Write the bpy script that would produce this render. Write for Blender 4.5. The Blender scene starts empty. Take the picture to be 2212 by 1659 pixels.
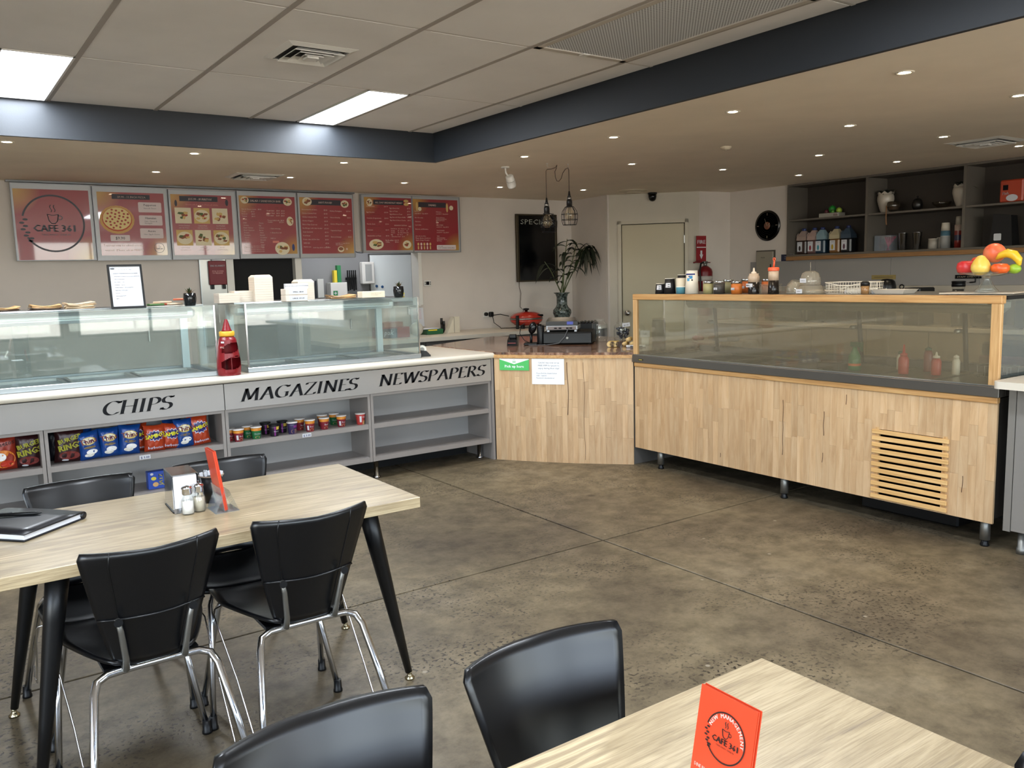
import bpy, math, random
from mathutils import Vector, Matrix
random.seed(7)
PI = math.pi
SC = bpy.context.scene
COL = SC.collection

# ------------------------------------------------------------------ camera, world, exposure
cam_d = bpy.data.cameras.new('camera'); cam = bpy.data.objects.new('camera', cam_d); COL.objects.link(cam)
F = Vector((0.56777, 0.81324, -0.12755)); R = Vector((0.81771, -0.57502, -0.02635)); U = Vector((0.09478, 0.08933, 0.99148))
cam.matrix_world = Matrix(((R.x, U.x, -F.x, 0), (R.y, U.y, -F.y, 0), (R.z, U.z, -F.z, 1.5), (0, 0, 0, 1)))
cam_d.sensor_fit = 'HORIZONTAL'; cam_d.sensor_width = 36.0; cam_d.lens = 36.0 * 1821.6 / 2212.0
cam_d.clip_start = 0.05; cam_d.clip_end = 200
SC.camera = cam
SC.view_settings.view_transform = 'Standard'; SC.view_settings.look = 'None'
SC.view_settings.gamma = 1.0; SC.view_settings.use_curve_mapping = False
SC.view_settings.exposure = 0.46
SC.cycles.use_denoising = True
SC.cycles.max_bounces = 10; SC.cycles.diffuse_bounces = 5; SC.cycles.glossy_bounces = 5
SC.cycles.transmission_bounces = 8; SC.cycles.transparent_max_bounces = 16
SC.cycles.sample_clamp_indirect = 6.0; SC.cycles.caustics_reflective = False; SC.cycles.caustics_refractive = False

w = bpy.data.worlds.new('sky'); SC.world = w; w.use_nodes = True
nt = w.node_tree; bg = nt.nodes['Background']
sky = nt.nodes.new('ShaderNodeTexSky'); sky.sky_type = 'NISHITA'; sky.sun_disc = False
sky.sun_elevation = math.radians(48); sky.sun_rotation = math.radians(40); sky.altitude = 50
hs = nt.nodes.new('ShaderNodeHueSaturation'); hs.inputs['Saturation'].default_value = 0.55
nt.links.new(sky.outputs[0], hs.inputs['Color']); nt.links.new(hs.outputs[0], bg.inputs[0]); bg.inputs[1].default_value = 1.5

def light(name, kind, loc, power, color=(1, 1, 1), rot=(0, 0, 0), **kw):
    d = bpy.data.lights.new(name, kind); d.energy = power; d.color = color
    for k, v in kw.items(): setattr(d, k, v)
    o = bpy.data.objects.new(name, d); o.location = loc; o.rotation_euler = rot; COL.objects.link(o); return o
def portal(name, loc, rot, sx, sy):
    o = light(name, 'AREA', loc, 1.0, rot=rot, shape='RECTANGLE', size=sx, size_y=sy)
    o.data.cycles.is_portal = True
    return o
light('sun', 'SUN', (0, 0, 12), 42.0, (1.0, 0.95, 0.86), rot=(math.radians(-38), math.radians(12), 0), angle=0.01)
WIN_F = [(-2.7, -0.55), (-0.35, 1.8), (2.0, 4.15), (4.35, 6.5)]          # windows of the street front, x ranges
for a, b in WIN_F: portal('window_daylight', ((a + b) / 2, -3.02, 1.3), (PI / 2, 0, 0), b - a, 2.3)
portal('window_daylight', (-3.02, 0.3, 1.3), (PI / 2, 0, -PI / 2), 3.0, 2.3)

# ------------------------------------------------------------------ materials
_M = {}
def S(c):
    if isinstance(c, str):
        c = tuple(int(c[i:i + 2], 16) / 255 for i in (0, 2, 4))
        return tuple(x / 12.92 if x <= 0.04045 else ((x + 0.055) / 1.055) ** 2.4 for x in c)
    return c
def mat(name, color=(0.8, 0.8, 0.8), rough=0.5, metal=0.0, **kw):
    if name in _M: return _M[name]
    m = bpy.data.materials.new(name); m.use_nodes = True; _M[name] = m
    b = m.node_tree.nodes['Principled BSDF']; c = S(color)
    b.inputs['Base Color'].default_value = (*c, 1); b.inputs['Roughness'].default_value = rough
    b.inputs['Metallic'].default_value = metal
    m.diffuse_color = (*c, 1)
    for k, v in kw.items():
        if k == 'emit':
            b.inputs['Emission Color'].default_value = (*S(v[0]), 1); b.inputs['Emission Strength'].default_value = v[1]
        elif k == 'alpha': b.inputs['Alpha'].default_value = v
        elif k == 'trans': b.inputs['Transmission Weight'].default_value = v
        elif k == 'coat': b.inputs['Coat Weight'].default_value = v; b.inputs['Coat Roughness'].default_value = 0.08
        elif k == 'spec': b.inputs['Specular IOR Level'].default_value = v
    return m
def bsdf(m): return m.node_tree.nodes['Principled BSDF']
def node(m, t, **kw):
    n = m.node_tree.nodes.new(t)
    for k, v in kw.items():
        if k in n.inputs: n.inputs[k].default_value = v
        else: setattr(n, k, v)
    return n
def lk(m, a, b): m.node_tree.links.new(a, b)
def ramp(m, fac, stops):
    r = node(m, 'ShaderNodeValToRGB'); e = r.color_ramp.elements
    while len(e) < len(stops): e.new(0.5)
    for i, (p, c) in enumerate(stops): e[i].position = p; e[i].color = (*S(c), 1)
    lk(m, fac, r.inputs[0]); return r
def coords(m, scale=(1, 1, 1), kind='Object', loc=(0, 0, 0)):
    t = node(m, 'ShaderNodeTexCoord'); mp = node(m, 'ShaderNodeMapping')
    mp.inputs['Scale'].default_value = scale; mp.inputs['Location'].default_value = loc
    lk(m, t.outputs[kind], mp.inputs[0]); return mp.outputs[0]
def mixc(m, f, a, b, mode='MIX'):
    x = node(m, 'ShaderNodeMix', data_type='RGBA', blend_type=mode)
    for s, v in ((x.inputs[0], f), (x.inputs[6], a), (x.inputs[7], b)):
        if hasattr(v, 'type') and hasattr(v, 'links'): lk(m, v, s)
        elif isinstance(v, (int, float)): s.default_value = v
        else: s.default_value = (*S(v), 1)
    return x.outputs[2]
def bump(m, h, strength=0.2, dist=0.01):
    b = node(m, 'ShaderNodeBump'); b.inputs['Strength'].default_value = strength; b.inputs['Distance'].default_value = dist
    lk(m, h, b.inputs['Height']); lk(m, b.outputs[0], bsdf(m).inputs['Normal'])

def wall_mat(name, c, rough=0.75):
    m = mat(name, c, rough)
    n = node(m, 'ShaderNodeTexNoise', Scale=2.5, Detail=4.0); lk(m, coords(m), n.inputs['Vector'])
    c0 = S(c); d = tuple(x * 0.93 for x in c0)
    r = ramp(m, n.outputs[0], [(0.35, c0), (0.7, d)]); lk(m, r.outputs[0], bsdf(m).inputs['Base Color'])
    f = node(m, 'ShaderNodeTexNoise', Scale=180.0, Detail=2.0); lk(m, coords(m), f.inputs['Vector']); bump(m, f.outputs[0], 0.06, 0.004)
    return m
W_WHITE = wall_mat('painted_wall', 'CDC5BD')
W_GREY = wall_mat('kitchen_wall', '7F7F80')
W_DOOR = wall_mat('door_wall_paint', 'BBB4A6')
CEIL = wall_mat('ceiling_paint', 'ECE0CE')
TILE = wall_mat('ceiling_tile_vinyl', 'E8E5E3')
TBAR = mat('grid_bar_shaded', '9C948C', 0.5)  # darker grey puts the long bars' shadow into their colour
BULK = wall_mat('bulkhead_charcoal', '1A1F25', 0.6)
WHITE = mat('white_plastic', 'D6D4CF', 0.4)
PAPER = mat('white_paper', 'C8CAD0', 0.7)
BLACK = mat('black_plastic', '08090B', 0.42, spec=0.35)
INK = mat('black_ink', '0A0A0E', 0.7, spec=0.15)
CHROME = mat('chrome', 'C9CCD0', 0.12, 1.0)
STEEL = mat('stainless_steel', '9C9B98', 0.32, 1.0)
STEEL2 = mat('dull_steel', '8A8984', 0.45, 0.9)
BRASS = mat('brass', 'ACA285', 0.25, 1.0)
CHAIR = mat('black_chair_shell', '07080B', 0.31, spec=0.5)
LEGB = mat('black_powdercoat', '08090B', 0.38, spec=0.4)
LAM = mat('grey_laminate', '8D8783', 0.4)
LAMIN = mat('pale_grey_laminate', '949290', 0.45)
LAMD = mat('dark_inner_laminate', '4A4745', 0.5)
GLOSS = mat('glossy_sign_laminate', 'A29F9C', 0.22, 0.25, coat=0.6)
BENCH = mat('white_bench_laminate', 'CFC8BB', 0.3)
CREAM = mat('cream_panel', 'CFC8B6', 0.5)
BENCHG = mat('bench_front_grey', '5E5B57', 0.5)

def glass(name, tint=(0.93, 0.97, 0.96), haze=0.06, rough=0.02, hazec='C8D2D2'):
    if name in _M: return _M[name]
    m = bpy.data.materials.new(name); m.use_nodes = True; _M[name] = m
    t = m.node_tree; t.nodes.remove(t.nodes['Principled BSDF']); out = t.nodes['Material Output']
    tr = node(m, 'ShaderNodeBsdfTransparent'); tr.inputs[0].default_value = (*tint, 1)
    gl = node(m, 'ShaderNodeBsdfGlossy'); gl.inputs['Roughness'].default_value = rough; gl.inputs['Color'].default_value = (1, 1, 1, 1)
    df = node(m, 'ShaderNodeBsdfDiffuse'); df.inputs[0].default_value = (*S(hazec), 1)
    fr = node(m, 'ShaderNodeFresnel'); ge = node(m, 'ShaderNodeNewGeometry'); ma = node(m, 'ShaderNodeMath', operation='MULTIPLY_ADD')   # same reflection from both faces of the thin pane
    ma.inputs[1].default_value = -0.8333; ma.inputs[2].default_value = 1.5; lk(m, ge.outputs['Backfacing'], ma.inputs[0]); lk(m, ma.outputs[0], fr.inputs['IOR'])
    a = node(m, 'ShaderNodeMixShader'); a.inputs[0].default_value = haze; lk(m, tr.outputs[0], a.inputs[1]); lk(m, df.outputs[0], a.inputs[2])
    b = node(m, 'ShaderNodeMixShader'); lk(m, fr.outputs[0], b.inputs[0]); lk(m, a.outputs[0], b.inputs[1]); lk(m, gl.outputs[0], b.inputs[2])
    lk(m, b.outputs[0], out.inputs[0]); return m
GLASS = glass('clear_case_glass', haze=0.05)
GLASSW = glass('misty_case_glass', tint=(0.90, 0.87, 0.80), haze=0.14, hazec='B0A68E')
GLASSD = glass('sliding_door_acrylic', tint=(0.8, 0.83, 0.81), haze=0.25, hazec='C6C9C4')
ACRYL = glass('clear_acrylic', haze=0.10, hazec='D8DCF0')
JARG = glass('jar_glass', tint=(0.97, 0.98, 0.97), haze=0.03)

def wood(name, stops, scale=(1.2, 14, 14), rough=0.42, ns=3.0, objrand=0.0, coat=0.0, kind='Object'):
    m = mat(name, stops[1][1], rough)
    v = coords(m, scale, kind)
    if objrand:
        oi = node(m, 'ShaderNodeObjectInfo'); ad = node(m, 'ShaderNodeVectorMath', operation='MULTIPLY_ADD')
        ad.inputs[1].default_value = (17, 31, 23); ad2 = node(m, 'ShaderNodeVectorMath', operation='ADD')
        sc = node(m, 'ShaderNodeVectorMath', operation='SCALE'); sc.inputs[0].default_value = (37, 11, 53); lk(m, oi.outputs['Random'], sc.inputs['Scale'])
        lk(m, v, ad2.inputs[0]); lk(m, sc.outputs[0], ad2.inputs[1]); v = ad2.outputs[0]
    n = node(m, 'ShaderNodeTexNoise', Scale=ns, Detail=6.0, Roughness=0.62, Distortion=0.6); lk(m, v, n.inputs['Vector'])
    r = ramp(m, n.outputs[0], stops); c = r.outputs[0]
    if objrand:
        hs = node(m, 'ShaderNodeHueSaturation'); mr = node(m, 'ShaderNodeMapRange'); mr.inputs['To Min'].default_value = 1 - objrand; mr.inputs['To Max'].default_value = 1 + objrand
        lk(m, oi.outputs['Random'], mr.inputs[0]); lk(m, mr.outputs[0], hs.inputs['Value']); lk(m, c, hs.inputs['Color']); c = hs.outputs[0]
    lk(m, c, bsdf(m).inputs['Base Color'])
    bump(m, n.outputs[0], 0.08, 0.003)
    if coat: bsdf(m).inputs['Coat Weight'].default_value = coat; bsdf(m).inputs['Coat Roughness'].default_value = 0.15
    return m
def oak():
    m = mat('oak_laminate', 'B8A588', 0.36)
    v = coords(m, (1.1, 9, 9))
    n = node(m, 'ShaderNodeTexNoise', Scale=2.2, Detail=7.0, Roughness=0.6, Distortion=1.2); lk(m, v, n.inputs['Vector'])
    r = ramp(m, n.outputs[0], [(0.30, '8C7C64'), (0.43, 'A49272'), (0.55, 'B3A180'), (0.75, 'BDAC8C')])
    n2 = node(m, 'ShaderNodeTexNoise', Scale=6.0, Detail=8.0, Roughness=0.7); lk(m, coords(m, (1.5, 60, 60)), n2.inputs['Vector'])
    r2 = ramp(m, n2.outputs[0], [(0.38, 'B3AA9A'), (0.55, 'FFFFFF')])
    n3 = node(m, 'ShaderNodeTexNoise', Scale=1.0, Detail=3.0, Distortion=0.5); lk(m, coords(m, (2.4, 4.2, 4), loc=(3, 5, 0)), n3.inputs['Vector'])
    n4 = node(m, 'ShaderNodeTexWave', Scale=7.0, Distortion=5.0, Detail=3.0); n4.bands_direction = 'Y'; lk(m, coords(m, (0.7, 2.2, 1)), n4.inputs['Vector'])
    r3 = ramp(m, n3.outputs[0], [(0.60, (0, 0, 0)), (0.66, (1, 1, 1))])
    r4 = ramp(m, n4.outputs[0], [(0.3, 'A9977A'), (0.7, 'CDBB98')])
    c = mixc(m, r3.outputs[0], r.outputs[0], r4.outputs[0])
    c = mixc(m, 0.5, c, r2.outputs[0], 'MULTIPLY')
    lk(m, c, bsdf(m).inputs['Base Color']); bump(m, n2.outputs[0], 0.05, 0.002)
    bsdf(m).inputs['Coat Weight'].default_value = 0.25; bsdf(m).inputs['Coat Roughness'].default_value = 0.22
    return m
OAK = oak()
STAVE = wood('rubberwood_stave', [(0.3, 'AF8D66'), (0.5, 'C0A07A'), (0.72, 'CCB08C')], (9, 9, 1.2), 0.45, 2.5, objrand=0.11)
PINE = wood('pine_trim', [(0.3, '9C7040'), (0.48, 'BA8E5A'), (0.7, 'C8A26E')], (20, 1.0, 20), 0.45, 2.5)
PINEX = wood('pine_trim_vertical', [(0.3, 'A27A4A'), (0.48, 'BE9766'), (0.7, 'CAA878')], (20, 20, 1.0), 0.45, 2.5)
SHELFW = wood('shelf_edge_wood', [(0.3, '7A5836'), (0.7, '9A7248')], (14, 1, 14), 0.5)

def floor_mat():
    m = mat('polished_concrete', '6B6251', 0.42)
    v = coords(m)
    a = node(m, 'ShaderNodeTexNoise', Scale=0.9, Detail=5.0, Roughness=0.6, Distortion=0.4); lk(m, v, a.inputs['Vector'])
    ra = ramp(m, a.outputs[0], [(0.28, '52483A'), (0.44, '685D4A'), (0.58, '786C55'), (0.74, '857A66')])
    b = node(m, 'ShaderNodeTexNoise', Scale=7.0, Detail=8.0, Roughness=0.72); lk(m, v, b.inputs['Vector'])
    rb = ramp(m, b.outputs[0], [(0.36, '9B968C'), (0.6, 'FFFFFF')])
    c = mixc(m, 0.75, ra.outputs[0], rb.outputs[0], 'MULTIPLY')
    # pits: small dark specks clustered by a mask
    p = node(m, 'ShaderNodeTexNoise', Scale=58.0, Detail=2.0); lk(m, v, p.inputs['Vector'])
    k = node(m, 'ShaderNodeTexNoise', Scale=1.6, Detail=3.0); lk(m, coords(m, loc=(4, 2, 0)), k.inputs['Vector'])
    rk = ramp(m, k.outputs[0], [(0.44, (0, 0, 0)), (0.60, (1, 1, 1))])
    rp = ramp(m, p.outputs[0], [(0.565, (0, 0, 0)), (0.62, (1, 1, 1))])
    mu = node(m, 'ShaderNodeMath', operation='MULTIPLY'); lk(m, rk.outputs[0], mu.inputs[0]); lk(m, rp.outputs[0], mu.inputs[1])
    c = mixc(m, mu.outputs[0], c, '2E271E')
    # sparse stains
    s = node(m, 'ShaderNodeTexVoronoi', Scale=2.3); lk(m, v, s.inputs['Vector'])
    rs = ramp(m, s.outputs['Distance'], [(0.045, (1, 1, 1)), (0.10, (0, 0, 0))])
    c = mixc(m, rs.outputs[0], c, '3A3226')
    s2 = node(m, 'ShaderNodeTexVoronoi', Scale=2.9); lk(m, coords(m, loc=(7, 3, 0)), s2.inputs['Vector'])
    rs2 = ramp(m, s2.outputs['Distance'], [(0.022, (1, 1, 1)), (0.035, (0, 0, 0))])
    mm = node(m, 'ShaderNodeMath', operation='MULTIPLY'); mm.inputs[1].default_value = 0.6; lk(m, rs2.outputs[0], mm.inputs[0])
    c = mixc(m, mm.outputs[0], c, 'A9A08E')
    lk(m, c, bsdf(m).inputs['Base Color'])
    rr = ramp(m, b.outputs[0], [(0.3, (0.55,) * 3), (0.7, (0.38,) * 3)]); lk(m, rr.outputs[0], bsdf(m).inputs['Roughness'])
    bump(m, mu.outputs[0], 0.3, -0.003)
    return m
FLOOR = floor_mat()
def granite():
    m = mat('brown_marble', '6E5444', 0.18, coat=0.4)
    n = node(m, 'ShaderNodeTexNoise', Scale=9.0, Detail=8.0, Roughness=0.7, Distortion=1.5); lk(m, coords(m), n.inputs['Vector'])
    r = ramp(m, n.outputs[0], [(0.3, '2E2019'), (0.45, '6A4C3C'), (0.55, '8C6A56'), (0.68, 'B39A80')]); lk(m, r.outputs[0], bsdf(m).inputs['Base Color'])
    return m
GRAN = granite()
def porcelain():
    m = mat('blue_grey_porcelain', '7D8783', 0.2)
    v = node(m, 'ShaderNodeTexVoronoi', Scale=55.0); v.feature = 'DISTANCE_TO_EDGE'; lk(m, coords(m), v.inputs['Vector'])
    n = node(m, 'ShaderNodeTexNoise', Scale=40.0, Detail=4.0); lk(m, coords(m), n.inputs['Vector'])
    r = ramp(m, n.outputs[0], [(0.42, '1E2624'), (0.58, '5E6864')]); lk(m, r.outputs[0], bsdf(m).inputs['Base Color'])
    return m
PORC = porcelain()
def perforated():
    m = mat('perforated_metal', 'C3C8CE', 0.45, 0.2)
    v = node(m, 'ShaderNodeTexVoronoi', Scale=80.0, Randomness=0.0); v.voronoi_dimensions = '2D'
    t = node(m, 'ShaderNodeTexCoord'); mp = node(m, 'ShaderNodeMapping'); mp.inputs['Rotation'].default_value = (0, 0, PI / 4); lk(m, t.outputs['Object'], mp.inputs[0]); lk(m, mp.outputs[0], v.inputs['Vector'])
    r = ramp(m, v.outputs['Distance'], [(0.25, '6C7076'), (0.40, 'DCE0E4')]); lk(m, r.outputs[0], bsdf(m).inputs['Base Color'])
    return m
PERF = perforated()
def board_mat(name, a='8C2A30', gold='B48A42'):
    # printed menu background: crimson with gold corners (flat print)
    m = mat(name, a, 0.35, coat=1.0); bsdf(m).inputs['Coat Roughness'].default_value = 0.03
    t = node(m, 'ShaderNodeTexCoord'); sx = node(m, 'ShaderNodeSeparateXYZ'); lk(m, t.outputs['Generated'], sx.inputs[0])
    def corner(x0, z0):
        s1 = node(m, 'ShaderNodeMath', operation='SUBTRACT'); s1.inputs[1].default_value = x0; lk(m, sx.outputs[0], s1.inputs[0])
        s2 = node(m, 'ShaderNodeMath', operation='SUBTRACT'); s2.inputs[1].default_value = z0; lk(m, sx.outputs[2], s2.inputs[0])
        c = node(m, 'ShaderNodeCombineXYZ'); lk(m, s1.outputs[0], c.inputs[0]); lk(m, s2.outputs[0], c.inputs[1])
        l = node(m, 'ShaderNodeVectorMath', operation='LENGTH'); lk(m, c.outputs[0], l.inputs[0])
        return ramp(m, l.outputs['Value'], [(0.05, (1, 1, 1)), (0.36, (0, 0, 0))]).outputs[0]
    n = node(m, 'ShaderNodeTexNoise', Scale=3.0, Detail=3.0); lk(m, coords(m), n.inputs['Vector'])
    base = mixc(m, n.outputs[0], a, '8E2A34')
    c = mixc(m, corner(0, 1), base, gold); c = mixc(m, corner(1, 0), c, gold)
    lk(m, c, bsdf(m).inputs['Base Color']); return m
# ------------------------------------------------------------------ mesh helpers
class MB:
    """collects faces, builds one mesh object"""
    def __init__(s): s.v = []; s.f = []; s.mi = []; s.ms = []; s.sm = []
    def m(s, material):
        if material not in s.ms: s.ms.append(material)
        s.cur = s.ms.index(material); return s
    def add(s, vs, fs, smooth=False, mt=None):
        if mt is not None: s.m(mt)
        elif not s.ms: s.ms.append(None); s.cur = 0
        b = len(s.v); s.v += [tuple(p) for p in vs]
        for f in fs: s.f.append([b + i for i in f]); s.mi.append(s.cur); s.sm.append(smooth)
        return s
    def box(s, x0, x1, y0, y1, z0, z1, mt=None, M=None):
        vs = [(x0, y0, z0), (x1, y0, z0), (x1, y1, z0), (x0, y1, z0), (x0, y0, z1), (x1, y0, z1), (x1, y1, z1), (x0, y1, z1)]
        if M is not None: vs = [tuple(M @ Vector(p)) for p in vs]
        return s.add(vs, [(0, 3, 2, 1), (4, 5, 6, 7), (0, 1, 5, 4), (1, 2, 6, 5), (2, 3, 7, 6), (3, 0, 4, 7)], False, mt)
    def rbox(s, x0, x1, y0, y1, z0, z1, r=0.004, mt=None, M=None):
        """box with chamfered edges"""
        r = min(r, (x1 - x0) * .49, (y1 - y0) * .49, (z1 - z0) * .49)
        bm_v = []; idx = {}
        X = (x0, x1); Y = (y0, y1); Z = (z0, z1)
        for i in (0, 1):
            for j in (0, 1):
                for k in (0, 1):
                    cx, cy, cz = X[i], Y[j], Z[k]; dx, dy, dz = (r if i == 0 else -r), (r if j == 0 else -r), (r if k == 0 else -r)
                    for a, p in (('x', (cx, cy + dy, cz + dz)), ('y', (cx + dx, cy, cz + dz)), ('z', (cx + dx, cy + dy, cz))):
                        idx[(i, j, k, a)] = len(bm_v); bm_v.append(p)
        I = lambda i, j, k, a: idx[(i, j, k, a)]
        fs = []
        for i in (0, 1): q = [I(i, 0, 0, 'x'), I(i, 1, 0, 'x'), I(i, 1, 1, 'x'), I(i, 0, 1, 'x')]; fs.append(q if i else q[::-1])
        for j in (0, 1): q = [I(0, j, 0, 'y'), I(1, j, 0, 'y'), I(1, j, 1, 'y'), I(0, j, 1, 'y')]; fs.append(q[::-1] if j else q)
        for k in (0, 1): q = [I(0, 0, k, 'z'), I(1, 0, k, 'z'), I(1, 1, k, 'z'), I(0, 1, k, 'z')]; fs.append(q if k else q[::-1])
        for j in (0, 1):
            for k in (0, 1): q = [I(0, j, k, 'y'), I(1, j, k, 'y'), I(1, j, k, 'z'), I(0, j, k, 'z')]; fs.append(q if (j + k) % 2 else q[::-1])
        for i in (0, 1):
            for k in (0, 1): q = [I(i, 0, k, 'x'), I(i, 1, k, 'x'), I(i, 1, k, 'z'), I(i, 0, k, 'z')]; fs.append(q[::-1] if (i + k) % 2 else q)
        for i in (0, 1):
            for j in (0, 1): q = [I(i, j, 0, 'x'), I(i, j, 1, 'x'), I(i, j, 1, 'y'), I(i, j, 0, 'y')]; fs.append(q if (i + j) % 2 else q[::-1])
        for i in (0, 1):
            for j in (0, 1):
                for k in (0, 1): q = [I(i, j, k, 'x'), I(i, j, k, 'y'), I(i, j, k, 'z')]; fs.append(q if (i + j + k) % 2 else q[::-1])
        if M is not None: bm_v = [tuple(M @ Vector(p)) for p in bm_v]
        return s.add(bm_v, fs, False, mt)
    def quad(s, a, b, c, d, mt=None): return s.add([a, b, c, d], [(0, 1, 2, 3)], False, mt)
    def tube(s, pts, r, n=8, mt=None, closed=False, caps=True):
        pts = [Vector(p) for p in pts]; rs = r if isinstance(r, (list, tuple)) else [r] * len(pts)
        N = len(pts); vs = []; up = None
        for i, p in enumerate(pts):
            if closed: t = pts[(i + 1) % N] - pts[i - 1]
            else: t = pts[min(i + 1, N - 1)] - pts[max(i - 1, 0)]
            t.normalize()
            if up is None: up = t.orthogonal().normalized()
            else:
                up = up - t * up.dot(t)
                if up.length < 1e-5: up = t.orthogonal()
                up.normalize()
            q = t.cross(up)
            for k in range(n): a = 2 * PI * k / n; vs.append(tuple(p + (up * math.cos(a) + q * math.sin(a)) * rs[i]))
        fs = []
        for i in range(N if closed else N - 1):
            j = (i + 1) % N
            for k in range(n): l = (k + 1) % n; fs.append((i * n + k, i * n + l, j * n + l, j * n + k))
        if caps and not closed: fs.append(tuple(range(n))[::-1]); fs.append(tuple((N - 1) * n + k for k in range(n)))
        return s.add(vs, fs, True, mt)
    def lathe(s, prof, n=20, c=(0, 0, 0), mts=None, M=None, sx=1.0, sy=1.0, mt=None):
        """prof: (r, z) list from bottom to top; mts: material per segment"""
        vs = []
        for r, z in prof:
            for k in range(n): a = 2 * PI * k / n; p = Vector((c[0] + sx * r * math.cos(a), c[1] + sy * r * math.sin(a), c[2] + z)); vs.append(tuple(M @ p) if M is not None else tuple(p))
        b = len(s.v)
        for i in range(len(prof) - 1):
            s.add([], [], True, mts[i] if mts else mt)
            if not s.ms: s.ms.append(None); s.cur = 0
            for k in range(n):
                l = (k + 1) % n; s.f.append([b + i * n + k, b + i * n + l, b + (i + 1) * n + l, b + (i + 1) * n + k]); s.mi.append(s.cur); s.sm.append(True)
        if prof[0][0] > 1e-6: s.f.append([b + k for k in range(n)][::-1]); s.mi.append(s.cur); s.sm.append(False)
        if prof[-1][0] > 1e-6: s.f.append([b + (len(prof) - 1) * n + k for k in range(n)]); s.mi.append(s.cur); s.sm.append(False)
        s.v += vs; return s
    def ball(s, c, r, n=14, mt=None, sc=(1, 1, 1), M=None):
        vs = []; fs = []; h = n // 2
        for i in range(h + 1):
            for k in range(n):
                t = PI * i / h; a = 2 * PI * k / n; p = Vector((c[0] + r * sc[0] * math.sin(t) * math.cos(a), c[1] + r * sc[1] * math.sin(t) * math.sin(a), c[2] - r * sc[2] * math.cos(t)))
                vs.append(tuple(M @ p) if M is not None else tuple(p))
        for i in range(h):
            for k in range(n): l = (k + 1) % n; fs.append((i * n + k, i * n + l, (i + 1) * n + l, (i + 1) * n + k))
        return s.add(vs, fs, True, mt)
    def grid(s, fn, nu, nv, mt=None, thick=None, smooth=True):
        """fn(u,v)->point, u,v in 0..1; thick: offset vector function for a closed shell"""
        vs = [tuple(fn(i / nu, j / nv)) for j in range(nv + 1) for i in range(nu + 1)]
        W = nu + 1; fs = [(j * W + i, j * W + i + 1, (j + 1) * W + i + 1, (j + 1) * W + i) for j in range(nv) for i in range(nu)]
        if thick is not None:
            n0 = len(vs)
            if callable(thick): vs += [tuple(Vector(fn(i / nu, j / nv)) + Vector(thick(i / nu, j / nv))) for j in range(nv + 1) for i in range(nu + 1)]
            else: vs += [tuple(Vector(p) + Vector(thick)) for p in vs[:n0]]
            fs += [tuple(n0 + k for k in f[::-1]) for f in fs[:]]
            rim = [i for i in range(W)] + [j * W + nu for j in range(1, nv + 1)] + [nv * W + i for i in range(nu - 1, -1, -1)] + [j * W for j in range(nv - 1, 0, -1)]
            for a in range(len(rim)): p, q = rim[a], rim[(a + 1) % len(rim)]; fs.append((q, p, n0 + p, n0 + q))
        return s.add(vs, fs, smooth, mt)
    def prism(s, poly, z0, z1, mt=None):
        n = len(poly); vs = [(x, y, z0) for x, y in poly] + [(x, y, z1) for x, y in poly]
        return s.add(vs, [tuple(range(n))[::-1], tuple(range(n, 2 * n))] + [(i, (i + 1) % n, n + (i + 1) % n, n + i) for i in range(n)], False, mt)
    def pipe_ring(s, c, r, t, n=24, mt=None, axis='z'):
        pts = []
        for k in range(n):
            a = 2 * PI * k / n; p = (r * math.cos(a), r * math.sin(a))
            pts.append({'z': (c[0] + p[0], c[1] + p[1], c[2]), 'y': (c[0] + p[0], c[1], c[2] + p[1]), 'x': (c[0], c[1] + p[0], c[2] + p[1])}[axis])
        return s.tube(pts, t, 6, mt, closed=True)
    def mesh(s, name):
        me = bpy.data.meshes.new(name); me.from_pydata(s.v, [], s.f)
        for m_ in s.ms:
            if m_ is not None: me.materials.append(m_)
        me.polygons.foreach_set('material_index', s.mi if any(x is not None for x in s.ms) else [0] * len(s.mi)); me.polygons.foreach_set('use_smooth', s.sm); me.update(); return me
    def build(s, name, material=None, parent=None, **kw):
        if material is not None and (not s.ms or s.ms == [None]): s.ms = [material]
        return obj(name, s.mesh(name), parent, **kw)
def obj(name, me, parent=None, loc=(0, 0, 0), rot=None, label=None, kind=None):
    o = bpy.data.objects.new(name, me); COL.objects.link(o); o.location = loc
    if rot is not None: o.rotation_euler = rot
    if parent is not None: o.parent = parent
    if label: o['label'] = label
    if kind: o['kind'] = kind
    return o
def thing(name, label, cat, loc=(0, 0, 0), rz=0.0, group=None):
    o = bpy.data.objects.new(name, None); COL.objects.link(o); o.location = loc; o.rotation_euler = (0, 0, rz)
    o.empty_display_size = 0.05; o['label'] = label; o['category'] = cat
    if group: o['group'] = group
    return o
def tag(o, label, cat, group=None):
    o['label'] = label; o['category'] = cat
    if group: o['group'] = group
    return o
def struct(name, mb, material=None, loc=(0, 0, 0)):
    return mb.build(name, material, kind='structure', loc=loc)
def dup(root, loc, rz=None, label=None, group=None):
    def cp(o, par):
        c = o.copy(); COL.objects.link(c)
        if par is not None: c.parent = par
        for k in kids.get(o.name, []): cp(k, c)
        return c
    kids = {}
    for o in list(COL.objects):
        if o.parent is not None: kids.setdefault(o.parent.name, []).append(o)
    r = cp(root, None); r.location = loc
    if rz is not None: r.rotation_euler = (0, 0, rz)
    if label: r['label'] = label
    if group: r['group'] = group
    return r
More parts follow.
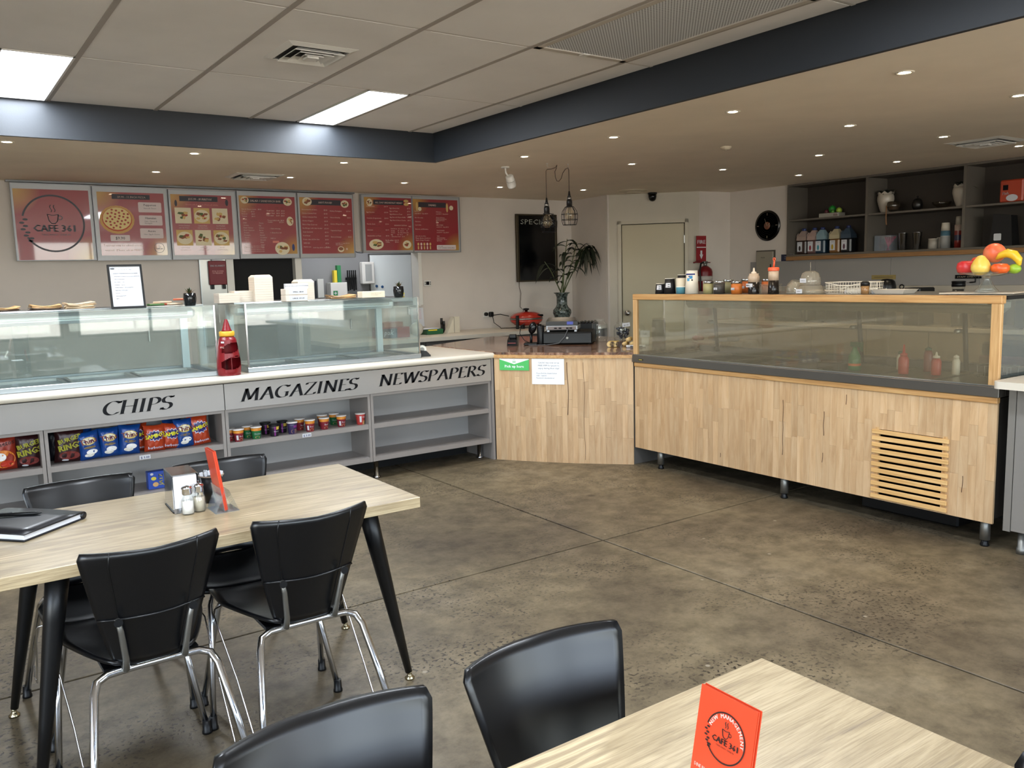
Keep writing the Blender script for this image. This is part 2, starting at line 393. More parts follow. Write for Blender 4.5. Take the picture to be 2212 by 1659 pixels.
# frames: matrix with text plane (x right, y up, z out of the surface)
def frame(o, right, up):
    r = Vector(right).normalized(); u = Vector(up).normalized(); n = r.cross(u)
    return Matrix(((r.x, u.x, n.x, o[0]), (r.y, u.y, n.y, o[1]), (r.z, u.z, n.z, o[2]), (0, 0, 0, 1)))
_T = {}
def text_geo(body, res=1):
    k = (body, res)
    if k not in _T:
        cu = bpy.data.curves.new('t', 'FONT'); cu.body = body; cu.resolution_u = res; cu.fill_mode = 'FRONT'; cu.size = 1.0
        o = bpy.data.objects.new('t', cu); me = o.to_mesh()
        vs = [tuple(v.co) for v in me.vertices]; fs = [tuple(p.vertices) for p in me.polygons]
        o.to_mesh_clear(); bpy.data.objects.remove(o); bpy.data.curves.remove(cu)
        _T[k] = (vs, fs)
    return _T[k]
def text(mb, body, M, size, mt, align='l', width=None, shear=0.0, bold=0.0, sx=1.0, off=0.0006, res=1):
    vs, fs = text_geo(body, res)
    if not vs: return
    xs = [v[0] for v in vs]; x0, x1 = min(xs), max(xs); wd = (x1 - x0) or 1
    if width: sx = width / (wd * size)
    ox = {'l': -x0, 'c': -(x0 + x1) / 2, 'r': -x1}[align]
    for b in ([0.0, bold] if bold else [0.0]):
        mb.add([tuple(M @ Vector(((v[0] + ox + b) * size * sx + shear * v[1] * size, v[1] * size, off))) for v in vs], fs, False, mt)
def card(mb, M, x0, x1, y0, y1, mt, off=0.0003, r=0.0):
    if r > 0:
        ps = []
        for cx, cy, a0 in ((x1 - r, y1 - r, 0), (x0 + r, y1 - r, 90), (x0 + r, y0 + r, 180), (x1 - r, y0 + r, 270)):
            for k in range(5): a = math.radians(a0 + 22.5 * k); ps.append((cx + r * math.cos(a), cy + r * math.sin(a)))
    else: ps = [(x0, y0), (x1, y0), (x1, y1), (x0, y1)]
    mb.add([tuple(M @ Vector((x, y, off))) for x, y in ps], [tuple(range(len(ps)))], False, mt)
def disc(mb, M, cx, cy, rx, ry, mt, off=0.0004, n=20, jag=0.0):
    ps = [(cx + rx * (1 + (jag if k % 2 else -jag)) * math.cos(2 * PI * k / n), cy + ry * (1 + (jag if k % 2 else -jag)) * math.sin(2 * PI * k / n)) for k in range(n)]
    mb.add([tuple(M @ Vector((cx, cy, off)))] + [tuple(M @ Vector((x, y, off))) for x, y in ps], [(0, 1 + k, 1 + (k + 1) % n) for k in range(n)], False, mt)
def annul(mb, M, cx, cy, r, t, mt, off=0.0006, n=40, a0=0, a1=360, ry=None):
    ry = ry or r; vs = []; fs = []
    for k in range(n + 1):
        a = math.radians(a0 + (a1 - a0) * k / n)
        for q in (0, t): vs.append(tuple(M @ Vector((cx + (r - q) * math.cos(a), cy + (ry - q) * math.sin(a), off))))
    for k in range(n): fs.append((2 * k, 2 * k + 2, 2 * k + 3, 2 * k + 1))
    mb.add(vs, fs, False, mt)
# calligraphic capitals drawn with a broad nib (for the serif italic shelf signs)
def _arc(cx, cy, rx, ry, a0, a1, n=14): return [(cx + rx * math.cos(math.radians(a0 + (a1 - a0) * k / n)), cy + ry * math.sin(math.radians(a0 + (a1 - a0) * k / n))) for k in range(n + 1)]
def _srf(x, y, w=0.10): return [(x - w, y), (x + w, y)]
GLY = {
 'C': (0.78, [_arc(0.46, 0.5, 0.40, 0.5, 42, 318, 22), [(0.76, 0.84), (0.78, 0.98)]]),
 'H': (0.86, [[(0.14, 0), (0.14, 1)], [(0.72, 0), (0.72, 1)], [(0.14, 0.53), (0.72, 0.53)], _srf(0.14, 0), _srf(0.14, 1), _srf(0.72, 0), _srf(0.72, 1)]),
 'I': (0.36, [[(0.18, 0), (0.18, 1)], _srf(0.18, 0), _srf(0.18, 1)]),
 'P': (0.66, [[(0.14, 0), (0.14, 1)], [(0.14, 1), (0.30, 1)] + _arc(0.30, 0.74, 0.30, 0.26, 90, -90) + [(0.14, 0.48)], _srf(0.14, 0)]),
 'S': (0.60, [_arc(0.31, 0.75, 0.24, 0.25, 30, 235, 12) + _arc(0.29, 0.26, 0.26, 0.26, 62, -140, 14), [(0.52, 0.88), (0.55, 1.0)], [(0.07, 0.02), (0.09, 0.16)]]),
 'M': (1.02, [[(0.12, 0), (0.20, 1)], [(0.20, 1), (0.50, 0.10)], [(0.50, 0.10), (0.82, 1)], [(0.82, 1), (0.90, 0)], _srf(0.12, 0), _srf(0.90, 0), [(0.10, 1), (0.22, 1)], [(0.80, 1), (0.92, 1)]]),
 'A': (0.82, [[(0.08, 0), (0.42, 1)], [(0.42, 1), (0.76, 0)], [(0.22, 0.38), (0.62, 0.38)], _srf(0.08, 0, 0.08), _srf(0.76, 0, 0.08)]),
 'G': (0.84, [_arc(0.46, 0.5, 0.40, 0.5, 45, 300, 22) + [(0.72, 0.10), (0.72, 0.44)], [(0.56, 0.44), (0.80, 0.44)], [(0.74, 0.84), (0.77, 0.98)]]),
 'Z': (0.72, [[(0.10, 1), (0.64, 1)], [(0.64, 1), (0.08, 0)], [(0.08, 0), (0.66, 0)], [(0.10, 1), (0.08, 0.86)], [(0.66, 0), (0.69, 0.15)]]),
 'N': (0.90, [[(0.16, 0), (0.16, 1)], [(0.16, 1), (0.74, 0)], [(0.74, 0), (0.74, 1)], _srf(0.16, 0), _srf(0.74, 1), [(0.04, 1), (0.18, 1)]]),
 'E': (0.62, [[(0.14, 0), (0.14, 1)], [(0.06, 1), (0.54, 1)], [(0.14, 0.53), (0.46, 0.53)], [(0.06, 0), (0.56, 0)], [(0.54, 1), (0.55, 0.88)], [(0.56, 0), (0.59, 0.13)]]),
 'W': (1.14, [[(0.08, 1), (0.32, 0)], [(0.32, 0), (0.58, 1)], [(0.58, 1), (0.82, 0)], [(0.82, 0), (1.08, 1)], _srf(0.08, 1), _srf(1.08, 1, 0.07)]),
 'R': (0.76, [[(0.14, 0), (0.14, 1)], [(0.14, 1), (0.30, 1)] + _arc(0.30, 0.76, 0.28, 0.24, 90, -90) + [(0.14, 0.52)], [(0.34, 0.52), (0.70, 0.0)], _srf(0.14, 0), [(0.66, 0), (0.78, 0)]]),
}
def nib_word(mb, word, M, height, total, mt, shear=0.30, nib=0.092, ang=12, off=0.001):
    adv = sum(GLY[c][0] + 0.06 for c in word) - 0.06; sx = (total - shear * height) / (adv * height)
    a = math.radians(ang); nx, ny = nib * math.cos(a), nib * math.sin(a); hx, hy = -0.014 * math.sin(a), 0.014 * math.cos(a)
    x = 0
    for c in word:
        wd, strokes = GLY[c]
        for st in strokes:
            for p, q in zip(st[:-1], st[1:]):
                for (ax, ay) in ((nx, ny), (hx, hy)):
                    quad = [(p[0] - ax, p[1] - ay), (p[0] + ax, p[1] + ay), (q[0] + ax, q[1] + ay), (q[0] - ax, q[1] - ay)]
                    vs = [((x + u) * height * sx + shear * v * height, v * height) for u, v in quad]
                    ar = sum(vs[i][0] * vs[(i + 1) % 4][1] - vs[(i + 1) % 4][0] * vs[i][1] for i in range(4))
                    if abs(ar) < 1e-9: continue
                    mb.add([tuple(M @ Vector((u, v, off))) for u, v in vs], [(0, 1, 2, 3) if ar > 0 else (3, 2, 1, 0)], False, mt)
        x += wd + 0.06
# ------------------------------------------------------------------ room shell
ZC, ZU = 2.41, 2.632            # soffit, raised ceiling
XB, YB = 3.475, 5.975           # bulkhead faces
f = MB().box(-3, 9, -3, 10.6, -0.12, -0.012); floor = struct('floor', f, mat('floor_joint', '1D1913', 0.8))
xs = [-3, 3.05, 9]; ys = [-3, 3.51, 5.62, 10.6]
for i in range(2):
    for j in range(3):
        g = 0.006
        MB().rbox(xs[i] + (g if i else 0), xs[i + 1] - (g if i == 0 else 0), ys[j] + 0.006, ys[j + 1] - 0.006, -0.03, 0, 0.002).build('slab', FLOOR, floor)
struct('ground', MB().box(-30, 40, -40, -3.2, -0.25, -0.12), mat('street_paving', 'A8A39A', 0.8))

def wall(name, segs, z0=0.0, z1=ZC, m=W_WHITE, th=0.12):
    """segs: list of ((x0,y0),(x1,y1),z0,z1); the room is on the left hand of a->b"""
    mb = MB()
    for s_ in segs:
        (x0, y0), (x1, y1) = s_[0], s_[1]; a, b = (s_[2], s_[3]) if len(s_) > 2 else (z0, z1)
        d = Vector((x1 - x0, y1 - y0)).normalized(); n = Vector((d.y, -d.x)) * th
        mb.prism([(x0, y0), (x0 + n.x, y0 + n.y), (x1 + n.x, y1 + n.y), (x1, y1)][::-1] if False else [(x0, y0), (x0 + n.x, y0 + n.y), (x1 + n.x, y1 + n.y), (x1, y1)], a, b)
    return struct(name, mb, m)
# menu wall (back): from right to left so the room is on the left
wall('wall_back', [((6.96, 8.4), (4.62, 8.4)), ((4.62, 8.4), (3.25, 8.4), 0, 1.2), ((4.62, 8.4), (3.25, 8.4), 1.8, ZC), ((3.25, 8.4), (2.49, 8.4), 1.8, ZC), ((2.49, 8.4), (-3.12, 8.4))])
wall('wall_right', [((8.0, -3), (8.0, 1.2)), ((8.0, 1.2), (8.0, 6.01), 0, 1.615), ((8.0, 6.01), (8.0, 6.86)), ], th=0.45)
wall('wall_side', [((6.75, 7.617), (6.84, 8.4)), ((8.45, 6.80), (7.52, 6.885))], m=W_WHITE)
wall('wall_corner', [((7.52, 6.885), (7.405, 6.985)), ((6.853, 7.537), (6.75, 7.64)), ((7.405, 6.985), (6.853, 7.537), 2.075, ZC)], m=W_DOOR)
wall('wall_left', [((-3, 8.4), (-3, 1.8)), ((-3, -1.2), (-3, -3.0)), ((-3, 1.8), (-3, -1.2), 0, 0.15), ((-3, 1.8), (-3, -1.2), 2.45, 2.7)], z1=2.7)
segs = []; px = -3.0
for a, b in WIN_F: segs += [((px, -3), (a, -3)), ((a, -3), (b, -3), 0, 0.72), ((a, -3), (b, -3), 2.45, 2.7)]; px = b
segs.append(((px, -3), (8.45, -3))); wall('wall_front', segs, z1=2.7)
for i, (a, b) in enumerate(WIN_F):
    mb = MB()
    for x in (a, (a + b) / 2 - 0.02, b - 0.04): mb.box(x, x + 0.04, -3.08, -3.02, 0.72, 2.45)
    for z in (0.72, 1.25, 2.41): mb.box(a, b, -3.08, -3.02, z, z + 0.04)
    struct('window_%d' % (i + 1), mb, mat('window_frame_dark', '33363A', 0.4, 0.6))
# ceilings
low = MB(); low.box(-3.1, 8.45, YB + 0.03, 10.6, ZC, ZC + 0.03); low.box(XB + 0.03, 8.45, -3.1, YB + 0.03, ZC, ZC + 0.03)
ceil = struct('ceiling', low, CEIL)
up = struct('ceiling', MB().box(-3.1, XB + 0.05, -3.1, YB + 0.05, ZU + 0.03, ZU + 0.06), mat('ceiling_void', '55504A', 0.9))
xl = [0.145 - 0.623 * k for k in range(5, 0, -1)] + [0.145, 0.768, 1.391, 2.014, 2.637, 3.262]; xl = [-3.0] + xl + [XB]
yl = [4.78 - 1.245 * k for k in range(6, 0, -1)] + [4.78]; yl = [-3.0] + [y for y in yl if y > -2.95] + [YB]
skip = set()
for i in range(len(xl) - 1):
    for j in range(len(yl) - 1):
        x0, x1, y0, y1 = xl[i], xl[i + 1], yl[j], yl[j + 1]
        if abs(x0 - 2.637) < .01 and abs(y0 - 2.29) < .01: continue
        if abs(x0 - 2.014) < .01 and abs(y0 - 4.78) < .01: x1 = 2.345
        if abs(x0 - 0.145) < .01 and abs(y0 - 4.78) < .01: x1 = 0.43
        if abs(y0 - 1.045) < .01 and abs(x0 - 2.014) < .01: x1 = 2.345
        if abs(y0 - 1.045) < .01 and abs(x0 - 0.145) < .01: x1 = 0.43
        MB().rbox(x0 + 0.009, x1 - 0.009, y0 + 0.009, y1 - 0.009, ZU, ZU + 0.014, 0.003).build('ceiling_tile', TILE, up)
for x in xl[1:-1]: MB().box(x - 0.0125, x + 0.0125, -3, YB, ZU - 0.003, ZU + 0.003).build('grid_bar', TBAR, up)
for y in yl[1:-1]: MB().box(-3, XB, y - 0.011, y + 0.011, ZU + 0.001, ZU + 0.004).build('grid_bar', mat('grid_bar_lit', 'C9C4BE', 0.5), up)  # cross bars in a lighter tone, without the painted shadow
MB().box(-3.1, XB, YB, YB + 0.03, ZC, ZU + 0.03).build('trim_1', BULK, kind='structure')
MB().box(XB, XB + 0.03, -3.1, YB + 0.03, ZC, ZU + 0.03).build('trim_2', BULK, kind='structure')

# kitchen seen through the servery
wall('wall_kitchen', [((5.9, 10.0), (1.6, 10.0)), ((1.6, 10.0), (1.6, 8.52)), ((5.9, 8.52), (5.9, 10.0))], m=W_GREY)
mb = MB(); mb.box(3.25, 4.62, 8.36, 8.54, 1.185, 1.2); mb.box(3.2, 3.256, 8.37, 8.56, 0, 1.8); mb.box(4.612, 4.655, 8.37, 8.53, 1.2, 1.8); struct('trim_3', mb, mat('white_gloss_trim', 'D8D6CF', 0.35))
d2 = MB(); d2.box(2.49, 2.56, 8.36, 8.5, 0, 1.8, mat('white_gloss_trim')); d2.box(3.185, 3.2, 8.36, 8.5, 0, 1.8)
door2 = struct('door_2', d2)
MB().box(2.56, 3.185, 8.44, 8.47, 0, 1.8).build('unlit_doorway_panel', mat('unlit_doorway_black', '07080A', 0.8), door2)  # flat black panel painted as the doorway's unlit interior

# store room door on the cut-off corner
dd = Vector((0.70711, -0.70711, 0)); dn = Vector((-0.70711, -0.70711, 0))
def diag(s, out, z): p = Vector((7.195, 7.195, 0)) + dd * s + dn * out; return (p.x, p.y, z)       # s along wall, out towards the room
MD = Matrix(((dd.x, -dn.x, 0, 7.195), (dd.y, -dn.y, 0, 7.195), (0, 0, 1, 0), (0, 0, 0, 1)))        # local x along, y into the wall, z up
s0, s1 = -0.447, 0.280
fr = MB()
for a, b in ((s0 - 0.045, s0 - 0.004), (s1 + 0.004, s1 + 0.045)): fr.box(a, b, -0.018, 0.09, 0, 2.10, M=MD)
fr.box(s0 - 0.045, s1 + 0.045, -0.018, 0.09, 2.062, 2.10, M=MD)
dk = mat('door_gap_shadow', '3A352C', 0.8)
door1 = struct('door_1', fr, mat('door_frame_paint', 'B6AE9C', 0.5))
MB().rbox(s0 + 0.002, s1 - 0.002, 0.018, 0.055, 0.01, 2.055, 0.003, M=MD).build('door_leaf', mat('door_cream_paint', 'B3A98F', 0.5), door1)
MB().box(s0 - 0.004, s1 + 0.004, 0.056, 0.07, 0, 2.062, M=MD).build('door_gap_shade', dk, door1)  # dark sheet stands in for the shade in the door gaps
kb = MB(); Mk = frame(diag(s0 + 0.062, 0.0, 1.02), dd, (0, 0, 1)); kb.lathe([(0.034, -0.018), (0.034, -0.012), (0.014, -0.008), (0.012, 0.02), (0.028, 0.032), (0.034, 0.048), (0.026, 0.062), (0, 0.066)], 18, M=Mk); kb.build('door_knob', CHROME, door1)
for z in (1.87, 1.0, 0.2):
    hb = MB(); hb.box(s1 - 0.006, s1 + 0.012, -0.006, 0.0185, z - 0.045, z + 0.045, M=MD); hb.build('hinge', STEEL, door1)
# ------------------------------------------------------------------ ceiling fixtures
EM_T = mat('troffer_diffuser', 'FFFFFF', 0.5, emit=('EEF4FF', 9.0))
def troffer(x0, x1, y0, y1, label):
    t = thing('ceiling_light', label, 'light', ((x0 + x1) / 2, (y0 + y1) / 2, ZU), group=None)
    w2, l2 = (x1 - x0) / 2, (y1 - y0) / 2
    fb = MB(); fb.box(-w2, -w2 + .012, -l2, l2, -.004, .02); fb.box(w2 - .012, w2, -l2, l2, -.004, .02); fb.box(-w2, w2, -l2, -l2 + .012, -.004, .02); fb.box(-w2, w2, l2 - .012, l2, -.004, .02)
    fb.build('frame', WHITE, t); MB().box(-w2 + .012, w2 - .012, -l2 + .012, l2 - .012, 0.0, .012).build('diffuser', EM_T, t)
    light('troffer_glow', 'AREA', ((x0 + x1) / 2, (y0 + y1) / 2, ZU - 0.012), 30, (0.86, 0.93, 1.0), shape='RECTANGLE', size=x1 - x0 - .04, size_y=y1 - y0 - .04)
troffer(0.43, 0.76, 4.79, 5.965, 'glowing ceiling light panel nearest the left edge of the picture')
troffer(2.345, 2.63, 4.79, 5.965, 'glowing ceiling light panel meeting the dark bulkhead near its corner')
troffer(2.345, 2.63, 1.05, 2.28, 'ceiling light panel over the near tables, above the top edge of the picture')
troffer(0.43, 0.76, 1.05, 2.28, 'ceiling light panel above the photographer, out of view')  # unseen panel added to light up the near table
kl = thing('kitchen_fill_light', 'ceiling light inside the kitchen, out of view above the whiteboard', 'light', (4.2, 9.3, ZC)); MB().box(-.55, .55, -.12, .12, -.03, -.001).build('diffuser', EM_T, kl); MB().box(-.58, .58, -.15, .15, -.001, 0).build('frame', WHITE, kl)  # unseen fixture added to brighten the kitchen wall and whiteboard
light('kitchen_fill_glow', 'AREA', (4.2, 9.3, ZC - .04), 8, (0.97, 0.98, 1.0), shape='RECTANGLE', size=1.1, size_y=.24)
EM_D = mat('downlight_lamp', 'FFF2DC', 0.5, emit=('FFE9C8', 60.0))
def downlight_proto():
    t = thing('downlight', 'x', 'downlight', (0, 0, 0))
    r = MB(); r.lathe([(0.026, 0.004), (0.030, -0.004), (0.043, -0.005), (0.045, 0.0)], 20); r.build('trim_ring', mat('downlight_ring', 'D9D2C4', 0.4), t)
    l = MB(); l.lathe([(0.026, -0.002), (0.0, -0.0035)][::-1], 16); l.build('lamp', EM_D, t)
    return t
dl = [(0.551, 6.219, 'downlight at the far left, above the first menu board'), (1.692, 6.242, 'downlight below the bulkhead, above the burger menu'), (1.684, 7.372, 'downlight above the pizza poster, nearest the menu rail'),
 (2.831, 6.267, 'downlight just below the bulkhead, above the hot food board'), (2.795, 7.333, 'downlight beside the small ceiling vent over the menu boards'), (3.927, 7.34, 'downlight above the breakfast menu board'),
 (3.947, 5.404, 'downlight nearest the bulkhead corner, left of the pendant lamps'), (3.955, 4.39, 'downlight second along the bulkhead from its corner'), (3.978, 3.386, 'downlight third along the bulkhead from its corner'), (3.947, 2.322, 'large near downlight, fourth along the bulkhead from its corner'),
 (5.039, 7.341, 'downlight just under the white spotlight'), (6.083, 7.251, 'downlight at the far corner, right of the hanging cage lamps'), (5.058, 5.387, 'downlight above and right of the cage lamps'), (6.132, 5.333, 'downlight over the fire extinguisher sign'),
 (5.069, 3.349, 'downlight in the middle of the soffit, above the squeeze bottles'), (6.143, 4.331, 'downlight above the left end of the wall shelves'), (6.156, 3.31, 'downlight left of the ceiling vent over the wall shelves'), (7.24, 5.331, 'downlight closest to the left top corner of the wall shelves'),
 (7.206, 4.287, 'downlight in front of the shelf with the white flower pot'), (7.233, 3.282, 'downlight right of the ceiling vent at the right edge'), (5.067, 2.315, 'near downlight cut by the right edge of the picture')]
extra = [(3.95, 1.25), (3.95, 0.1), (5.07, 1.2), (5.07, 0.1), (6.15, 2.25), (6.15, 1.2), (0.55, 7.35), (-0.6, 6.2), (7.22, 2.25)]
D0 = downlight_proto()
for i, (x, y, lb) in enumerate(dl):
    o = D0 if i == 0 else dup(D0, (0, 0, 0)); o.location = (x, y, ZC); o['label'] = lb; o['group'] = 'downlights in the low ceiling'
for x, y in [(a, b) for a, b, _ in dl] + extra:
    light('downlight_beam', 'SPOT', (x, y, ZC - 0.012), 15 if x < 4.5 else (11 if x < 5.5 else 6.5), (1.0, 0.82, 0.60), spot_size=math.radians(118), spot_blend=0.9, shadow_soft_size=0.03)

def vent(x, y, z, sx, sy, label, name='air_vent'):
    t = thing(name, label, 'vent', (x, y, z))
    b = MB(); b.box(-sx / 2 + .04, sx / 2 - .04, -sy / 2 + .04, sy / 2 - .04, -0.004, 0.0); b.build('dark_throat', mat('vent_throat', '2A2724', 0.9), t)
    k = 0
    for q in (0.0, 0.052, 0.092, 0.130):
        a, c = sx / 2 - q * (sx / .36), sy / 2 - q * (sy / .36); i, e = a - (0.034 if k == 0 else 0.024) * sx / .36, c - (0.034 if k == 0 else 0.024) * sy / .36
        z0, z1 = -0.024, -0.006
        if k == 0: z0, z1 = -0.001, -0.012
        vs = [(-a, -c, z0), (a, -c, z0), (a, c, z0), (-a, c, z0), (-i, -e, z1), (i, -e, z1), (i, e, z1), (-i, e, z1)]
        vs += [(p[0], p[1], p[2] + 0.004) for p in vs]
        fs = []
        for j in range(4): l = (j + 1) % 4; fs += [(j, 4 + j, 4 + l, l), (8 + j, 8 + l, 12 + l, 12 + j), (j, l, 8 + l, 8 + j), (4 + j, 12 + j, 12 + l, 4 + l)]
        m_ = MB(); m_.add(vs, fs); m_.build('frame' if k == 0 else 'louvre', WHITE, t); k += 1
    m_ = MB(); m_.box(-0.03, 0.03, -0.03, 0.03, -0.03, -0.02); m_.build('centre_plate', WHITE, t)
vent(1.735, 4.175, ZU, 0.36, 0.36, 'square four way air vent set in the tiled ceiling above the first menus')
vent(2.484, 7.35, ZC, 0.42, 0.36, 'small air vent in the low ceiling just above the menu boards')
vent(6.732, 3.292, ZC, 0.42, 0.42, 'air vent in the low ceiling in front of the wall shelves')
g = thing('return_air_grille', 'large perforated metal panel in the tiled ceiling, with a hinged frame', 'ceiling grille', (2.95, 2.912, ZU))
fb = MB(); fb.box(-.30, -.265, -.615, .615, -.006, .01); fb.box(.265, .30, -.615, .615, -.006, .01); fb.box(-.30, .30, .58, .615, -.006, .01); fb.box(-.30, .30, -.615, -.58, -.006, .01); fb.build('frame', mat('grille_frame', 'B9B2A8', 0.5), g)
MB().box(-.265, .265, -.58, .58, 0.0, .004).build('perforated_sheet', PERF, g)
MB().box(-.02, .02, .56, .60, -.012, -.006).build('latch', WHITE, g)
v = thing('round_vent', 'round flush ceiling vent beside the top of the store room door', 'vent', (6.675, 7.10, ZC))
MB().lathe([(0.0, -0.02), (0.06, -0.022), (0.15, -0.012), (0.17, -0.002), (0.17, 0)][::1], 28).build('cover', mat('vent_cream', 'C9BDA6', 0.5), v)
MB().lathe([(0.04, -0.030), (0.09, -0.024), (0.09, -0.021)], 24).build('inner_ring', mat('vent_cream'), v)
v = thing('smoke_detector', 'tiny round detector on the low ceiling between the downlights', 'detector', (5.042, 4.355, ZC)); MB().lathe([(0.0, -0.022), (0.03, -0.02), (0.04, -0.008), (0.042, 0)], 20).build('cover', mat('vent_cream'), v); MB().lathe([(0.0, -0.028), (0.012, -0.024)], 12).build('sensor', mat('vent_cream'), v)
cc = thing('security_camera', 'black dome security camera under the ceiling above the store room door', 'camera', (7.10, 7.22, ZC))
MB().lathe([(0.05, -0.02), (0.055, 0)], 20).build('base_ring', BLACK, cc); MB().lathe([(0, -0.10), (0.02, -0.096), (0.038, -0.08), (0.047, -0.05), (0.048, -0.02)], 20).build('dome', mat('smoked_dome', '050506', 0.12), cc)
sp = thing('spotlight', 'white adjustable ceiling spotlight left of the hanging cage lamps', 'spotlight', (4.156, 5.969, ZC))
m_ = MB(); m_.lathe([(0.035, -0.012), (0.035, 0)], 18); m_.build('ceiling_base', WHITE, sp); m_ = MB(); m_.tube([(0, 0, -0.01), (0.005, 0, -0.05), (0.02, -.01, -0.075)], 0.008); m_.build('arm', WHITE, sp)
Ms = Matrix.Translation((0.028, -0.016, -0.075)) @ Matrix.Rotation(math.radians(28), 4, 'X') @ Matrix.Rotation(math.radians(-32), 4, 'Y') 
m_ = MB(); m_.lathe([(0.036, -0.11), (0.038, -0.10), (0.038, -0.045), (0.034, -0.035), (0.034, -0.008), (0.02, 0)], 20, M=Ms); m_.build('lamp_head', WHITE, sp)
m_ = MB(); m_.lathe([(0.0385, -0.048), (0.0385, -0.044)], 20, M=Ms); m_.build('head_ring', STEEL, sp)

# hanging cage lamps
CORD = mat('twisted_brown_cord', '4A3C30', 0.7)
c = MB(); pts = [(4.343, 5.65, 2.12), (4.343, 5.65, 2.345), (4.36, 5.655, 2.362), (4.40, 5.65, 2.366), (4.435, 5.64, 2.378), (4.455, 5.645, 2.40), (4.45, 5.645, 2.375), (4.428, 5.64, 2.345), (4.432, 5.64, 2.30), (4.447, 5.64, 2.27), (4.465, 5.635, 2.268), (4.485, 5.63, 2.29), (4.50, 5.625, 2.335), (4.525, 5.62, 2.368), (4.548, 5.615, 2.378), (4.552, 5.61, 2.36), (4.552, 5.61, 2.28), (4.552, 5.61, 2.18)]
c.tube(pts, 0.0032, 6); cord = c.build('lamp_cord', CORD); tag(cord, 'brown cord draped in loops between the two ceiling hooks', 'cord')
for x, y, lb in ((4.36, 5.655, 'left'), (4.548, 5.615, 'right')):
    h = thing('ceiling_hook', 'small white ceiling hook at the %s end of the looped lamp cord' % lb, 'hook', (x, y, ZC)); MB().tube([(0, 0, 0), (0, 0, -0.02), (0.006, 0, -0.03), (0.012, 0, -0.024)], 0.002, 6).build('hook', WHITE, h); MB().lathe([(0.01, -0.003), (0.01, 0)], 12).build('plate', WHITE, h)
BULB = glass('clear_bulb', tint=(0.97, 0.93, 0.85), haze=0.05, hazec='C9B58F'); DKM = mat('dark_cage_metal', '15151A', 0.4, 0.8)
def cage_lamp(x, y, z, label, cage):
    t = thing('cage_lamp', label, 'pendant lamp', (x, y, z), group='hanging cage lamps')
    m_ = MB(); m_.lathe([(0.006, 0.04), (0.012, 0.0), (0.018, -0.01)][::-1], 14); m_.build('cord_grip', BLACK, t)
    m_ = MB(); m_.lathe([(0.0195, -0.028), (0.0195, -0.012)], 14); m_.build('silver_collar', STEEL, t)
    m_ = MB(); m_.lathe([(0.034, -0.092), (0.034, -0.088), (0.024, -0.084), (0.024, -0.05), (0.021, -0.03)], 16); m_.build('socket', BLACK, t)
    m_ = MB(); m_.lathe([(0, -0.205), (0.02, -0.20), (0.036, -0.183), (0.042, -0.16), (0.037, -0.135), (0.022, -0.112), (0.014, -0.09)], 18); m_.build('bulb', BULB, t)
    if cage:
        cg = MB(); off = cage
        prof = [(0.034, -0.088), (0.060, -0.125), (0.068, -0.16), (0.066, -0.20), (0.056, -0.238)]
        for k in range(8):
            a = 2 * PI * k / 8; cg.tube([(off + r * math.cos(a), r * math.sin(a), z_) for r, z_ in prof], 0.0022, 5)
        for r, z_ in ((0.069, -0.15), (0.068, -0.196), (0.056, -0.238)): cg.pipe_ring((off, 0, z_), r, 0.0022, 24)
        cg.build('cage', DKM, t)
cage_lamp(4.552, 5.61, 2.148, 'right hanging cage lamp, its wire cage closed around a clear bulb', 0.0001)
cage_lamp(4.343, 5.65, 2.09, 'left hanging lamp with its cage tilted aside, in front of the specials board', 0.02)
# ------------------------------------------------------------------ left shop counter
YF = 5.70
cx = [-0.53, 0.545, 1.62, 2.69, 3.765]
def shelf_unit(x0, x1, label, left_end=False):
    t = thing('shelf_unit', label, 'shelf unit', (x0, YF, 0), group=None); L = x1 - x0
    p = MB(); p.box(0.002, 0.022, 0, 0.62, 0.14, 0.83); p.build('side_panel', LAM, t); p = MB(); p.box(L - 0.022, L - 0.002, 0, 0.62, 0.14, 0.83); p.build('side_panel', LAM, t)
    p = MB(); p.box(0.022, L - 0.022, 0.005, 0.33, 0.14, 0.175); p.build('bottom_shelf', LAM, t)
    p = MB(); p.box(0.022, L - 0.022, 0.005, 0.33, 0.39, 0.425); p.build('middle_shelf', LAM, t)
    p = MB(); p.box(0.022, L - 0.022, 0.33, 0.34, 0.14, 0.83); p.build('back_panel', LAMIN, t)
    p = MB(); p.box(0.022, L - 0.022, 0.0, 0.33, 0.635, 0.655); p.build('top_rail', LAM, t)
    for lx in ([0.05] if not left_end else [0.05]) + ([L - 0.05] if abs(x1 - 3.765) < .01 else []):
        l = MB(); l.lathe([(0.028, 0), (0.028, 0.012), (0.018, 0.02), (0.018, 0.14)], 14, (lx, 0.06 if lx < .5 else 0.12, 0)); l.build('leg', CHROME, t)
    return t
shelf_unit(cx[0], cx[1], 'grey open shelf unit at the far left holding red and maroon chip bags')
shelf_unit(cx[1], cx[2], 'grey open shelf unit under the CHIPS sign, packed with chip bags')
shelf_unit(cx[2], cx[3], 'grey open shelf unit under the MAGAZINES sign with noodle cups')
shelf_unit(cx[3], cx[4], 'grey open shelf unit under the NEWSPAPERS sign, empty')
MB().box(-0.53, 3.74, 6.06, 6.10, 0, 0.14).build('trim_4', mat('kick_undershadow', '050505', 0.9), kind='structure')  # black board stands in for the shadow under the counter
SG = mat('sign_ink', '0A0B10', 0.5, spec=0.2)
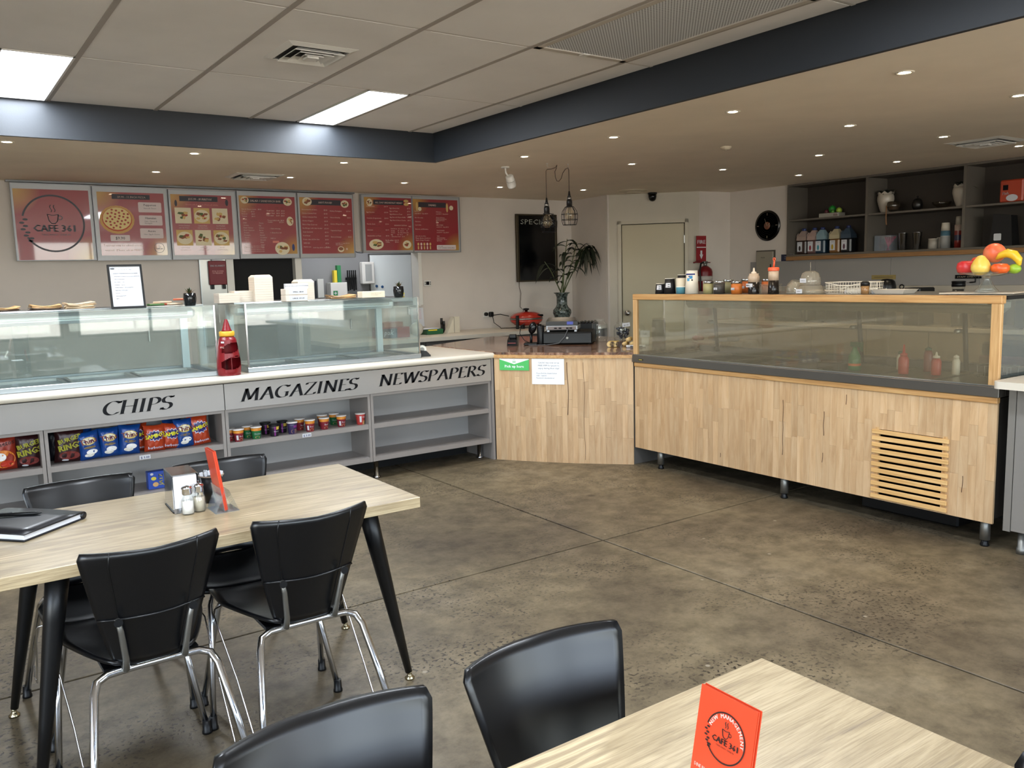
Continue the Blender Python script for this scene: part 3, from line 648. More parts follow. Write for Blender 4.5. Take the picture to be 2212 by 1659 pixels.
for x0, x1, words, lb in ((-0.53, 1.618, [('CHIPS', 0.868, 1.303, .706)], 'long grey sign panel lettered CHIPS'), (1.622, 3.763, [('MAGAZINES', 1.725, 2.600, .703), ('NEWSPAPERS', 2.752, 3.715, .707)], 'long grey sign panel lettered MAGAZINES and NEWSPAPERS')):
    t = thing('sign_panel', lb + ' below the white bench', 'sign', (x0, YF, 0.742))
    MB().rbox(0, x1 - x0, -0.018, 0, -0.087, 0.09, 0.002).build('panel', GLOSS, t)
    m_ = MB()
    for wd, a, b, z in words: nib_word(m_, wd, frame((a - x0, -0.0185, z - 0.742), (1, 0, 0), (0, 0, 1)), 0.083, b - a, SG)
    m_.build('lettering', SG, t)
E1 = MB(); E1.box(3.767, 3.785, YF - 0.018, YF + 0.62, 0.0, 0.835); tag(E1.build('end_panel', LAM), 'narrow grey end panel of the shelf counter beside the pale timber front', 'panel')
# bench top with rounded front edge
def bullnose(name, x0, x1, y0, y1, z0, z1, label):
    m_ = MB(); h = (z1 - z0) / 2; pts = [(y1, z0), (y0 + h, z0)] + [(y0 + h - h * math.cos(a), (z0 + z1) / 2 + h * math.sin(a)) for a in [(-80 + 16 * k) * PI / 180 for k in range(11)]] + [(y0 + h, z1), (y1, z1)]
    n = len(pts); vs = [(x0, y, z) for y, z in pts] + [(x1, y, z) for y, z in pts]
    m_.add(vs, [tuple(range(n))[::-1], tuple(range(n, 2 * n))] + [(i, (i + 1) % n, n + (i + 1) % n, n + i) for i in range(n)])
    return tag(m_.build(name, BENCH), label, 'worktop')
bullnose('worktop', -0.9, 3.80, 5.662, 6.72, 0.836, 0.882, 'long white bench top with rounded edge over the grey sign panels')
def ticket(x, z, txt, label):
    t = thing('price_ticket', label, 'price ticket', (x, YF - 0.001, z)); M = frame((0, 0.003, 0), (1, 0, 0), (0, 0, 1))
    MB().box(-0.033, 0.033, 0.0, 0.003, -0.013, 0.013).build('card', PAPER, t); m_ = MB(); text(m_, txt, frame((0, -0.0005, -0.008), (1, 0, 0), (0, 0, 1)), 0.021, mat('blue_pen', '1B2470'), 'c', bold=0.04); m_.build('handwriting', None, t)
ticket(1.1, 0.409, '$ 3.00', 'handwritten white price ticket on the shelf edge under the chip bags'); ticket(2.184, 0.409, '$ 3.00', 'handwritten white price ticket on the shelf edge under the noodle cups')

# chip bags
def bag(x, z, hgt, wid, body, kind, label, tilt=0.0, y=5.80, yaw=0.0, grp='chip bags on the middle shelf', th=0.035):
    t = thing('chip_bag', label, 'chip bag', (x, y, z + 0.001), yaw, grp); T = Matrix.Rotation(tilt, 4, 'Y')
    rnd = random.Random(int(x * 1000)); ph = rnd.random() * 6
    def surf(u, v, s=1):
        e = (max(0, 1 - abs(2 * u - 1) ** 3)) ** .6 * (max(0, 1 - abs(2 * v - 1) ** 5)) ** .7
        cr = 0.0035 * math.sin(u * 23 + ph) * math.sin(v * 17 + ph * 2)
        pin = 1 - 0.07 * math.sin(PI * v) + 0.05 * max(0, v - .9) * 10
        ps = Vector(((u - .5) * wid * pin, -s * (th * e + cr * e), v * hgt + 0.01 * abs(u - .5) * (1 if v > .9 else 0)))
        return T @ ps
    m_ = MB(); m_.grid(lambda u, v: surf(u, v), 14, 16, body); m_.grid(lambda u, v: surf(1 - u, v, -1), 14, 16, body)
    m_.build('bag_film', None, t)
    pr = MB()
    def P(u, v): q = surf(u, v); return q + Vector((0, -0.0025, 0))
    def oval(cu, cv, ru, rv, mt, jag=0, n=22, lift=0):
        vs = [tuple(P(cu, cv) + Vector((0, -lift, 0)))] + [tuple(P(cu + ru * (1 + (jag if k % 2 else -jag)) * math.cos(2 * PI * k / n), cv + rv * (1 + (jag if k % 2 else -jag)) * math.sin(2 * PI * k / n)) + Vector((0, -lift, 0))) for k in range(n)]
        pr.add(vs, [(0, 1 + k, 1 + (k + 1) % n) for k in range(n)], False, mt)
    def word(s_, cu, cv, size, mt, rot=0.0, lift=0.003, sx=1.0, bold=.05):
        vs, fs = text_geo(s_); xs_ = [q[0] for q in vs]; o = -(min(xs_) + max(xs_)) / 2
        for b_ in (0, bold):
            out = []
            for q in vs:
                a, b = (q[0] + o + b_) * size * sx, (q[1] - .35) * size; a, b = a * math.cos(rot) - b * math.sin(rot), a * math.sin(rot) + b * math.cos(rot)
                u = min(.97, max(.03, cu + a / wid)); v = min(.97, max(.03, cv + b / hgt)); out.append(tuple(P(u, v) + Vector((0, -lift, 0))))
            pr.add(out, fs, False, mt)
    if kind == 'blue':
        oval(.5, .70, .34, .14, mat('logo_gold', 'C9B25A', .35)); oval(.48, .71, .29, .11, mat('logo_cream', 'E3DCC2', .4), lift=.001); word('Thins', .48, .70, .048, mat('logo_maroon', '6E2428', .4), .1, sx=1.0)
        oval(.56, .30, .26, .09, mat('chip_gold', 'CDB071', .5)); oval(.42, .20, .22, .07, mat('cheese_white', 'DAD8D0', .5), lift=.001); oval(.5, .47, .28, .045, mat('tag_brown', '7C6A48', .5))
    elif kind == 'orange':
        oval(.5, .62, .42, .20, mat('star_white', 'CFCBE0', .4), .14, 26); oval(.5, .62, .38, .17, mat('star_blue', '1F1F66', .4), .14, 26, .001); word('SAMBOY', .5, .63, .036, mat('samboy_yellow', 'E4E02A', .4), .18, .004, .95, .09); word('barbecue', .5, .17, .026, mat('star_white'), 0.03, .003, 1.0)
    elif kind == 'rings':
        word('BURGER', .5, .72, .040, mat('rings_yellow', '9C9A2C', .5), .30, .003, .95, .09); word('RINGS', .5, .50, .052, mat('rings_yellow'), .24, .003, .95, .09); oval(.5, .22, .36, .13, mat('rings_red', '6C2420', .45)); oval(.35, .08, .12, .03, PAPER)
    elif kind == 'red':
        word('Cheetos', .5, .80, .040, mat('flame_dark', '3A1512', .5), .12); oval(.5, .35, .42, .26, mat('flame_orange', 'D0782A', .4)); oval(.4, .42, .2, .12, mat('chip_gold'), lift=.001); oval(.62, .2, .25, .1, mat('flame_red', 'B8321E', .4), lift=.001)
    pr.build('print', None, t)
BB, BO, BR, BF = mat('blue_film', '0F3F86', .28, .1), mat('orange_film', 'A83A1A', .3, .1), mat('maroon_film', '2E1214', .3, .1), mat('scarlet_film', '8A2A1A', .3, .1)
BD = mat('dark_film', '1A1B22', .3, .1)
bz = 0.425
bag(0.335, bz, .205, .155, BF, 'red', 'red and yellow chip bag cut by the left edge of the picture', -.03, 5.80)
bag(0.462, bz, .20, .15, BR, 'rings', 'dark maroon ring snack bag beside the leftmost shelf upright', .05, 5.80)
bag(0.635, bz, .19, .13, BD, 'none', 'dark bag in the shadow behind the maroon bag, right of the upright', 0, 5.90)
bag(0.680, bz, .205, .165, BR, 'rings', 'maroon ring snack bag, first on the shelf under the CHIPS sign', .06, 5.80)
bag(0.775, bz, .19, .14, BB, 'blue', 'blue bag standing behind, between the maroon bag and the blue ones', -.05, 5.91)
bag(0.805, bz, .175, .13, BB, 'blue', 'blue chip bag next to the maroon bag, leaning left', -.12, 5.785)
bag(0.915, bz, .182, .125, BB, 'blue', 'middle blue chip bag of the three together', -.02, 5.80)
bag(1.025, bz, .188, .13, BB, 'blue', 'blue chip bag touching the first orange bag', .07, 5.79)
bag(1.095, bz, .178, .12, BO, 'orange', 'orange chip bag half hidden behind its neighbour', 0, 5.86)
bag(1.180, bz, .168, .13, BO, 'orange', 'orange chip bag above the price ticket, logo facing out', .02, 5.785)
bag(1.285, bz, .165, .125, BO, 'orange', 'orange chip bag between another orange bag and a lone blue one', .08, 5.80)
bag(1.345, bz, .18, .12, BB, 'none', 'blue bag standing at the back behind the lone blue bag', -.1, 5.93)
bag(1.375, bz, .185, .12, BB, 'blue', 'lone blue chip bag between two orange bags', -.05, 5.79)
bag(1.480, bz, .20, .13, BO, 'orange', 'last orange chip bag, nearest the right hand upright', -.10, 5.80)
# biscuit box on the lowest shelf
t = thing('biscuit_box', 'blue and yellow snack box on the bottom shelf behind the napkin holder', 'box', (1.18, 5.80, 0.176), 0)
MB().rbox(-0.06, 0.06, -0.03, 0.03, 0, 0.115, .002).build('carton', mat('box_blue', '2147A8', .4), t); m_ = MB(); M = frame((0, -.0305, 0), (1, 0, 0), (0, 0, 1))
text(m_, 'JATZ', frame((.03, -.031, .02), (0, 0, 1), (-1, 0, 0)), .035, mat('box_yellow', 'D9CC4A', .4), bold=.05); disc(m_, M, -.025, .07, .016, .012, mat('box_yellow')); disc(m_, M, -.015, .03, .018, .015, mat('biscuit_tan', 'CFA56A', .5)); disc(m_, M, -.035, .1, .01, .008, PAPER); m_.build('print', None, t)

# noodle cups
LID = mat('cup_lid_white', 'CFCAC6', .45); ORB = mat('cup_orange_band', 'D58A2A', .45)
def cup(x, y, body, label, kind):
    t = thing('noodle_cup', label, 'noodle cup', (x, y, bz), random.Random(int(x * 999)).uniform(-.25, .25), 'noodle cups on the shelf')
    bm = {'beef': mat('cup_maroon', '7A1E2C', .4), 'chicken': mat('cup_green', '1F6A3C', .4), 'black': mat('cup_black', '1C1820', .4), 'purple': mat('cup_purple', '352A52', .4), 'red': mat('cup_red', 'B03A36', .4)}[body]
    m_ = MB(); top = ORB if body in ('beef', 'chicken') else bm
    m_.lathe([(.026, 0), (.0275, .002), (.0335, .058), (.036, .078)], 22, mts=[bm, bm, top]); m_.build('cup_body', None, t)
    m_ = MB(); m_.lathe([(.0385, .078), (.0392, .080), (.0392, .085), (.036, .0865), (0, .087)], 22, mt=LID if body != 'black' else BLACK); m_.build('lid', None, t)
    pr = MB(); R_ = lambda z: .0265 + .0072 * z / .058 + .0009
    def pt(a, z): return (R_(z) * math.sin(a), -R_(z) * math.cos(a), z)
    def patch(a0, a1, z0, z1, mt):
        n = 5; vs = [pt(a0 + (a1 - a0) * k / n, z) for z in (z0, z1) for k in range(n + 1)]; pr.add(vs, [(k, k + 1, n + 2 + k, n + 1 + k) for k in range(n)], False, mt)
    def wd(s_, ca, cz, size, mt, fl=.0008):
        vs, fs = text_geo(s_); xs_ = [q[0] for q in vs]; o = -(min(xs_) + max(xs_)) / 2; out = []
        for q in vs: z = cz + (q[1] - .35) * size; a = ca + (q[0] + o) * size / .034; p_ = pt(a, z); out.append((p_[0] * 1.02, p_[1] * 1.02 - fl, z))
        pr.add(out, fs, False, mt)
    nood = mat('noodle_tan', 'B98F5C', .6)
    if body in ('beef', 'chicken'):
        wd('Beef' if body == 'beef' else 'Chicken', .1, .038, .016, PAPER); patch(-1.0, -.55, .012, .045, PAPER) if kind else None
        vs = [pt(.1 + .55 * math.cos(q), .013 + .010 * math.sin(q)) for q in [2 * PI * k / 12 for k in range(12)]]; pr.add(vs, [tuple(range(12))], False, nood); wd('noodles', .1, .066, .010, mat('cup_maroon'), .003)
    elif body == 'black': patch(-.5, -.15, .005, .07, mat('cup_violet', '7A2A7C', .4)); patch(-.05, .8, .048, .07, mat('cup_gold', 'CDB04A', .4)); wd('Hot Noodle', .3, .036, .012, PAPER)
    elif body == 'purple':
        vs = [pt(.15 + .8 * math.cos(q), .02 + .017 * math.sin(q)) for q in [2 * PI * k / 14 for k in range(14)]]; pr.add(vs, [tuple(range(14))], False, nood); patch(-.1, .9, .048, .062, mat('cup_violet'))
    else: patch(-.8, -.35, .02, .065, PAPER); wd('Chilli', .3, .058, .016, PAPER); patch(-.05, .8, .0, .03, nood)
    pr.build('label_print', None, t)
for a in [(1.668, 5.79, 'beef', 'noodle cup half hidden by the left upright, behind the first maroon cup', 0), (1.712, 5.735, 'beef', 'maroon noodle cup at the left front of the row', 1), (1.800, 5.82, 'chicken', 'green noodle cup in the back row, behind the green front one', 0), (1.838, 5.745, 'chicken', 'green noodle cup at the front of the row', 0),
          (1.945, 5.87, 'black', 'black lidded noodle cup in the back row, left one', 0), (1.968, 5.755, 'black', 'black and violet noodle cup at the front', 0), (2.062, 5.85, 'black', 'dark noodle cup in the back row behind the purple one', 0), (2.098, 5.75, 'purple', 'purple noodle cup with a noodle picture at the front', 0),
          (2.195, 5.86, 'beef', 'maroon cup in the back row just right of the purple one', 0), (2.232, 5.755, 'beef', 'maroon noodle cup above the price ticket, barcode showing', 1), (2.385, 5.90, 'beef', 'maroon noodle cup in the back row right of centre', 0), (2.345, 5.765, 'beef', 'maroon noodle cup right of the one above the price ticket', 0),
          (2.478, 5.90, 'chicken', 'green noodle cup at the back, right end of the group', 0), (2.483, 5.775, 'beef', 'maroon noodle cup at the right end of the group', 1), (2.632, 5.765, 'red', 'lone red and black chilli noodle cup at the right of the shelf', 0)]: cup(*a)
# ------------------------------------------------------------------ glass food cases on the left bench
WSTEEL = mat('bright_steel', '959B9F', 0.3, 0.85); CANOPY = mat('case_canopy_white', 'C9D6DC', .35, .3)
def food_case(x0, x1, label, deck=None):
    L = x1 - x0; D = 0.62; t = thing('food_case', label, 'display case', (x0, 5.79, 0.882))
    b = MB(); b.rbox(-0.012, L + 0.012, -0.012, 0.012, 0, 0.034, .003); b.rbox(-0.012, L + .012, D - .012, D + .012, 0, 0.034, .003); b.box(-.012, .012, .012, D - .012, 0, .034); b.box(L - .012, L + .012, .012, D - .012, 0, .034); b.build('base_frame', WSTEEL, t)
    MB().box(0.012, L - .012, .012, D - .012, 0.0, 0.012).build('deck', mat('case_deck', '6F7880', .35, .7), t)
    n = max(2, int(L / .4))
    for k in range(n):
        a = .05 + (L - .1) * k / n; c = .05 + (L - .1) * (k + 1) / n - .02; p = MB()
        p.box(a, c, .09, .11, .012, .028); p.box(a, c, .45, .47, .012, .028); p.box(a, a + .02, .11, .45, .012, .028); p.box(c - .02, c, .11, .45, .012, .028); p.build('pan_frame', STEEL, t)
    MB().box(0.004, L - .004, -0.004, 0.002, .034, .468).build('front_glass', GLASS, t)
    MB().box(L - .004, L + .002, .002, D, .034, .468).build('end_glass', GLASS, t)
    MB().box(-.002, .004, .002, D, .034, .468).build('end_glass', GLASS, t)
    MB().box(0, L, -.004, .24, .468, .474).build('top_glass', GLASS, t)
    MB().rbox(0.0, L, .24, D + .03, .462, .478, .003).build('top_plate', WSTEEL, t)
    MB().box(L - .004, L + .006, -.008, .004, .034, .474).build('corner_strip', CHROME, t); MB().box(-.006, .004, -.008, .004, .034, .474).build('corner_strip', CHROME, t)
    c = MB(); c.rbox(.02, L - .04, .30, .42, .385, .455, .02); c.build('light_canopy', CANOPY, t)
    c = MB(); c.tube([(.08, .29, .425), (L - .1, .29, .425)], .013, 10); c.build('lamp_tube', mat('case_tube', 'EAF4F8', .3), t)
    for px_ in (.03, L - .09): MB().box(px_, px_ + .05, D - .08, D - .05, .012, .462).build('rear_post', CANOPY, t)
    MB().box(.05, L * .52, D - .02, D - .014, .03, .45).build('sliding_door', GLASSD, t); MB().box(L * .48, L - .06, D - .008, D - .002, .03, .45).build('sliding_door', GLASSD, t)
    for hx in (.18, L - .3): MB().rbox(hx, hx + .012, D - .034, D - .02, .22, .30, .003).build('door_handle', STEEL, t)
    return t
food_case(-0.55, 1.62, 'long empty glass food case with chrome edges above the CHIPS sign')
food_case(1.832, 3.168, 'shorter glass food case with chrome edges above the MAGAZINES sign')
u = thing('steel_upright', 'bare steel equipment housing behind the gap between the two glass cases', 'equipment', (1.70, 6.47, 0.882)); MB().rbox(-.05, .03, 0, .03, .33, .47, .004).build('post', CREAM, u); MB().rbox(-.09, .09, .0, .05, .30, .34, .004).build('bracket', CREAM, u); MB().rbox(-.02, .0, .02, .03, .0, .33, .002).build('stem', CREAM, u)
TC = 1.3605; TG = 1.3565
# certificate frame on the left case
t = thing('certificate_frame', 'black framed food certificate standing on the left glass case', 'picture frame', (1.02, 5.93, TG)); Mf = Matrix.Rotation(math.radians(-9), 4, 'X')
m_ = MB(); W_, H_ = .208, .285
for a, b, c, d in ((0, W_, 0, .012), (0, W_, H_ - .012, H_), (0, .012, .012, H_ - .012), (W_ - .012, W_, .012, H_ - .012)): m_.box(a, b, 0, .016, c, d, M=Mf)
m_.build('frame', BLACK, t); MB().box(.010, W_ - .010, .005, .009, .010, H_ - .010, M=Mf).build('sheet', PAPER, t)
m_ = MB(); G = mat('grey_print', '3A3D44'); Mp = Mf @ frame((0, .0045, 0), (1, 0, 0), (0, 0, 1))
text(m_, 'FOOD ACT 1984', Mp @ Matrix.Translation((.104, .248, 0)), .011, G, 'c'); text(m_, 'CERTIFICATE OF REGISTRATION OF A FOOD PREMISES', Mp @ Matrix.Translation((.104, .225, 0)), .0062, G, 'c', bold=.10)
for k, s_ in enumerate(['This premises is registered in accordance with the Act', 'Class 2 food premises', 'Reg. number     F 361', 'Proprietor    Cafe 361', 'Premises address    Old Geelong Road', 'Expiry date:  31 December', 'Issued by', 'Environmental Health', 'Signed']): text(m_, s_, Mp @ Matrix.Translation((.035, .205 - .018 * k, 0)), .0070, G, bold=.06)
disc(m_, Mp, .03, .258, .014, .005, G); m_.build('print', None, t); MB().box(.09, .12, .058, .062, .0, .17, M=Matrix.Rotation(math.radians(4), 4, 'X')).build('stand', BLACK, t)
# snack bags of paper on the case
KR = wood('kraft_paper', [(.3, 'A98358'), (.7, 'CFA978')], (4, 4, 4), .8)
PW = mat('cream_paper', 'D8C0A0', .8)
def paper_stack(x, y, n, w_, mt1, mt2, label, seed, nm='paper_bag_stack'):
    t = thing(nm, label, 'paper bags', (x, y, TC)); r = random.Random(seed)
    for k in range(n):
        z = .004 * k; lift = .010 * (k + 1) / n; a = r.uniform(-.2, .2); Mz = Matrix.Rotation(a, 4, 'Z')
        m_ = MB(); q = r.random() * 4
        m_.grid(lambda u, v: Mz @ Vector(((u - .5) * w_, (v - .5) * .14, z + lift * (abs(2 * u - 1) ** 2 + .3 * math.sin(5 * u + q)) * (.6 + .4 * v))), 8, 4, mt1 if k >= n // 2 else mt2, thick=(0, 0, .003)); m_.build('paper_bag', None, t)
DKP = mat('dark_paper', '5A4A40', .8)
paper_stack(0.44, 6.12, 6, .15, KR, DKP, 'small stack of brown paper bags at the far left of the glass case', 1)
paper_stack(0.665, 6.12, 7, .17, KR, DKP, 'stack of kraft paper bags between two others on the left case', 2)
paper_stack(0.86, 6.12, 9, .17, PW, PW, 'pale stack of paper bags just left of the certificate', 3)
for k, (x, c1_, lb) in enumerate([(1.335, '3F6B35', 'green edged packet'), (1.40, 'A8442E', 'reddish flat packet'), (1.45, 'C9B49A', 'pale flat packet on the pile'), (1.385, 'C2B09A', 'pale wrapper on top'), (1.51, 'B05A40', 'orange and white packet')]):
    t = thing('food_packet', lb + ' in the pile between the certificate and the potted plant', 'packet', (x, 6.15 + .02 * (k % 2), TC + (.0 if k < 3 else .014) + (0.016 if k == 4 else 0)), .2 * k); m_ = MB(); m_.rbox(-.05, .05, -.04, .04, 0, .013, .004); m_.build('packet', mat('packet_%s' % 'abcde'[k], c1_, .5), t); MB().box(-.04, .03, -.03, .02, .0131, .0137).build('label_print', PW, t)
GR = mat('dark_leaf', '2F3A1E', .5); GR2 = mat('bronze_leaf', '5A4426', .5)
def pot_plant(x, y, z, label):
    t = thing('potted_plant', label, 'plant', (x, y, z)); m_ = MB()
    vs = []; r = random.Random(5)
    m_.lathe([(.034, 0), (.040, .02), (.043, .05), (.040, .082), (.034, .084), (.030, .07)], 7); m_.build('faceted_pot', mat('black_glazed_pot', '101214', .15), t)
    lf = MB()
    for k in range(16):
        a = k * 2.4; tilt = .35 + .5 * (k % 3) / 2; L_ = .05 + .012 * (k % 2); d = Vector((math.cos(a) * math.sin(tilt), math.sin(a) * math.sin(tilt), math.cos(tilt))); s_ = Vector((-math.sin(a), math.cos(a), 0)) * .006
        p0 = Vector((0, 0, .075)); p1 = p0 + d * L_ * .5; p2 = p0 + d * L_ + Vector((0, 0, -.008))
        lf.add([tuple(p0 - s_ * .6), tuple(p0 + s_ * .6), tuple(p1 + s_), tuple(p1 - s_), tuple(p2)], [(0, 1, 2, 3), (3, 2, 4)], False, GR if k % 2 else GR2)
    lf.build('leaves', None, t)
pot_plant(1.500, 5.90, TG, 'little spiky plant in a black faceted pot on the left glass case'); pot_plant(3.085, 5.93, TG, 'little spiky plant in a black faceted pot on the right glass case')
# foam containers
FOAM = mat('white_foam', 'CDC1B1', .75)
def foam(x, y, w_, d_, h, n, label, taper=True):
    t = thing('foam_container_stack', label, 'foam containers', (x, y, TC), group='foam container stacks')
    for k in range(n):
        m_ = MB(); z0 = h * k / n; z1 = h * (k + 1) / n - .0006; a = w_ / 2; c = a * .86; q = d_ / 2; e = q * .86
        if taper and k == n - 1: z1 = h; a2, q2 = c * .9, e * .9
        else: a2, q2 = a, q
        a1, q1 = a, q
        vs = [(-a1, -q1, z0), (a1, -q1, z0), (a1, q1, z0), (-a1, q1, z0), (-a2, -q2, z1), (a2, -q2, z1), (a2, q2, z1), (-a2, q2, z1)]
        m_.add(vs, [(0, 3, 2, 1), (4, 5, 6, 7), (0, 1, 5, 4), (1, 2, 6, 5), (2, 3, 7, 6), (3, 0, 4, 7)]); m_.build('container', FOAM, t)
foam(1.81, 6.12, .145, .13, .068, 4, 'lowest stack of white foam containers at the left end of the right case', False)
foam(1.935, 6.17, .145, .13, .082, 5, 'second stack of white foam containers, beside the tallest one', False)
foam(2.065, 6.13, .135, .13, .192, 11, 'tallest stack of white foam containers'); foam(2.385, 6.13, .125, .13, .152, 9, 'white foam stack behind the price cards')
def pbox(x, y, z, w_, d_, h, txt, label, size):
    t = thing('price_box', label, 'box', (x, y, z)); MB().rbox(-w_ / 2, w_ / 2, 0, d_, 0, h, .003).build('carton', mat('clear_white_tub', 'D5C9BC', .5), t)
    m_ = MB(); M = frame((0, -.0006, 0), (1, 0, 0), (0, 0, 1)); card(m_, M, -w_ * .33, w_ * .47, .006, h - .006, PAPER); text(m_, txt, M @ Matrix.Translation((w_ * .07, h / 2 - size * .35, 0)), size, INK, 'c', bold=.05); m_.build('price_label', None, t)
pbox(2.235, 5.87, TG, .165, .10, .045, 'LARGE  $12.00', 'lower white tub with a LARGE price label on the right case', .014); pbox(2.235, 5.87, TG + .0455, .165, .10, .045, 'SMALL  $8.00', 'upper white tub with a SMALL price label', .014)
t = thing('paper_note', 'folded note about adding a drink, on top of the price tubs', 'note', (2.25, 5.90, TG + .0915)); m_ = MB(); m_.box(-.085, .085, 0, .03, 0, .036); m_.build('card', PAPER, t); m_ = MB(); text(m_, 'ADD $3 FOR A CAN OF SOFT DRINK', frame((0, -.0006, .015), (1, 0, 0), (0, 0, 1)), .0105, INK, 'c'); m_.build('print', None, t)
t = thing('white_carton', 'low white carton with faint print near the right end of the case', 'box', (2.87, 5.93, TC)); MB().rbox(-.095, .095, 0, .09, 0, .048, .002).build('carton', mat('ivory_card', 'DCCFB8', .6), t); m_ = MB(); text(m_, 'Please ask our staff\nfor assistance', frame((.02, -.0006, .028), (1, 0, 0), (0, 0, 1)), .011, mat('faint_print', 'A99A80'), 'c'); m_.build('print', None, t)
paper_stack(2.665, 6.08, 5, .20, KR, KR, 'flat brown paper bags lying left of the white carton', 9)
t = thing('yellow_block', 'small yellow block behind the right potted plant', 'block', (3.15, 5.99, TG)); MB().rbox(-.012, .012, -.01, .01, 0, .03, .002).build('block', mat('bright_yellow', 'D8C33A', .5), t); MB().box(-.008, .008, -.0103, -.01, .006, .02).build('print', PAPER, t)
t = thing('tape_dispenser', 'black tape dispenser with white roll beside the right glass case', 'tape dispenser', (3.245, 5.86, .883), -.5); m_ = MB()
m_.prism([(-.03, -.02), (.055, -.02), (.055, .02), (-.03, .02)], 0, .012); m_.add([(-.03, -.02, .012), (.05, -.02, .012), (.02, -.02, .045), (-.03, -.02, .05), (-.03, .02, .012), (.05, .02, .012), (.02, .02, .045), (-.03, .02, .05)], [(0, 1, 2, 3), (7, 6, 5, 4), (3, 2, 6, 7), (1, 5, 6, 2), (0, 3, 7, 4)]); m_.build('body', BLACK, t)
Mr = Matrix.Translation((-.01, 0, .055)) @ Matrix.Rotation(PI / 2, 4, 'X'); m_ = MB(); m_.lathe([(.034, -.012), (.034, .012)], 24, M=Mr); m_.build('tape_roll', mat('tape_white', 'E0DDD4', .3), t); m_ = MB(); m_.lathe([(.018, -.014), (.018, .014)], 16, M=Mr); m_.build('hub', mat('hub_grey', '8F8C86', .4), t)
# sauce-bottle shaped condiment holder
RED = mat('sauce_red', '7E141C', .35); YEL = mat('sauce_yellow', 'D9A62E', .4)
t = thing('sauce_bottle_holder', 'big red and yellow bottle shaped condiment stand between the glass cases', 'condiment holder', (1.688, 5.76, .883)); n = 40; prof = [(.070, 0), (.076, .02), (.079, .06), (.077, .10), (.070, .15), (.064, .20), (.058, .24), (.046, .258), (.042, .262)]
m_ = MB(); NZ = 44; vs = []
def rad(z):
    for (r0, z0), (r1, z1) in zip(prof, prof[1:]):
        if z <= z1: return r0 + (r1 - r0) * (z - z0) / (z1 - z0)
    return prof[-1][0]
def hole(a, z):                                       # two scooped openings facing the room
    a_ = (a + PI / 2 - .15 + PI) % (2 * PI) - PI
    return any((a_ / 1.15) ** 2 + ((z - zc - .012 * a_) / rz_) ** 2 < 1 for zc, rz_ in ((.085, .042), (.185, .034)))
for s_, off in ((1, 0), (-1, .004)):
    for j in range(NZ):
        for k in range(n):
            a0, a1 = 2 * PI * k / n, 2 * PI * (k + 1) / n; z0, z1 = .262 * j / NZ, .262 * (j + 1) / NZ
            if hole((a0 + a1) / 2, (z0 + z1) / 2): continue
            q = [((rad(z) - off) * math.cos(a), (rad(z) - off) * math.sin(a), z) for a, z in ((a0, z0), (a1, z0), (a1, z1), (a0, z1))]
            m_.add(q, [(0, 1, 2, 3) if s_ > 0 else (3, 2, 1, 0)], True)
m_.lathe([(.072, .118), (.072, .123)], 24); m_.lathe([(.074, 0.001), (.074, .006)], 24); m_.box(-.002, .002, -.065, .065, .006, .118); m_.build('bottle_shell', RED, t)
m_ = MB(); m_.lathe([(.048, .262), (.050, .266), (.050, .292), (.044, .296)], 28); m_.build('collar', YEL, t)
m_ = MB(); m_.lathe([(.036, .296), (.030, .305), (.010, .372), (.008, .376), (0, .377)], 24); m_.build('nozzle', RED, t)
m_ = MB(); pr = MB(); M = frame((-.045, -.0465, .225), (.72, -.69, 0), (0, 0, 1)); card(pr, M, -.012, .012, -.006, .006, PAPER, .002); text(pr, 'MG', frame((-.062, -.045, .185), (.65, -.76, 0), (.1, .05, 1)), .02, mat('logo_pink', 'D8A8A0'), bold=.05, off=.002); pr.build('print', None, t)
# ------------------------------------------------------------------ menu boards
YM = 8.33
AL = mat('board_frame_grey', 'A5A7A9', .45, .3); DKB = mat('menu_heading_dark', '2E2B33', .5); WT = mat('menu_text_white', 'D6BEB4', .6); DT = mat('menu_text_dark', '4E2024', .6)
FOODS = [mat('food_yellow', 'C7A768', .6), mat('food_brown', '7E4B2E', .6), mat('food_cream', 'D8CDB0', .6), mat('food_green', '4B5B2E', .6), mat('food_red', '9C3B30', .6)]
def board(x0, x1, z0, z1, p, label, light=1):
    """x0..x1 frame, p = printed area (px0,px1,pz0,pz1)"""
    t = thing('menu_board', label, 'menu board', (x0, YM, z0)); W_, H_ = x1 - x0, z1 - z0
    MB().rbox(0, W_, 0, .03, 0, H_, .004).build('backing_panel', AL, t)
    MB().box(p[0] - x0, p[1] - x0, -.002, -.0002, p[2] - z0, p[3] - z0).build('poster', board_mat('menu_print'), t)
    fr_ = MB(); r = .006
    for a, b, c, d in ((0, W_, 0, r), (0, W_, H_ - r, H_), (0, r, r, H_ - r), (W_ - r, W_, r, H_ - r)): fr_.box(a, b, -.006, -.0002, c, d)
    fr_.build('edge_frame', mat('board_edge', '8A8C8F', .4, .4), t)
    return t, MB(), frame((-x0, -.0022, -z0), (1, 0, 0), (0, 0, 1))
def T_(mb, M, s_, x, z, size, mt=WT, al='l', **k): text(mb, s_, M @ Matrix.Translation((x, z, 0)), size, mt, al, **k)
def plate(mb, M, x, z, r, seed, ry=None):
    rn = random.Random(seed); ry = ry or r * .85; disc(mb, M, x, z, r, ry, FOODS[2], .0004)
    for k in range(9): disc(mb, M, x + rn.uniform(-.5, .5) * r, z + rn.uniform(-.45, .45) * ry, rn.uniform(.15, .38) * r, rn.uniform(.12, .3) * ry, FOODS[rn.choice([0, 1, 1, 3, 0, 4])], .0006 + k * .0001, 9, .1)
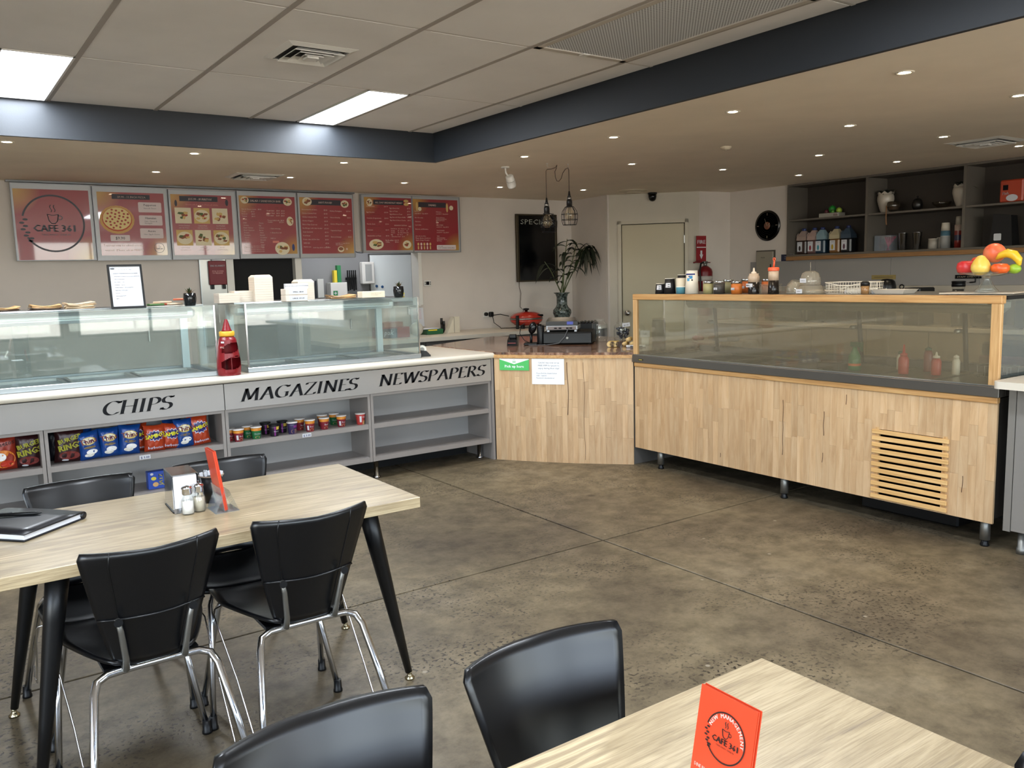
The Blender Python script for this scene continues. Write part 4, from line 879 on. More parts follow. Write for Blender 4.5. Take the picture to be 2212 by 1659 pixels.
def logo(mb, M, x, z, r, dk, wt=None, k=1.0, off=.0008):
    annul(mb, M, x, z, r, r * .06, dk, off, 48, -150, 165)
    cup_ = [(-.16, .05), (-.12, -.16), (-.05, -.24), (.05, -.24), (.12, -.16), (.16, .05)]
    c0 = (x, z + r * .26); mb.tube([tuple(M @ Vector((c0[0] + a * r * 1.1, c0[1] + b * r * 1.1, off))) for a, b in cup_], r * .016, 4, dk); mb.tube([tuple(M @ Vector((c0[0] + a * r, c0[1] + b * r, off))) for a, b in [(-.18, .06), (0, .02), (.18, .06)]], r * .014, 4, dk)
    annul(mb, M, c0[0] + r * .22, c0[1] - r * .06, r * .08, r * .025, dk, off, 14)
    for q in (-.05, .06): mb.tube([tuple(M @ Vector((c0[0] + r * (q + .03 * math.sin(j * 1.6)), c0[1] + r * (.14 + .06 * j), off))) for j in range(5)], r * .014, 4, dk)
    text(mb, 'CAFE 361', M @ Matrix.Translation((x, z - r * .28, 0)), r * .33, dk, 'c', width=r * 1.3, bold=.10, off=off); text(mb, 'TAKE AWAY - DINE IN', M @ Matrix.Translation((x + r * .05, z - r * .42, 0)), r * .09, dk, 'c', off=off)
    for j in range(8): a = math.radians(172 + 7 * j); disc(mb, M, x + r * .93 * math.cos(a) + r * .05 * (-1) ** j, z + r * .93 * math.sin(a), r * .085, r * .04, dk, off, 8)
    if wt:
        s_ = 'NEW MANAGEMENT'; n = len(s_)
        for j, ch in enumerate(s_):
            if ch == ' ': continue
            a = math.radians(158 - j * 158 / (n - 1)); Mc = M @ Matrix.Translation((x + r * .76 * math.cos(a), z + r * .76 * math.sin(a), 0)) @ Matrix.Rotation(a - PI / 2, 4, 'Z'); text(mb, ch, Mc, r * .23, wt, 'c', bold=.06, off=off)
GS = mat('menu_logo_grey', '3F3B44', .5)
# 1 logo poster
t, m_, M = board(0.727, 1.346, 1.733, 2.388, (.744, 1.322, 1.735, 2.338), 'first menu board at the left, big round cafe logo on red'); logo(m_, M, 1.03, 2.05, .245, GS); m_.build('print', None, t)
# 2 pizza
t, m_, M = board(1.352, 1.984, 1.728, 2.383, (1.389, 1.95, 1.773, 2.333), 'second menu board with a pizza picture and white price cards')
card(m_, M, 1.51, 1.83, 2.273, 2.316, DKB); T_(m_, M, '$9.90 - 11 INCH PIZZA', 1.675, 2.285, .024, WT, 'c', bold=.05)
disc(m_, M, 1.54, 2.09, .145, .125, mat('pizza_crust', 'C49A5C', .6)); disc(m_, M, 1.54, 2.095, .125, .108, mat('pizza_sauce', 'B04A32', .6), .0006); disc(m_, M, 1.54, 2.10, .118, .10, mat('pizza_cheese', 'D9C489', .6), .0008)
rr_ = random.Random(3)
for k in range(30):
    a = k * 2.4; q = .105 * math.sqrt((k + .5) / 30); disc(m_, M, 1.54 + q * math.cos(a), 2.10 + q * .84 * math.sin(a), .010, .009, FOODS[4], .001, 8)
for k, (a, b) in enumerate([('Pepperoni', 'Sauce & Cheese'), ('Hawaiian', 'Ham, Cheese &\nPineapple'), ('Aussie', 'Ham, Egg & Cheese')]):
    z = 2.205 - .117 * k; card(m_, M, 1.725, 1.925, z - .045, z + .045, mat('price_card_white', 'CFC2C2', .6), .0005, .01); T_(m_, M, a, 1.825, z + .012, .026, DKB, 'c', off=.0009, bold=.04); T_(m_, M, b, 1.825, z - .014, .017, DKB, 'c', off=.0009)
card(m_, M, 1.472, 1.635, 1.90, 1.955, mat('price_card_white'), .0005, .008); T_(m_, M, '$9.90', 1.553, 1.915, .036, DKB, 'c', off=.0009, bold=.03)
T_(m_, M, 'Toppings may be added at your', 1.41, 1.855, .026); T_(m_, M, 'request. (Please ask us MENU)', 1.42, 1.812, .026); logo(m_, M, 1.88, 1.84, .045, GS); m_.build('print', None, t)
# 3 burritos and plates
t, m_, M = board(1.992, 2.616, 1.729, 2.376, (2.011, 2.571, 1.772, 2.332), 'third menu board showing six photographed plates of food')
card(m_, M, 2.09, 2.44, 2.27, 2.318, DKB); T_(m_, M, '$15.90 - BURRITOS', 2.275, 2.283, .026, WT, 'c', bold=.06, shear=.2); T_(m_, M, 'Choose side & can of 375ml soft drinks', 2.29, 2.235, .019, mat('menu_text_pink', 'CF7A6C'), 'c')
for r_ in range(2):
    for k in range(3):
        x, z = 2.115 + .170 * k, 2.135 - .205 * r_; card(m_, M, x - .075, x + .072, z - .07, z + .075, FOODS[0] if (r_ + k) % 2 else FOODS[2], .0003); plate(m_, M, x, z, .07, 10 + r_ * 3 + k)
        T_(m_, M, ['Chicken Schnitzel', 'Calamari Rings', 'Beef Meatballs', 'Chicken Wrap', 'Pulled Beef', 'Nachos'][r_ * 3 + k], x, z - .094, .014, WT, 'c'); T_(m_, M, 'salad, chips & sauce', x, z - .114, .012, WT, 'c')
disc(m_, M, 2.055, 2.25, .012, .03, DKB, .001); disc(m_, M, 2.525, 2.265, .014, .03, DKB, .001); m_.build('print', None, t)
# 4 salad / sandwich bar
t, m_, M = board(2.624, 3.226, 1.732, 2.385, (2.644, 3.205, 1.777, 2.34), 'fourth menu board headed salad and sandwich bar')
card(m_, M, 2.72, 3.09, 2.268, 2.32, DKB); T_(m_, M, 'SALAD / SANDWICH BAR', 2.905, 2.283, .027, WT, 'c', bold=.06, shear=.15); plate(m_, M, 2.70, 2.297, .04, 1); plate(m_, M, 3.13, 2.29, .045, 2)
T_(m_, M, 'Salad', 2.76, 2.235, .018, DT); T_(m_, M, 'Small    Large', 3.0, 2.225, .016, DT)
for k, s_ in enumerate(['Ham & Cheese toastie   $8.50', 'Toast            $7.50', 'Focaccia         $8.50', 'Turkish          $8.90']): T_(m_, M, s_, 2.665, 2.205 - .023 * k, .016)
for k, s_ in enumerate(['Greek Salad     $8.00   $9.00', 'Caesar Salad    $8.50   $9.50', 'Pasta Salad      $6.50   $8.50']): T_(m_, M, s_, 2.91, 2.195 - .024 * k, .016)
T_(m_, M, 'Ingredients', 2.745, 2.103, .016, DT)
for k, (a, b) in enumerate(zip(['HAM', 'Chicken', 'Roast Chicken', 'Roast Capsicum', 'Tomato', 'Pineapple', 'Carrot', 'Onion', 'Gherkin', 'Beetroot', 'Mushroom'], ['Cheese', 'Egg', 'Lettuce', 'Bacon', 'Olives', 'Spinach', 'Cucumber', 'Avocado', 'Fetta', 'Salami', 'Tuna'])): T_(m_, M, a, 2.672 + .001 * k, 2.073 - .0235 * k, .016); T_(m_, M, b, 2.825 + .001 * k, 2.073 - .0235 * k, .016)
T_(m_, M, 'Tossed salad rolls  $8.90\nCombo              $12.50', 2.915, 2.10, .017); T_(m_, M, '+ Extra dressing', 2.935, 2.02, .016); T_(m_, M, '+ Gluten free roll', 2.935, 1.98, .016); T_(m_, M, 'Add on', 2.935, 1.925, .017); card(m_, M, 2.955, 3.02, 1.885, 1.905, mat('menu_text_pink'))
plate(m_, M, 3.05, 1.83, .075, 21); plate(m_, M, 3.145, 2.10, .035, 22, .045); disc(m_, M, 3.165, 1.84, .014, .035, mat('can_blue', '2B3A6E', .5), .001)
for k in range(4): T_(m_, M, 'Please ask our friendly staff about today', 2.665, 1.85 - .017 * k, .0125)
m_.build('print', None, t)
# 5 hot food
t, m_, M = board(3.232, 3.842, 1.731, 2.386, (3.256, 3.826, 1.776, 2.342), 'fifth menu board headed hot food')
card(m_, M, 3.36, 3.70, 2.268, 2.322, DKB); T_(m_, M, 'HOT FOOD', 3.53, 2.284, .028, WT, 'c', bold=.06, shear=.15); plate(m_, M, 3.335, 2.30, .05, 5); plate(m_, M, 3.745, 2.285, .045, 6)
for k, (a, b) in enumerate(zip(['Homemade Pie & Sauce', 'Chicken Schnitzel Roll', 'Chicken Schnitzel Melt', 'Chicken Nuggets', 'Fish & Chips (2 pieces)', 'Beef Burger with chips & salad', 'Steak Sandwich', 'Pork Roast', 'Potato cakes & Dim Sims', 'WEDGES', 'Hashbrown'], ['$5.50', '$9.90', '$9.90', '$6.50', '$9.90', '$12.90', '$9.90', '$8.90', '$3.50', '$7.50', '$2.00'])): T_(m_, M, a, 3.275, 2.215 - .0375 * k, .017); T_(m_, M, b, 3.53, 2.212 - .0375 * k, .017, al='c')
for k, (a, b) in enumerate(zip(['Chicken Parmigiana', 'Cheese Kransky', 'Chicken Wrap & Chips', 'Vegetarian Burger', 'Battered Sausage'], ['$15.90', '$6.50', '$9.90', '$9.90', '$5.50'])): T_(m_, M, a, 3.575, 2.205 - .066 * k, .017); T_(m_, M, b, 3.805, 2.205 - .066 * k, .017, al='r'); T_(m_, M, 'served with sauce', 3.60, 2.18 - .066 * k, .012, DT)
T_(m_, M, 'Small Chips $5.00  Large $8.00', 3.375, 1.832, .015); T_(m_, M, 'COMBO', 3.68, 1.905, .017, DT); T_(m_, M, 'Small $5.00  Large $10.00\nchips & gravy', 3.70, 1.877, .015, al='c'); disc(m_, M, 3.68, 1.82, .035, .03, FOODS[2]); disc(m_, M, 3.68, 1.825, .026, .018, FOODS[1], .0008); card(m_, M, 3.735, 3.757, 1.818, 1.826, WT); card(m_, M, 3.742, 3.750, 1.81, 1.834, WT); m_.build('print', None, t)
# 6,7 breakfast + drinks share one frame
t, m_, M = board(3.932, 4.540, 1.780, 2.395, (3.968, 4.531, 1.806, 2.366), 'sixth menu board, all day breakfast'); card(m_, M, 4.075, 4.435, 2.29, 2.34, DKB); T_(m_, M, 'ALL DAY BREAKFAST MENU', 4.255, 2.303, .026, WT, 'c', bold=.06, shear=.15)
plate(m_, M, 4.03, 2.31, .035, 31, .04); disc(m_, M, 4.468, 2.335, .03, .016, FOODS[0]); disc(m_, M, 4.468, 2.30, .03, .016, FOODS[0])
for k, (a, b) in enumerate(zip(['Cafe Breakfast', 'Eggs Benedict', 'Omelette (3 ingredients)', 'Pancake Stack', 'Croissant', 'Smashed Avo on Toast'], ['$18.90', '$15.90', '$14.90', '$9.90', '$6.90', '$9.90'])):
    z = 2.265 - .062 * k; T_(m_, M, a, 3.99, z, .017); T_(m_, M, b, 4.245, z, .017, al='r'); T_(m_, M, 'bacon, eggs, mushroom, toast', 3.99, z - .02, .013, DT)
for k, (a, b) in enumerate(zip(['Egg & Bacon Roll', 'Eggs on Toast', 'Egg & Bacon on Toast', 'Egg, Bacon & Cheese Muffin', 'Egg, Ham & Cheese Toastie'], ['$7.50', '$7.50', '$9.50', '$7.50', '$8.50'])): T_(m_, M, a, 4.265, 2.25 - .032 * k, .017); T_(m_, M, b, 4.515, 2.25 - .032 * k, .017, al='r')
T_(m_, M, 'BREAKFAST EXTRAS', 4.39, 2.067, .017, al='c')
for k, s_ in enumerate(['Hash Brown   $2   Mushroom    $2', 'Sausage        $3   Spinach       $2', 'Tomato        $2   Baked Beans $3', 'Egg             $2   Bacon           $4']): T_(m_, M, s_, 4.27, 2.032 - .021 * k, .0155)
T_(m_, M, 'Gluten free bread    $1.00', 4.275, 1.948, .015); T_(m_, M, 'Big Breakfast  $22.90\nCoffee            $4.00', 4.20, 1.907, .019); plate(m_, M, 4.09, 1.87, .085, 33, .055); plate(m_, M, 4.46, 1.868, .052, 34); m_.build('print', None, t)
t, m_, M = board(4.541, 5.152, 1.780, 2.395, (4.551, 5.124, 1.803, 2.362), 'seventh menu board headed drinks, the rightmost one'); card(m_, M, 4.62, 4.97, 2.275, 2.33, DKB); T_(m_, M, 'DRINKS', 4.795, 2.29, .028, WT, 'c', bold=.06)
disc(m_, M, 4.60, 2.28, .014, .05, FOODS[0]); disc(m_, M, 4.635, 2.255, .022, .022, FOODS[2], .0006); disc(m_, M, 4.985, 2.275, .014, .05, FOODS[0]); disc(m_, M, 5.04, 2.275, .026, .026, FOODS[2])
for a, z in (('Espresso', 2.225), ('small $4.00   large $5.00', 2.20), ('Hot Chocolate', 2.155), ('', 2.13), ('Chai Latte', 2.113), ('Iced Coffee', 2.075), ('Babyccino & Milkshakes', 2.03), ('Juices & smoothies', 1.955), ('Mango, Banana, Strawberry', 1.932), ('Apple, Orange, Pineapple', 1.91)):
    if a: T_(m_, M, a, 4.57, z, .017)
for a, z in (('Milkshakes', 2.222), ('small $5.00   large $6.00', 2.20), ('Banana & Honey\nVanilla & Strawberry\nMocha & Peanut', 2.16), ('SMOOTHIES', 2.077), ('small $6.00   large $8.00', 2.056), ('THICKSHAKES', 2.017), ('small $7.00   large $8.00', 1.996), ('TEAS', 1.955), ('English Breakfast\nPeppermint   Green\nEarl Grey', 1.935)): T_(m_, M, a, 4.84, z, .016)
for k in range(5): disc(m_, M, 4.60 + .038 * k, 1.872, .012, .016, FOODS[0] if k % 2 == 0 else WT); card(m_, M, 4.592 + .038 * k, 4.608 + .038 * k, 1.815, 1.85, FOODS[0] if k % 2 == 0 else WT)
card(m_, M, 4.835, 5.085, 1.81, 1.862, mat('price_card_white'), .0005, .008); T_(m_, M, 'Ice cold\nSOFT DRINKS AVAILABLE', 4.96, 1.842, .019, DKB, 'c', off=.0009); m_.build('print', None, t)
rl = MB(); rl.box(.70, 3.86, YM - .01, YM + .05, 2.393, 2.408); tag(rl.build('menu_rail', mat('rail_grey', '6E7072', .4, .5)), 'thin metal rail under the ceiling carrying the first five menu boards', 'rail')
br = MB(); br.tube([(3.843, 8.35, 1.80), (3.88, 8.36, 1.785), (3.935, 8.35, 1.78)], .004, 6); tag(br.build('menu_cable', BLACK), 'short black cable bridging the fifth and sixth menu boards', 'cable')
for x in (.9, 2.3, 3.5): MB().box(x, x + .03, 8.36, 8.40, 2.1, 2.2).build('trim_5', mat('rail_grey'), kind='structure')
for x in (4.1, 4.9): MB().box(x, x + .03, 8.36, 8.40, 2.1, 2.2).build('trim_5', mat('rail_grey'), kind='structure')
# ------------------------------------------------------------------ things on the menu wall and in the kitchen
t = thing('steel_wall_panel', 'brushed stainless steel panel behind the glass cases, left of the dark doorway', 'wall panel', (2.365, 8.37, 0.9)); MB().rbox(-.128, .124, 0, .028, 0, .9, .002).build('sheet', STEEL, t); MB().box(-.128, -.12, -.004, 0, 0, .9).build('edge_strip', WSTEEL, t)
FR = mat('fire_red', '6E1520', .5)
t = thing('fire_blanket', 'red fire blanket pouch hanging on the stainless steel panel', 'fire blanket', (2.40, 8.35, 1.60)); MB().rbox(-.083, .083, -.012, .018, -.115, .115, .006).build('pouch', FR, t)
for x in (-.055, .055): MB().rbox(x - .014, x + .014, -.014, .01, -.155, -.112, .004).build('pull_tab', BLACK, t)
m_ = MB(); M = frame((0, -.0128, 0), (1, 0, 0), (0, 0, 1)); text(m_, 'FIRE BLANKET', M @ Matrix.Translation((0, .06, 0)), .022, PAPER, 'c', bold=.05); text(m_, 'PULL DOWN\nTO RELEASE', M @ Matrix.Translation((0, .01, 0)), .018, mat('logo_pink'), 'c'); card(m_, M, -.05, .05, .116, .128, PAPER); m_.build('print', None, t)
t = thing('thermostat', 'small wall control with dark display beside the whiteboard', 'thermostat', (4.73, 8.392, 1.44)); MB().rbox(-.045, .045, -.012, .008, -.032, .032, .004).build('case', WHITE, t); MB().box(-.022, .018, -.0135, -.012, -.02, .018).build('display', INK, t); m_ = MB()
for x in (-.037, .028):
    for z in (-.02, .002): m_.box(x, x + .008, -.0135, -.012, z, z + .016)
m_.build('buttons', INK, t)
# specials board
t = thing('specials_board', 'tall framed blackboard lettered SPECIALS on the wall', 'blackboard', (6.265, 8.36, 1.825)); MB().box(-.29, .29, 0, .02, -.395, .395).build('glossy_panel', mat('black_glass', '07080A', .12), t); m_ = MB(); fm = mat('bronze_frame', '4B4334', .35, .6)
for a, b, c, d in ((-.305, .305, -.405, -.388), (-.305, .305, .388, .405), (-.305, -.275, -.388, .388), (.275, .305, -.388, .388)): m_.rbox(a, b, -.014, .025, c, d, .002)
m_.build('frame', fm, t); m_ = MB(); text(m_, 'SPECIALS', frame((-.24, -.0008, .285), (1, 0, 0), (0, 0, 1)), .085, mat('chalk', '8E9088', .8), width=.50); m_.build('chalk_lettering', None, t)
t = MB(); t.tube([(6.0, 8.385, 1.42), (6.0, 8.385, 1.36), (6.02, 8.38, 1.28), (6.005, 8.38, 1.18), (6.0, 8.38, 1.12), (6.035, 8.36, 1.08), (6.04, 8.36, 1.02), (6.02, 8.36, .985), (6.01, 8.36, 1.02), (6.03, 8.36, 1.07), (6.0, 8.37, 1.04), (5.99, 8.38, .98)], .0035, 6); tag(t.build('power_cord', CORD), 'thin cord dangling from the specials board', 'cord')
# whiteboard etc in kitchen
t = thing('whiteboard', 'white magnetic board on the kitchen wall behind the servery', 'whiteboard', (5.09, 9.97, 1.52)); MB().rbox(-.30, .30, 0, .02, -.32, .29, .003).build('panel', mat('whiteboard_face', 'DCE2E2', .25), t); m_ = MB()
m_.box(-.31, -.30, -.004, .02, -.33, .30); m_.box(.30, .31, -.004, .02, -.33, .30); m_.box(-.31, .31, -.004, .02, .29, .30); m_.build('frame', STEEL, t); MB().box(-.31, .31, -.03, .02, -.345, -.325).build('pen_tray', mat('pen_tray_dark', '25282A', .5), t)
for x, z, c_ in ((-.22, -.11, '24507E'), (-.14, -.12, '24507E'), (-.28, .12, '2A7A5E')): MB().lathe([(.018, 0), (.016, .012)], 14, M=frame((x, -.001, z), (1, 0, 0), (0, 0, 1))).build('magnet', mat('magnet_' + c_, c_, .4), t)
t = thing('pinned_calendar', 'papers pinned at the right edge of the whiteboard', 'papers', (5.47, 9.95, 1.60)); MB().box(-.07, .07, 0, .006, -.16, .10).build('sheet', PAPER, t); MB().box(-.07, .06, -.002, .006, .10, .2).build('picture', mat('picture_orange', '9C5A3C', .6), t); m_ = MB()
for k in range(8): m_.box(.0, .06, -.001, 0, -.15 + .03 * k, -.142 + .03 * k)
m_.build('print', INK, t)
t = thing('paper_towel_dispenser', 'white wall dispenser with a grey window, left of the whiteboard', 'dispenser', (4.735, 9.96, 1.58)); MB().rbox(-.085, .085, -.06, .03, -.14, .14, .01).build('case', WHITE, t); MB().box(-.045, .045, -.063, -.06, -.10, .11).build('window', mat('dispenser_window', '9FA19F', .4), t)
t = thing('knife_rack', 'dark knives on a wall rack in the kitchen', 'knife rack', (4.52, 9.96, 1.50)); MB().rbox(-.07, .07, -.01, .03, .0, .03, .003).build('magnet_strip', BLACK, t)
for k in range(5): m_ = MB(); x = -.055 + .027 * k; m_.box(x - .008, x + .008, -.016, -.010, .01, .12); m_.rbox(x - .009, x + .009, -.022, -.008, -.14 + .01 * (k % 3), .01, .003, mt=BLACK); m_.build('knife', STEEL2, t)
t = thing('first_aid_cabinet', 'white cabinet with a green first aid sign in the kitchen', 'cabinet', (4.29, 9.90, 1.33)); MB().rbox(-.10, .12, -.05, .09, -.14, .14, .004).build('body', WHITE, t); m_ = MB(); M = frame((0, -.0505, 0), (1, 0, 0), (0, 0, 1)); card(m_, M, -.07, -.01, -.02, .04, mat('aid_green', '2C7A4A', .5)); card(m_, M, -.045, -.035, -.008, .028, PAPER, .0006); card(m_, M, -.058, -.022, .005, .015, PAPER, .0006); m_.build('sign', None, t)
t = thing('glove_box', 'yellow and green boxes stacked on the kitchen cabinet', 'box', (4.30, 9.92, 1.472)); MB().rbox(-.04, .0, -.03, .03, 0, .15, .002).build('box', mat('bright_yellow'), t); MB().rbox(.005, .055, -.03, .03, 0, .21, .002).build('green_box', mat('aid_green'), t)
for x, lb in ((3.88, 'grey wire tray hanging in the kitchen behind the foam stacks'), (4.09, 'narrow dark tray hanging between the wire tray and the white cabinet')):
    t = thing('wire_tray', lb, 'tray', (x, 9.95, 1.37)); w_ = .09 if x < 4 else .05; MB().rbox(-w_, w_, -.06, .03, -.13, -.11, .003).build('tray_base', mat('tray_grey', '4A4E54', .5), t); MB().rbox(-w_, w_, .0, .03, -.11, .13, .003).build('back_plate', mat('tray_grey'), t); MB().rbox(-w_ + .01, w_ - .01, -.03, -.005, -.08, .15, .002).build('papers', mat('paper_grey', 'BDBDB8', .7), t)

# back bench along the menu wall
m_ = MB(); m_.prism([(3.3, 7.62), (6.70, 7.62), (6.75, 7.64), (6.83, 8.395), (3.3, 8.395)], .845, .885); tag(m_.build('worktop', BENCH), 'white bench top along the menu wall, behind the cash register', 'worktop')
t = thing('base_cupboards', 'row of grey base cupboards below the bench on the menu wall', 'cupboards', (3.3, 7.66, 0)); MB().box(0, 3.4, .02, .72, .1, .845).build('carcass', BENCHG, t)
for k in range(7): MB().rbox(.006 + .486 * k, .486 * (k + 1) - .002, 0, .018, .11, .835, .002).build('door', BENCHG, t)
MB().box(0, 3.4, .06, .72, 0, .1).build('kick', BLACK, t)
t = thing('wall_socket', 'wall socket with two black plugs beside the red pie maker', 'power socket', (5.53, 8.392, 1.05)); MB().rbox(-.06, .06, -.01, .008, -.035, .035, .003).build('plate', WHITE, t); MB().lathe([(.022, 0), (.022, .03), (.012, .04)], 12, M=frame((-.035, -.01, .005), (1, 0, 0), (0, 0, 1))).build('plug', BLACK, t); MB().rbox(.005, .055, -.06, -.01, -.03, .03, .008).build('adaptor', BLACK, t)
PR = mat('enamel_red', 'A62A1E', .2, coat=.6)
t = thing('pie_maker', 'glossy red round electric pizza oven on the back bench', 'pizza oven', (5.83, 8.02, .886)); m_ = MB(); m_.lathe([(.09, .028), (.15, .04), (.195, .075), (.205, .10)], 30, sy=.85); m_.build('lower_shell', PR, t)
m_ = MB(); m_.lathe([(.205, .104), (.208, .112), (.203, .118)], 30, sy=.85); m_.build('steel_rim', STEEL, t); m_ = MB(); m_.lathe([(.203, .12), (.195, .14), (.16, .17), (.10, .188), (0, .193)], 30, sy=.85); m_.build('domed_lid', PR, t)
m_ = MB(); m_.lathe([(.018, .190), (.018, .205), (.036, .212), (.034, .228), (0, .232)], 16); m_.build('lid_knob', BLACK, t)
for x in (-.12, .12): MB().rbox(x - .02, x + .02, -.11, -.07, 0, .04, .004).build('foot', BLACK, t)
MB().rbox(-.205, -.175, -.10, -.07, 0, .155, .004).build('hinge_post', BLACK, t); MB().rbox(.05, .14, -.150, -.12, .132, .158, .006).build('control_window', INK, t)
m_ = MB(); m_.tube([(5.585, 8.34, 1.04), (5.62, 8.25, 1.05), (5.65, 8.12, 1.03)], .005); m_.tube([(5.57, 8.34, 1.02), (5.58, 8.33, .95), (5.62, 8.25, .892), (5.55, 8.15, .892), (5.7, 8.1, .892), (6.2, 7.95, .892), (6.35, 7.85, .892)], .004, 6); tag(m_.build('appliance_cable', BLACK), 'black cable running from the wall socket under the red oven', 'cable')
t = thing('green_tray', 'low green paper tray with yellow label on the back bench', 'tray', (4.60, 8.12, .886)); MB().rbox(-.10, .10, -.10, .10, 0, .055, .004).build('tray', mat('tray_green', '1F5C38', .5), t); MB().box(-.09, .02, -.102, -.10, .040, .053).build('label_strip', mat('bright_yellow'), t); MB().rbox(-.14, .06, -.08, .08, .056, .064, .002).build('paper', PAPER, t)
t = thing('invoice_papers', 'pink printed papers leaning on the wall above the green tray', 'papers', (4.56, 8.33, .96)); m_ = MB(); m_.box(-.08, .08, 0, .006, 0, .21, M=Matrix.Rotation(math.radians(-6), 4, 'X')); m_.build('sheet', PAPER, t); m_ = MB()
for k in range(7): m_.box(-.05, .05, -.001, 0, .09 + .016 * k, .094 + .016 * k, M=Matrix.Rotation(math.radians(-6), 4, 'X'))
m_.build('print', mat('pink_print', 'C79A9A', .7), t)
t = thing('document_holder', 'grey file holder on the bench against the wall edge', 'holder', (4.51, 8.36, 1.10)); MB().rbox(-.05, .05, 0, .035, 0, .10, .004).build('file', mat('file_grey', '9D9C9A', .5), t); MB().rbox(-.05, .02, -.004, 0, .0, .06, .001).build('sheet', PAPER, t)
for x, h, lb in ((4.755, .165, 'taller black marker standing on the back bench'), (4.785, .13, 'shorter black marker standing on the back bench')):
    t = thing('marker_pen', lb, 'marker', (x, 8.15, .886)); MB().lathe([(.013, 0), (.013, h * .6)], 12).build('barrel', BLACK, t); MB().lathe([(.0145, h * .6), (.0145, h)], 12).build('cap', mat('cap_black', '1B1B1D', .3), t)
t = thing('tall_tape_stand', 'cream wedge shaped stand beside the black markers', 'stand', (4.83, 8.05, .886)); m_ = MB(); m_.add([(-.06, 0, 0), (.10, 0, 0), (.10, 0, .175), (.03, 0, .175), (-.06, .08, 0), (.10, .08, 0), (.10, .08, .175), (.03, .08, .175)], [(0, 1, 2, 3), (7, 6, 5, 4), (0, 3, 7, 4), (3, 2, 6, 7), (1, 5, 6, 2), (0, 4, 5, 1)]); m_.build('wedge', CREAM, t); MB().box(.028, .031, -.002, 0, .0, .17).build('seam', LAMD, t)
t = thing('red_carton', 'red cake box seen through the right glass case', 'box', (4.05, 8.0, .886)); MB().rbox(-.17, .17, -.1, .1, 0, .11, .003).build('carton', mat('carton_red', '8E2A20', .5), t); m_ = MB(); m_.rbox(-.12, .10, -.09, .09, .111, .165, .003); m_.build('upper_carton', mat('carton_brown', '96604A', .5), t)
m_ = MB(); m_.box(-.17, .02, -.103, -.10, .0, .10, mt=mat('carton_label_dark', '24202A', .5)); text(m_, 'pak', frame((-.13, -.104, .035), (1, 0, 0), (0, 0, 1)), .075, PAPER, shear=.2, bold=.04); m_.build('print', None, t)
t = thing('bagged_goods', 'pale knotted plastic bag at the right of the red cake boxes', 'bag', (4.33, 7.95, .886)); MB().ball((0, 0, .075), .075, 12, sc=(1, .8, 1)).build('bag', mat('cloudy_plastic', 'BDBBB2', .4), t); MB().tube([(0, 0, .14), (.01, 0, .17), (.03, 0, .18)], .008).build('knot', mat('cloudy_plastic'), t)
# vase with bamboo
t = thing('bamboo_vase', 'tall patterned grey green vase holding leafy bamboo stems', 'vase', (6.16, 7.76, .886)); m_ = MB(); m_.lathe([(.055, 0), (.062, .01), (.06, .05), (.085, .11), (.108, .165), (.105, .20), (.075, .235), (.062, .26), (.062, .35), (.075, .385), (.098, .40), (.090, .402), (.06, .37)], 30); m_.build('vase', PORC, t)
STEM = mat('bamboo_stem', '4A5230', .5); LEAF = mat('bamboo_leaf', '1C2A14', .45); LEAF2 = mat('bamboo_leaf_dark', '101A0E', .5)
def leaf(mb, p, d, L_, w_, droop=.5, mt=None, ns=5):
    p = Vector(p); d = Vector(d).normalized(); side = d.cross(Vector((0, 0, 1)));
    if side.length < .1: side = Vector((1, 0, 0))
    side.normalize(); vs = []; n = ns
    for k in range(n + 1):
        u = k / n; q = p + d * L_ * u + Vector((0, 0, -droop * L_ * u * u)); ww = w_ * math.sin(PI * min(1, .08 + u * .92)) ; up_ = Vector((0, 0, ww * .25))
        vs += [tuple(q - side * ww / 2 + up_), tuple(q), tuple(q + side * ww / 2 + up_)]
    fs = []
    for k in range(n): a = 3 * k; fs += [(a, a + 1, a + 4, a + 3), (a + 1, a + 2, a + 5, a + 4)]
    mb.add(vs, fs, True, mt)
rb = random.Random(12)
stems = [([(0, 0, .38), (-.06, 0, .50), (-.16, -.01, .66), (-.26, -.01, .76)], 4), ([(.01, 0, .38), (.03, 0, .60), (.06, 0, .80), (.10, 0, 1.02)], 7), ([(.02, 0, .38), (.09, 0, .56), (.17, 0, .74), (.24, 0, .98)], 7), ([(.03, 0, .38), (.14, 0, .58), (.27, 0, .78), (.36, 0, .92)], 7), ([(0, .01, .38), (.01, .02, .50), (.03, .02, .62)], 2)]
for si, (pts, nl) in enumerate(stems):
    pts = [Vector(p) + Vector((0, rb.uniform(-.02, .02), 0)) for p in pts]
    m_ = MB(); m_.tube(pts, [.008, .007, .0055, .004][:len(pts)], 7); m_.build('bamboo_stem', STEM, t)
    for k in range(nl):
        u = .35 + .65 * (k + .5) / nl; s_ = u * (len(pts) - 1); i = min(int(s_), len(pts) - 2); q = pts[i].lerp(pts[i + 1], s_ - i); a = rb.uniform(0, 2 * PI); sd = 1 if k % 2 else -1
        for rep in range(2 if u > .6 else 1):
            m_ = MB(); d_ = Vector((sd * rb.uniform(.5, 1), rb.uniform(-.5, .4), rb.uniform(-.1, .9))); leaf(m_, q, d_, rb.uniform(.14, .21), rb.uniform(.036, .056), rb.uniform(.5, 1.1)); m_.build('bamboo_leaf', LEAF if rb.random() < .5 else LEAF2, t); sd = -sd
tip = Vector((.40, 0, .90))
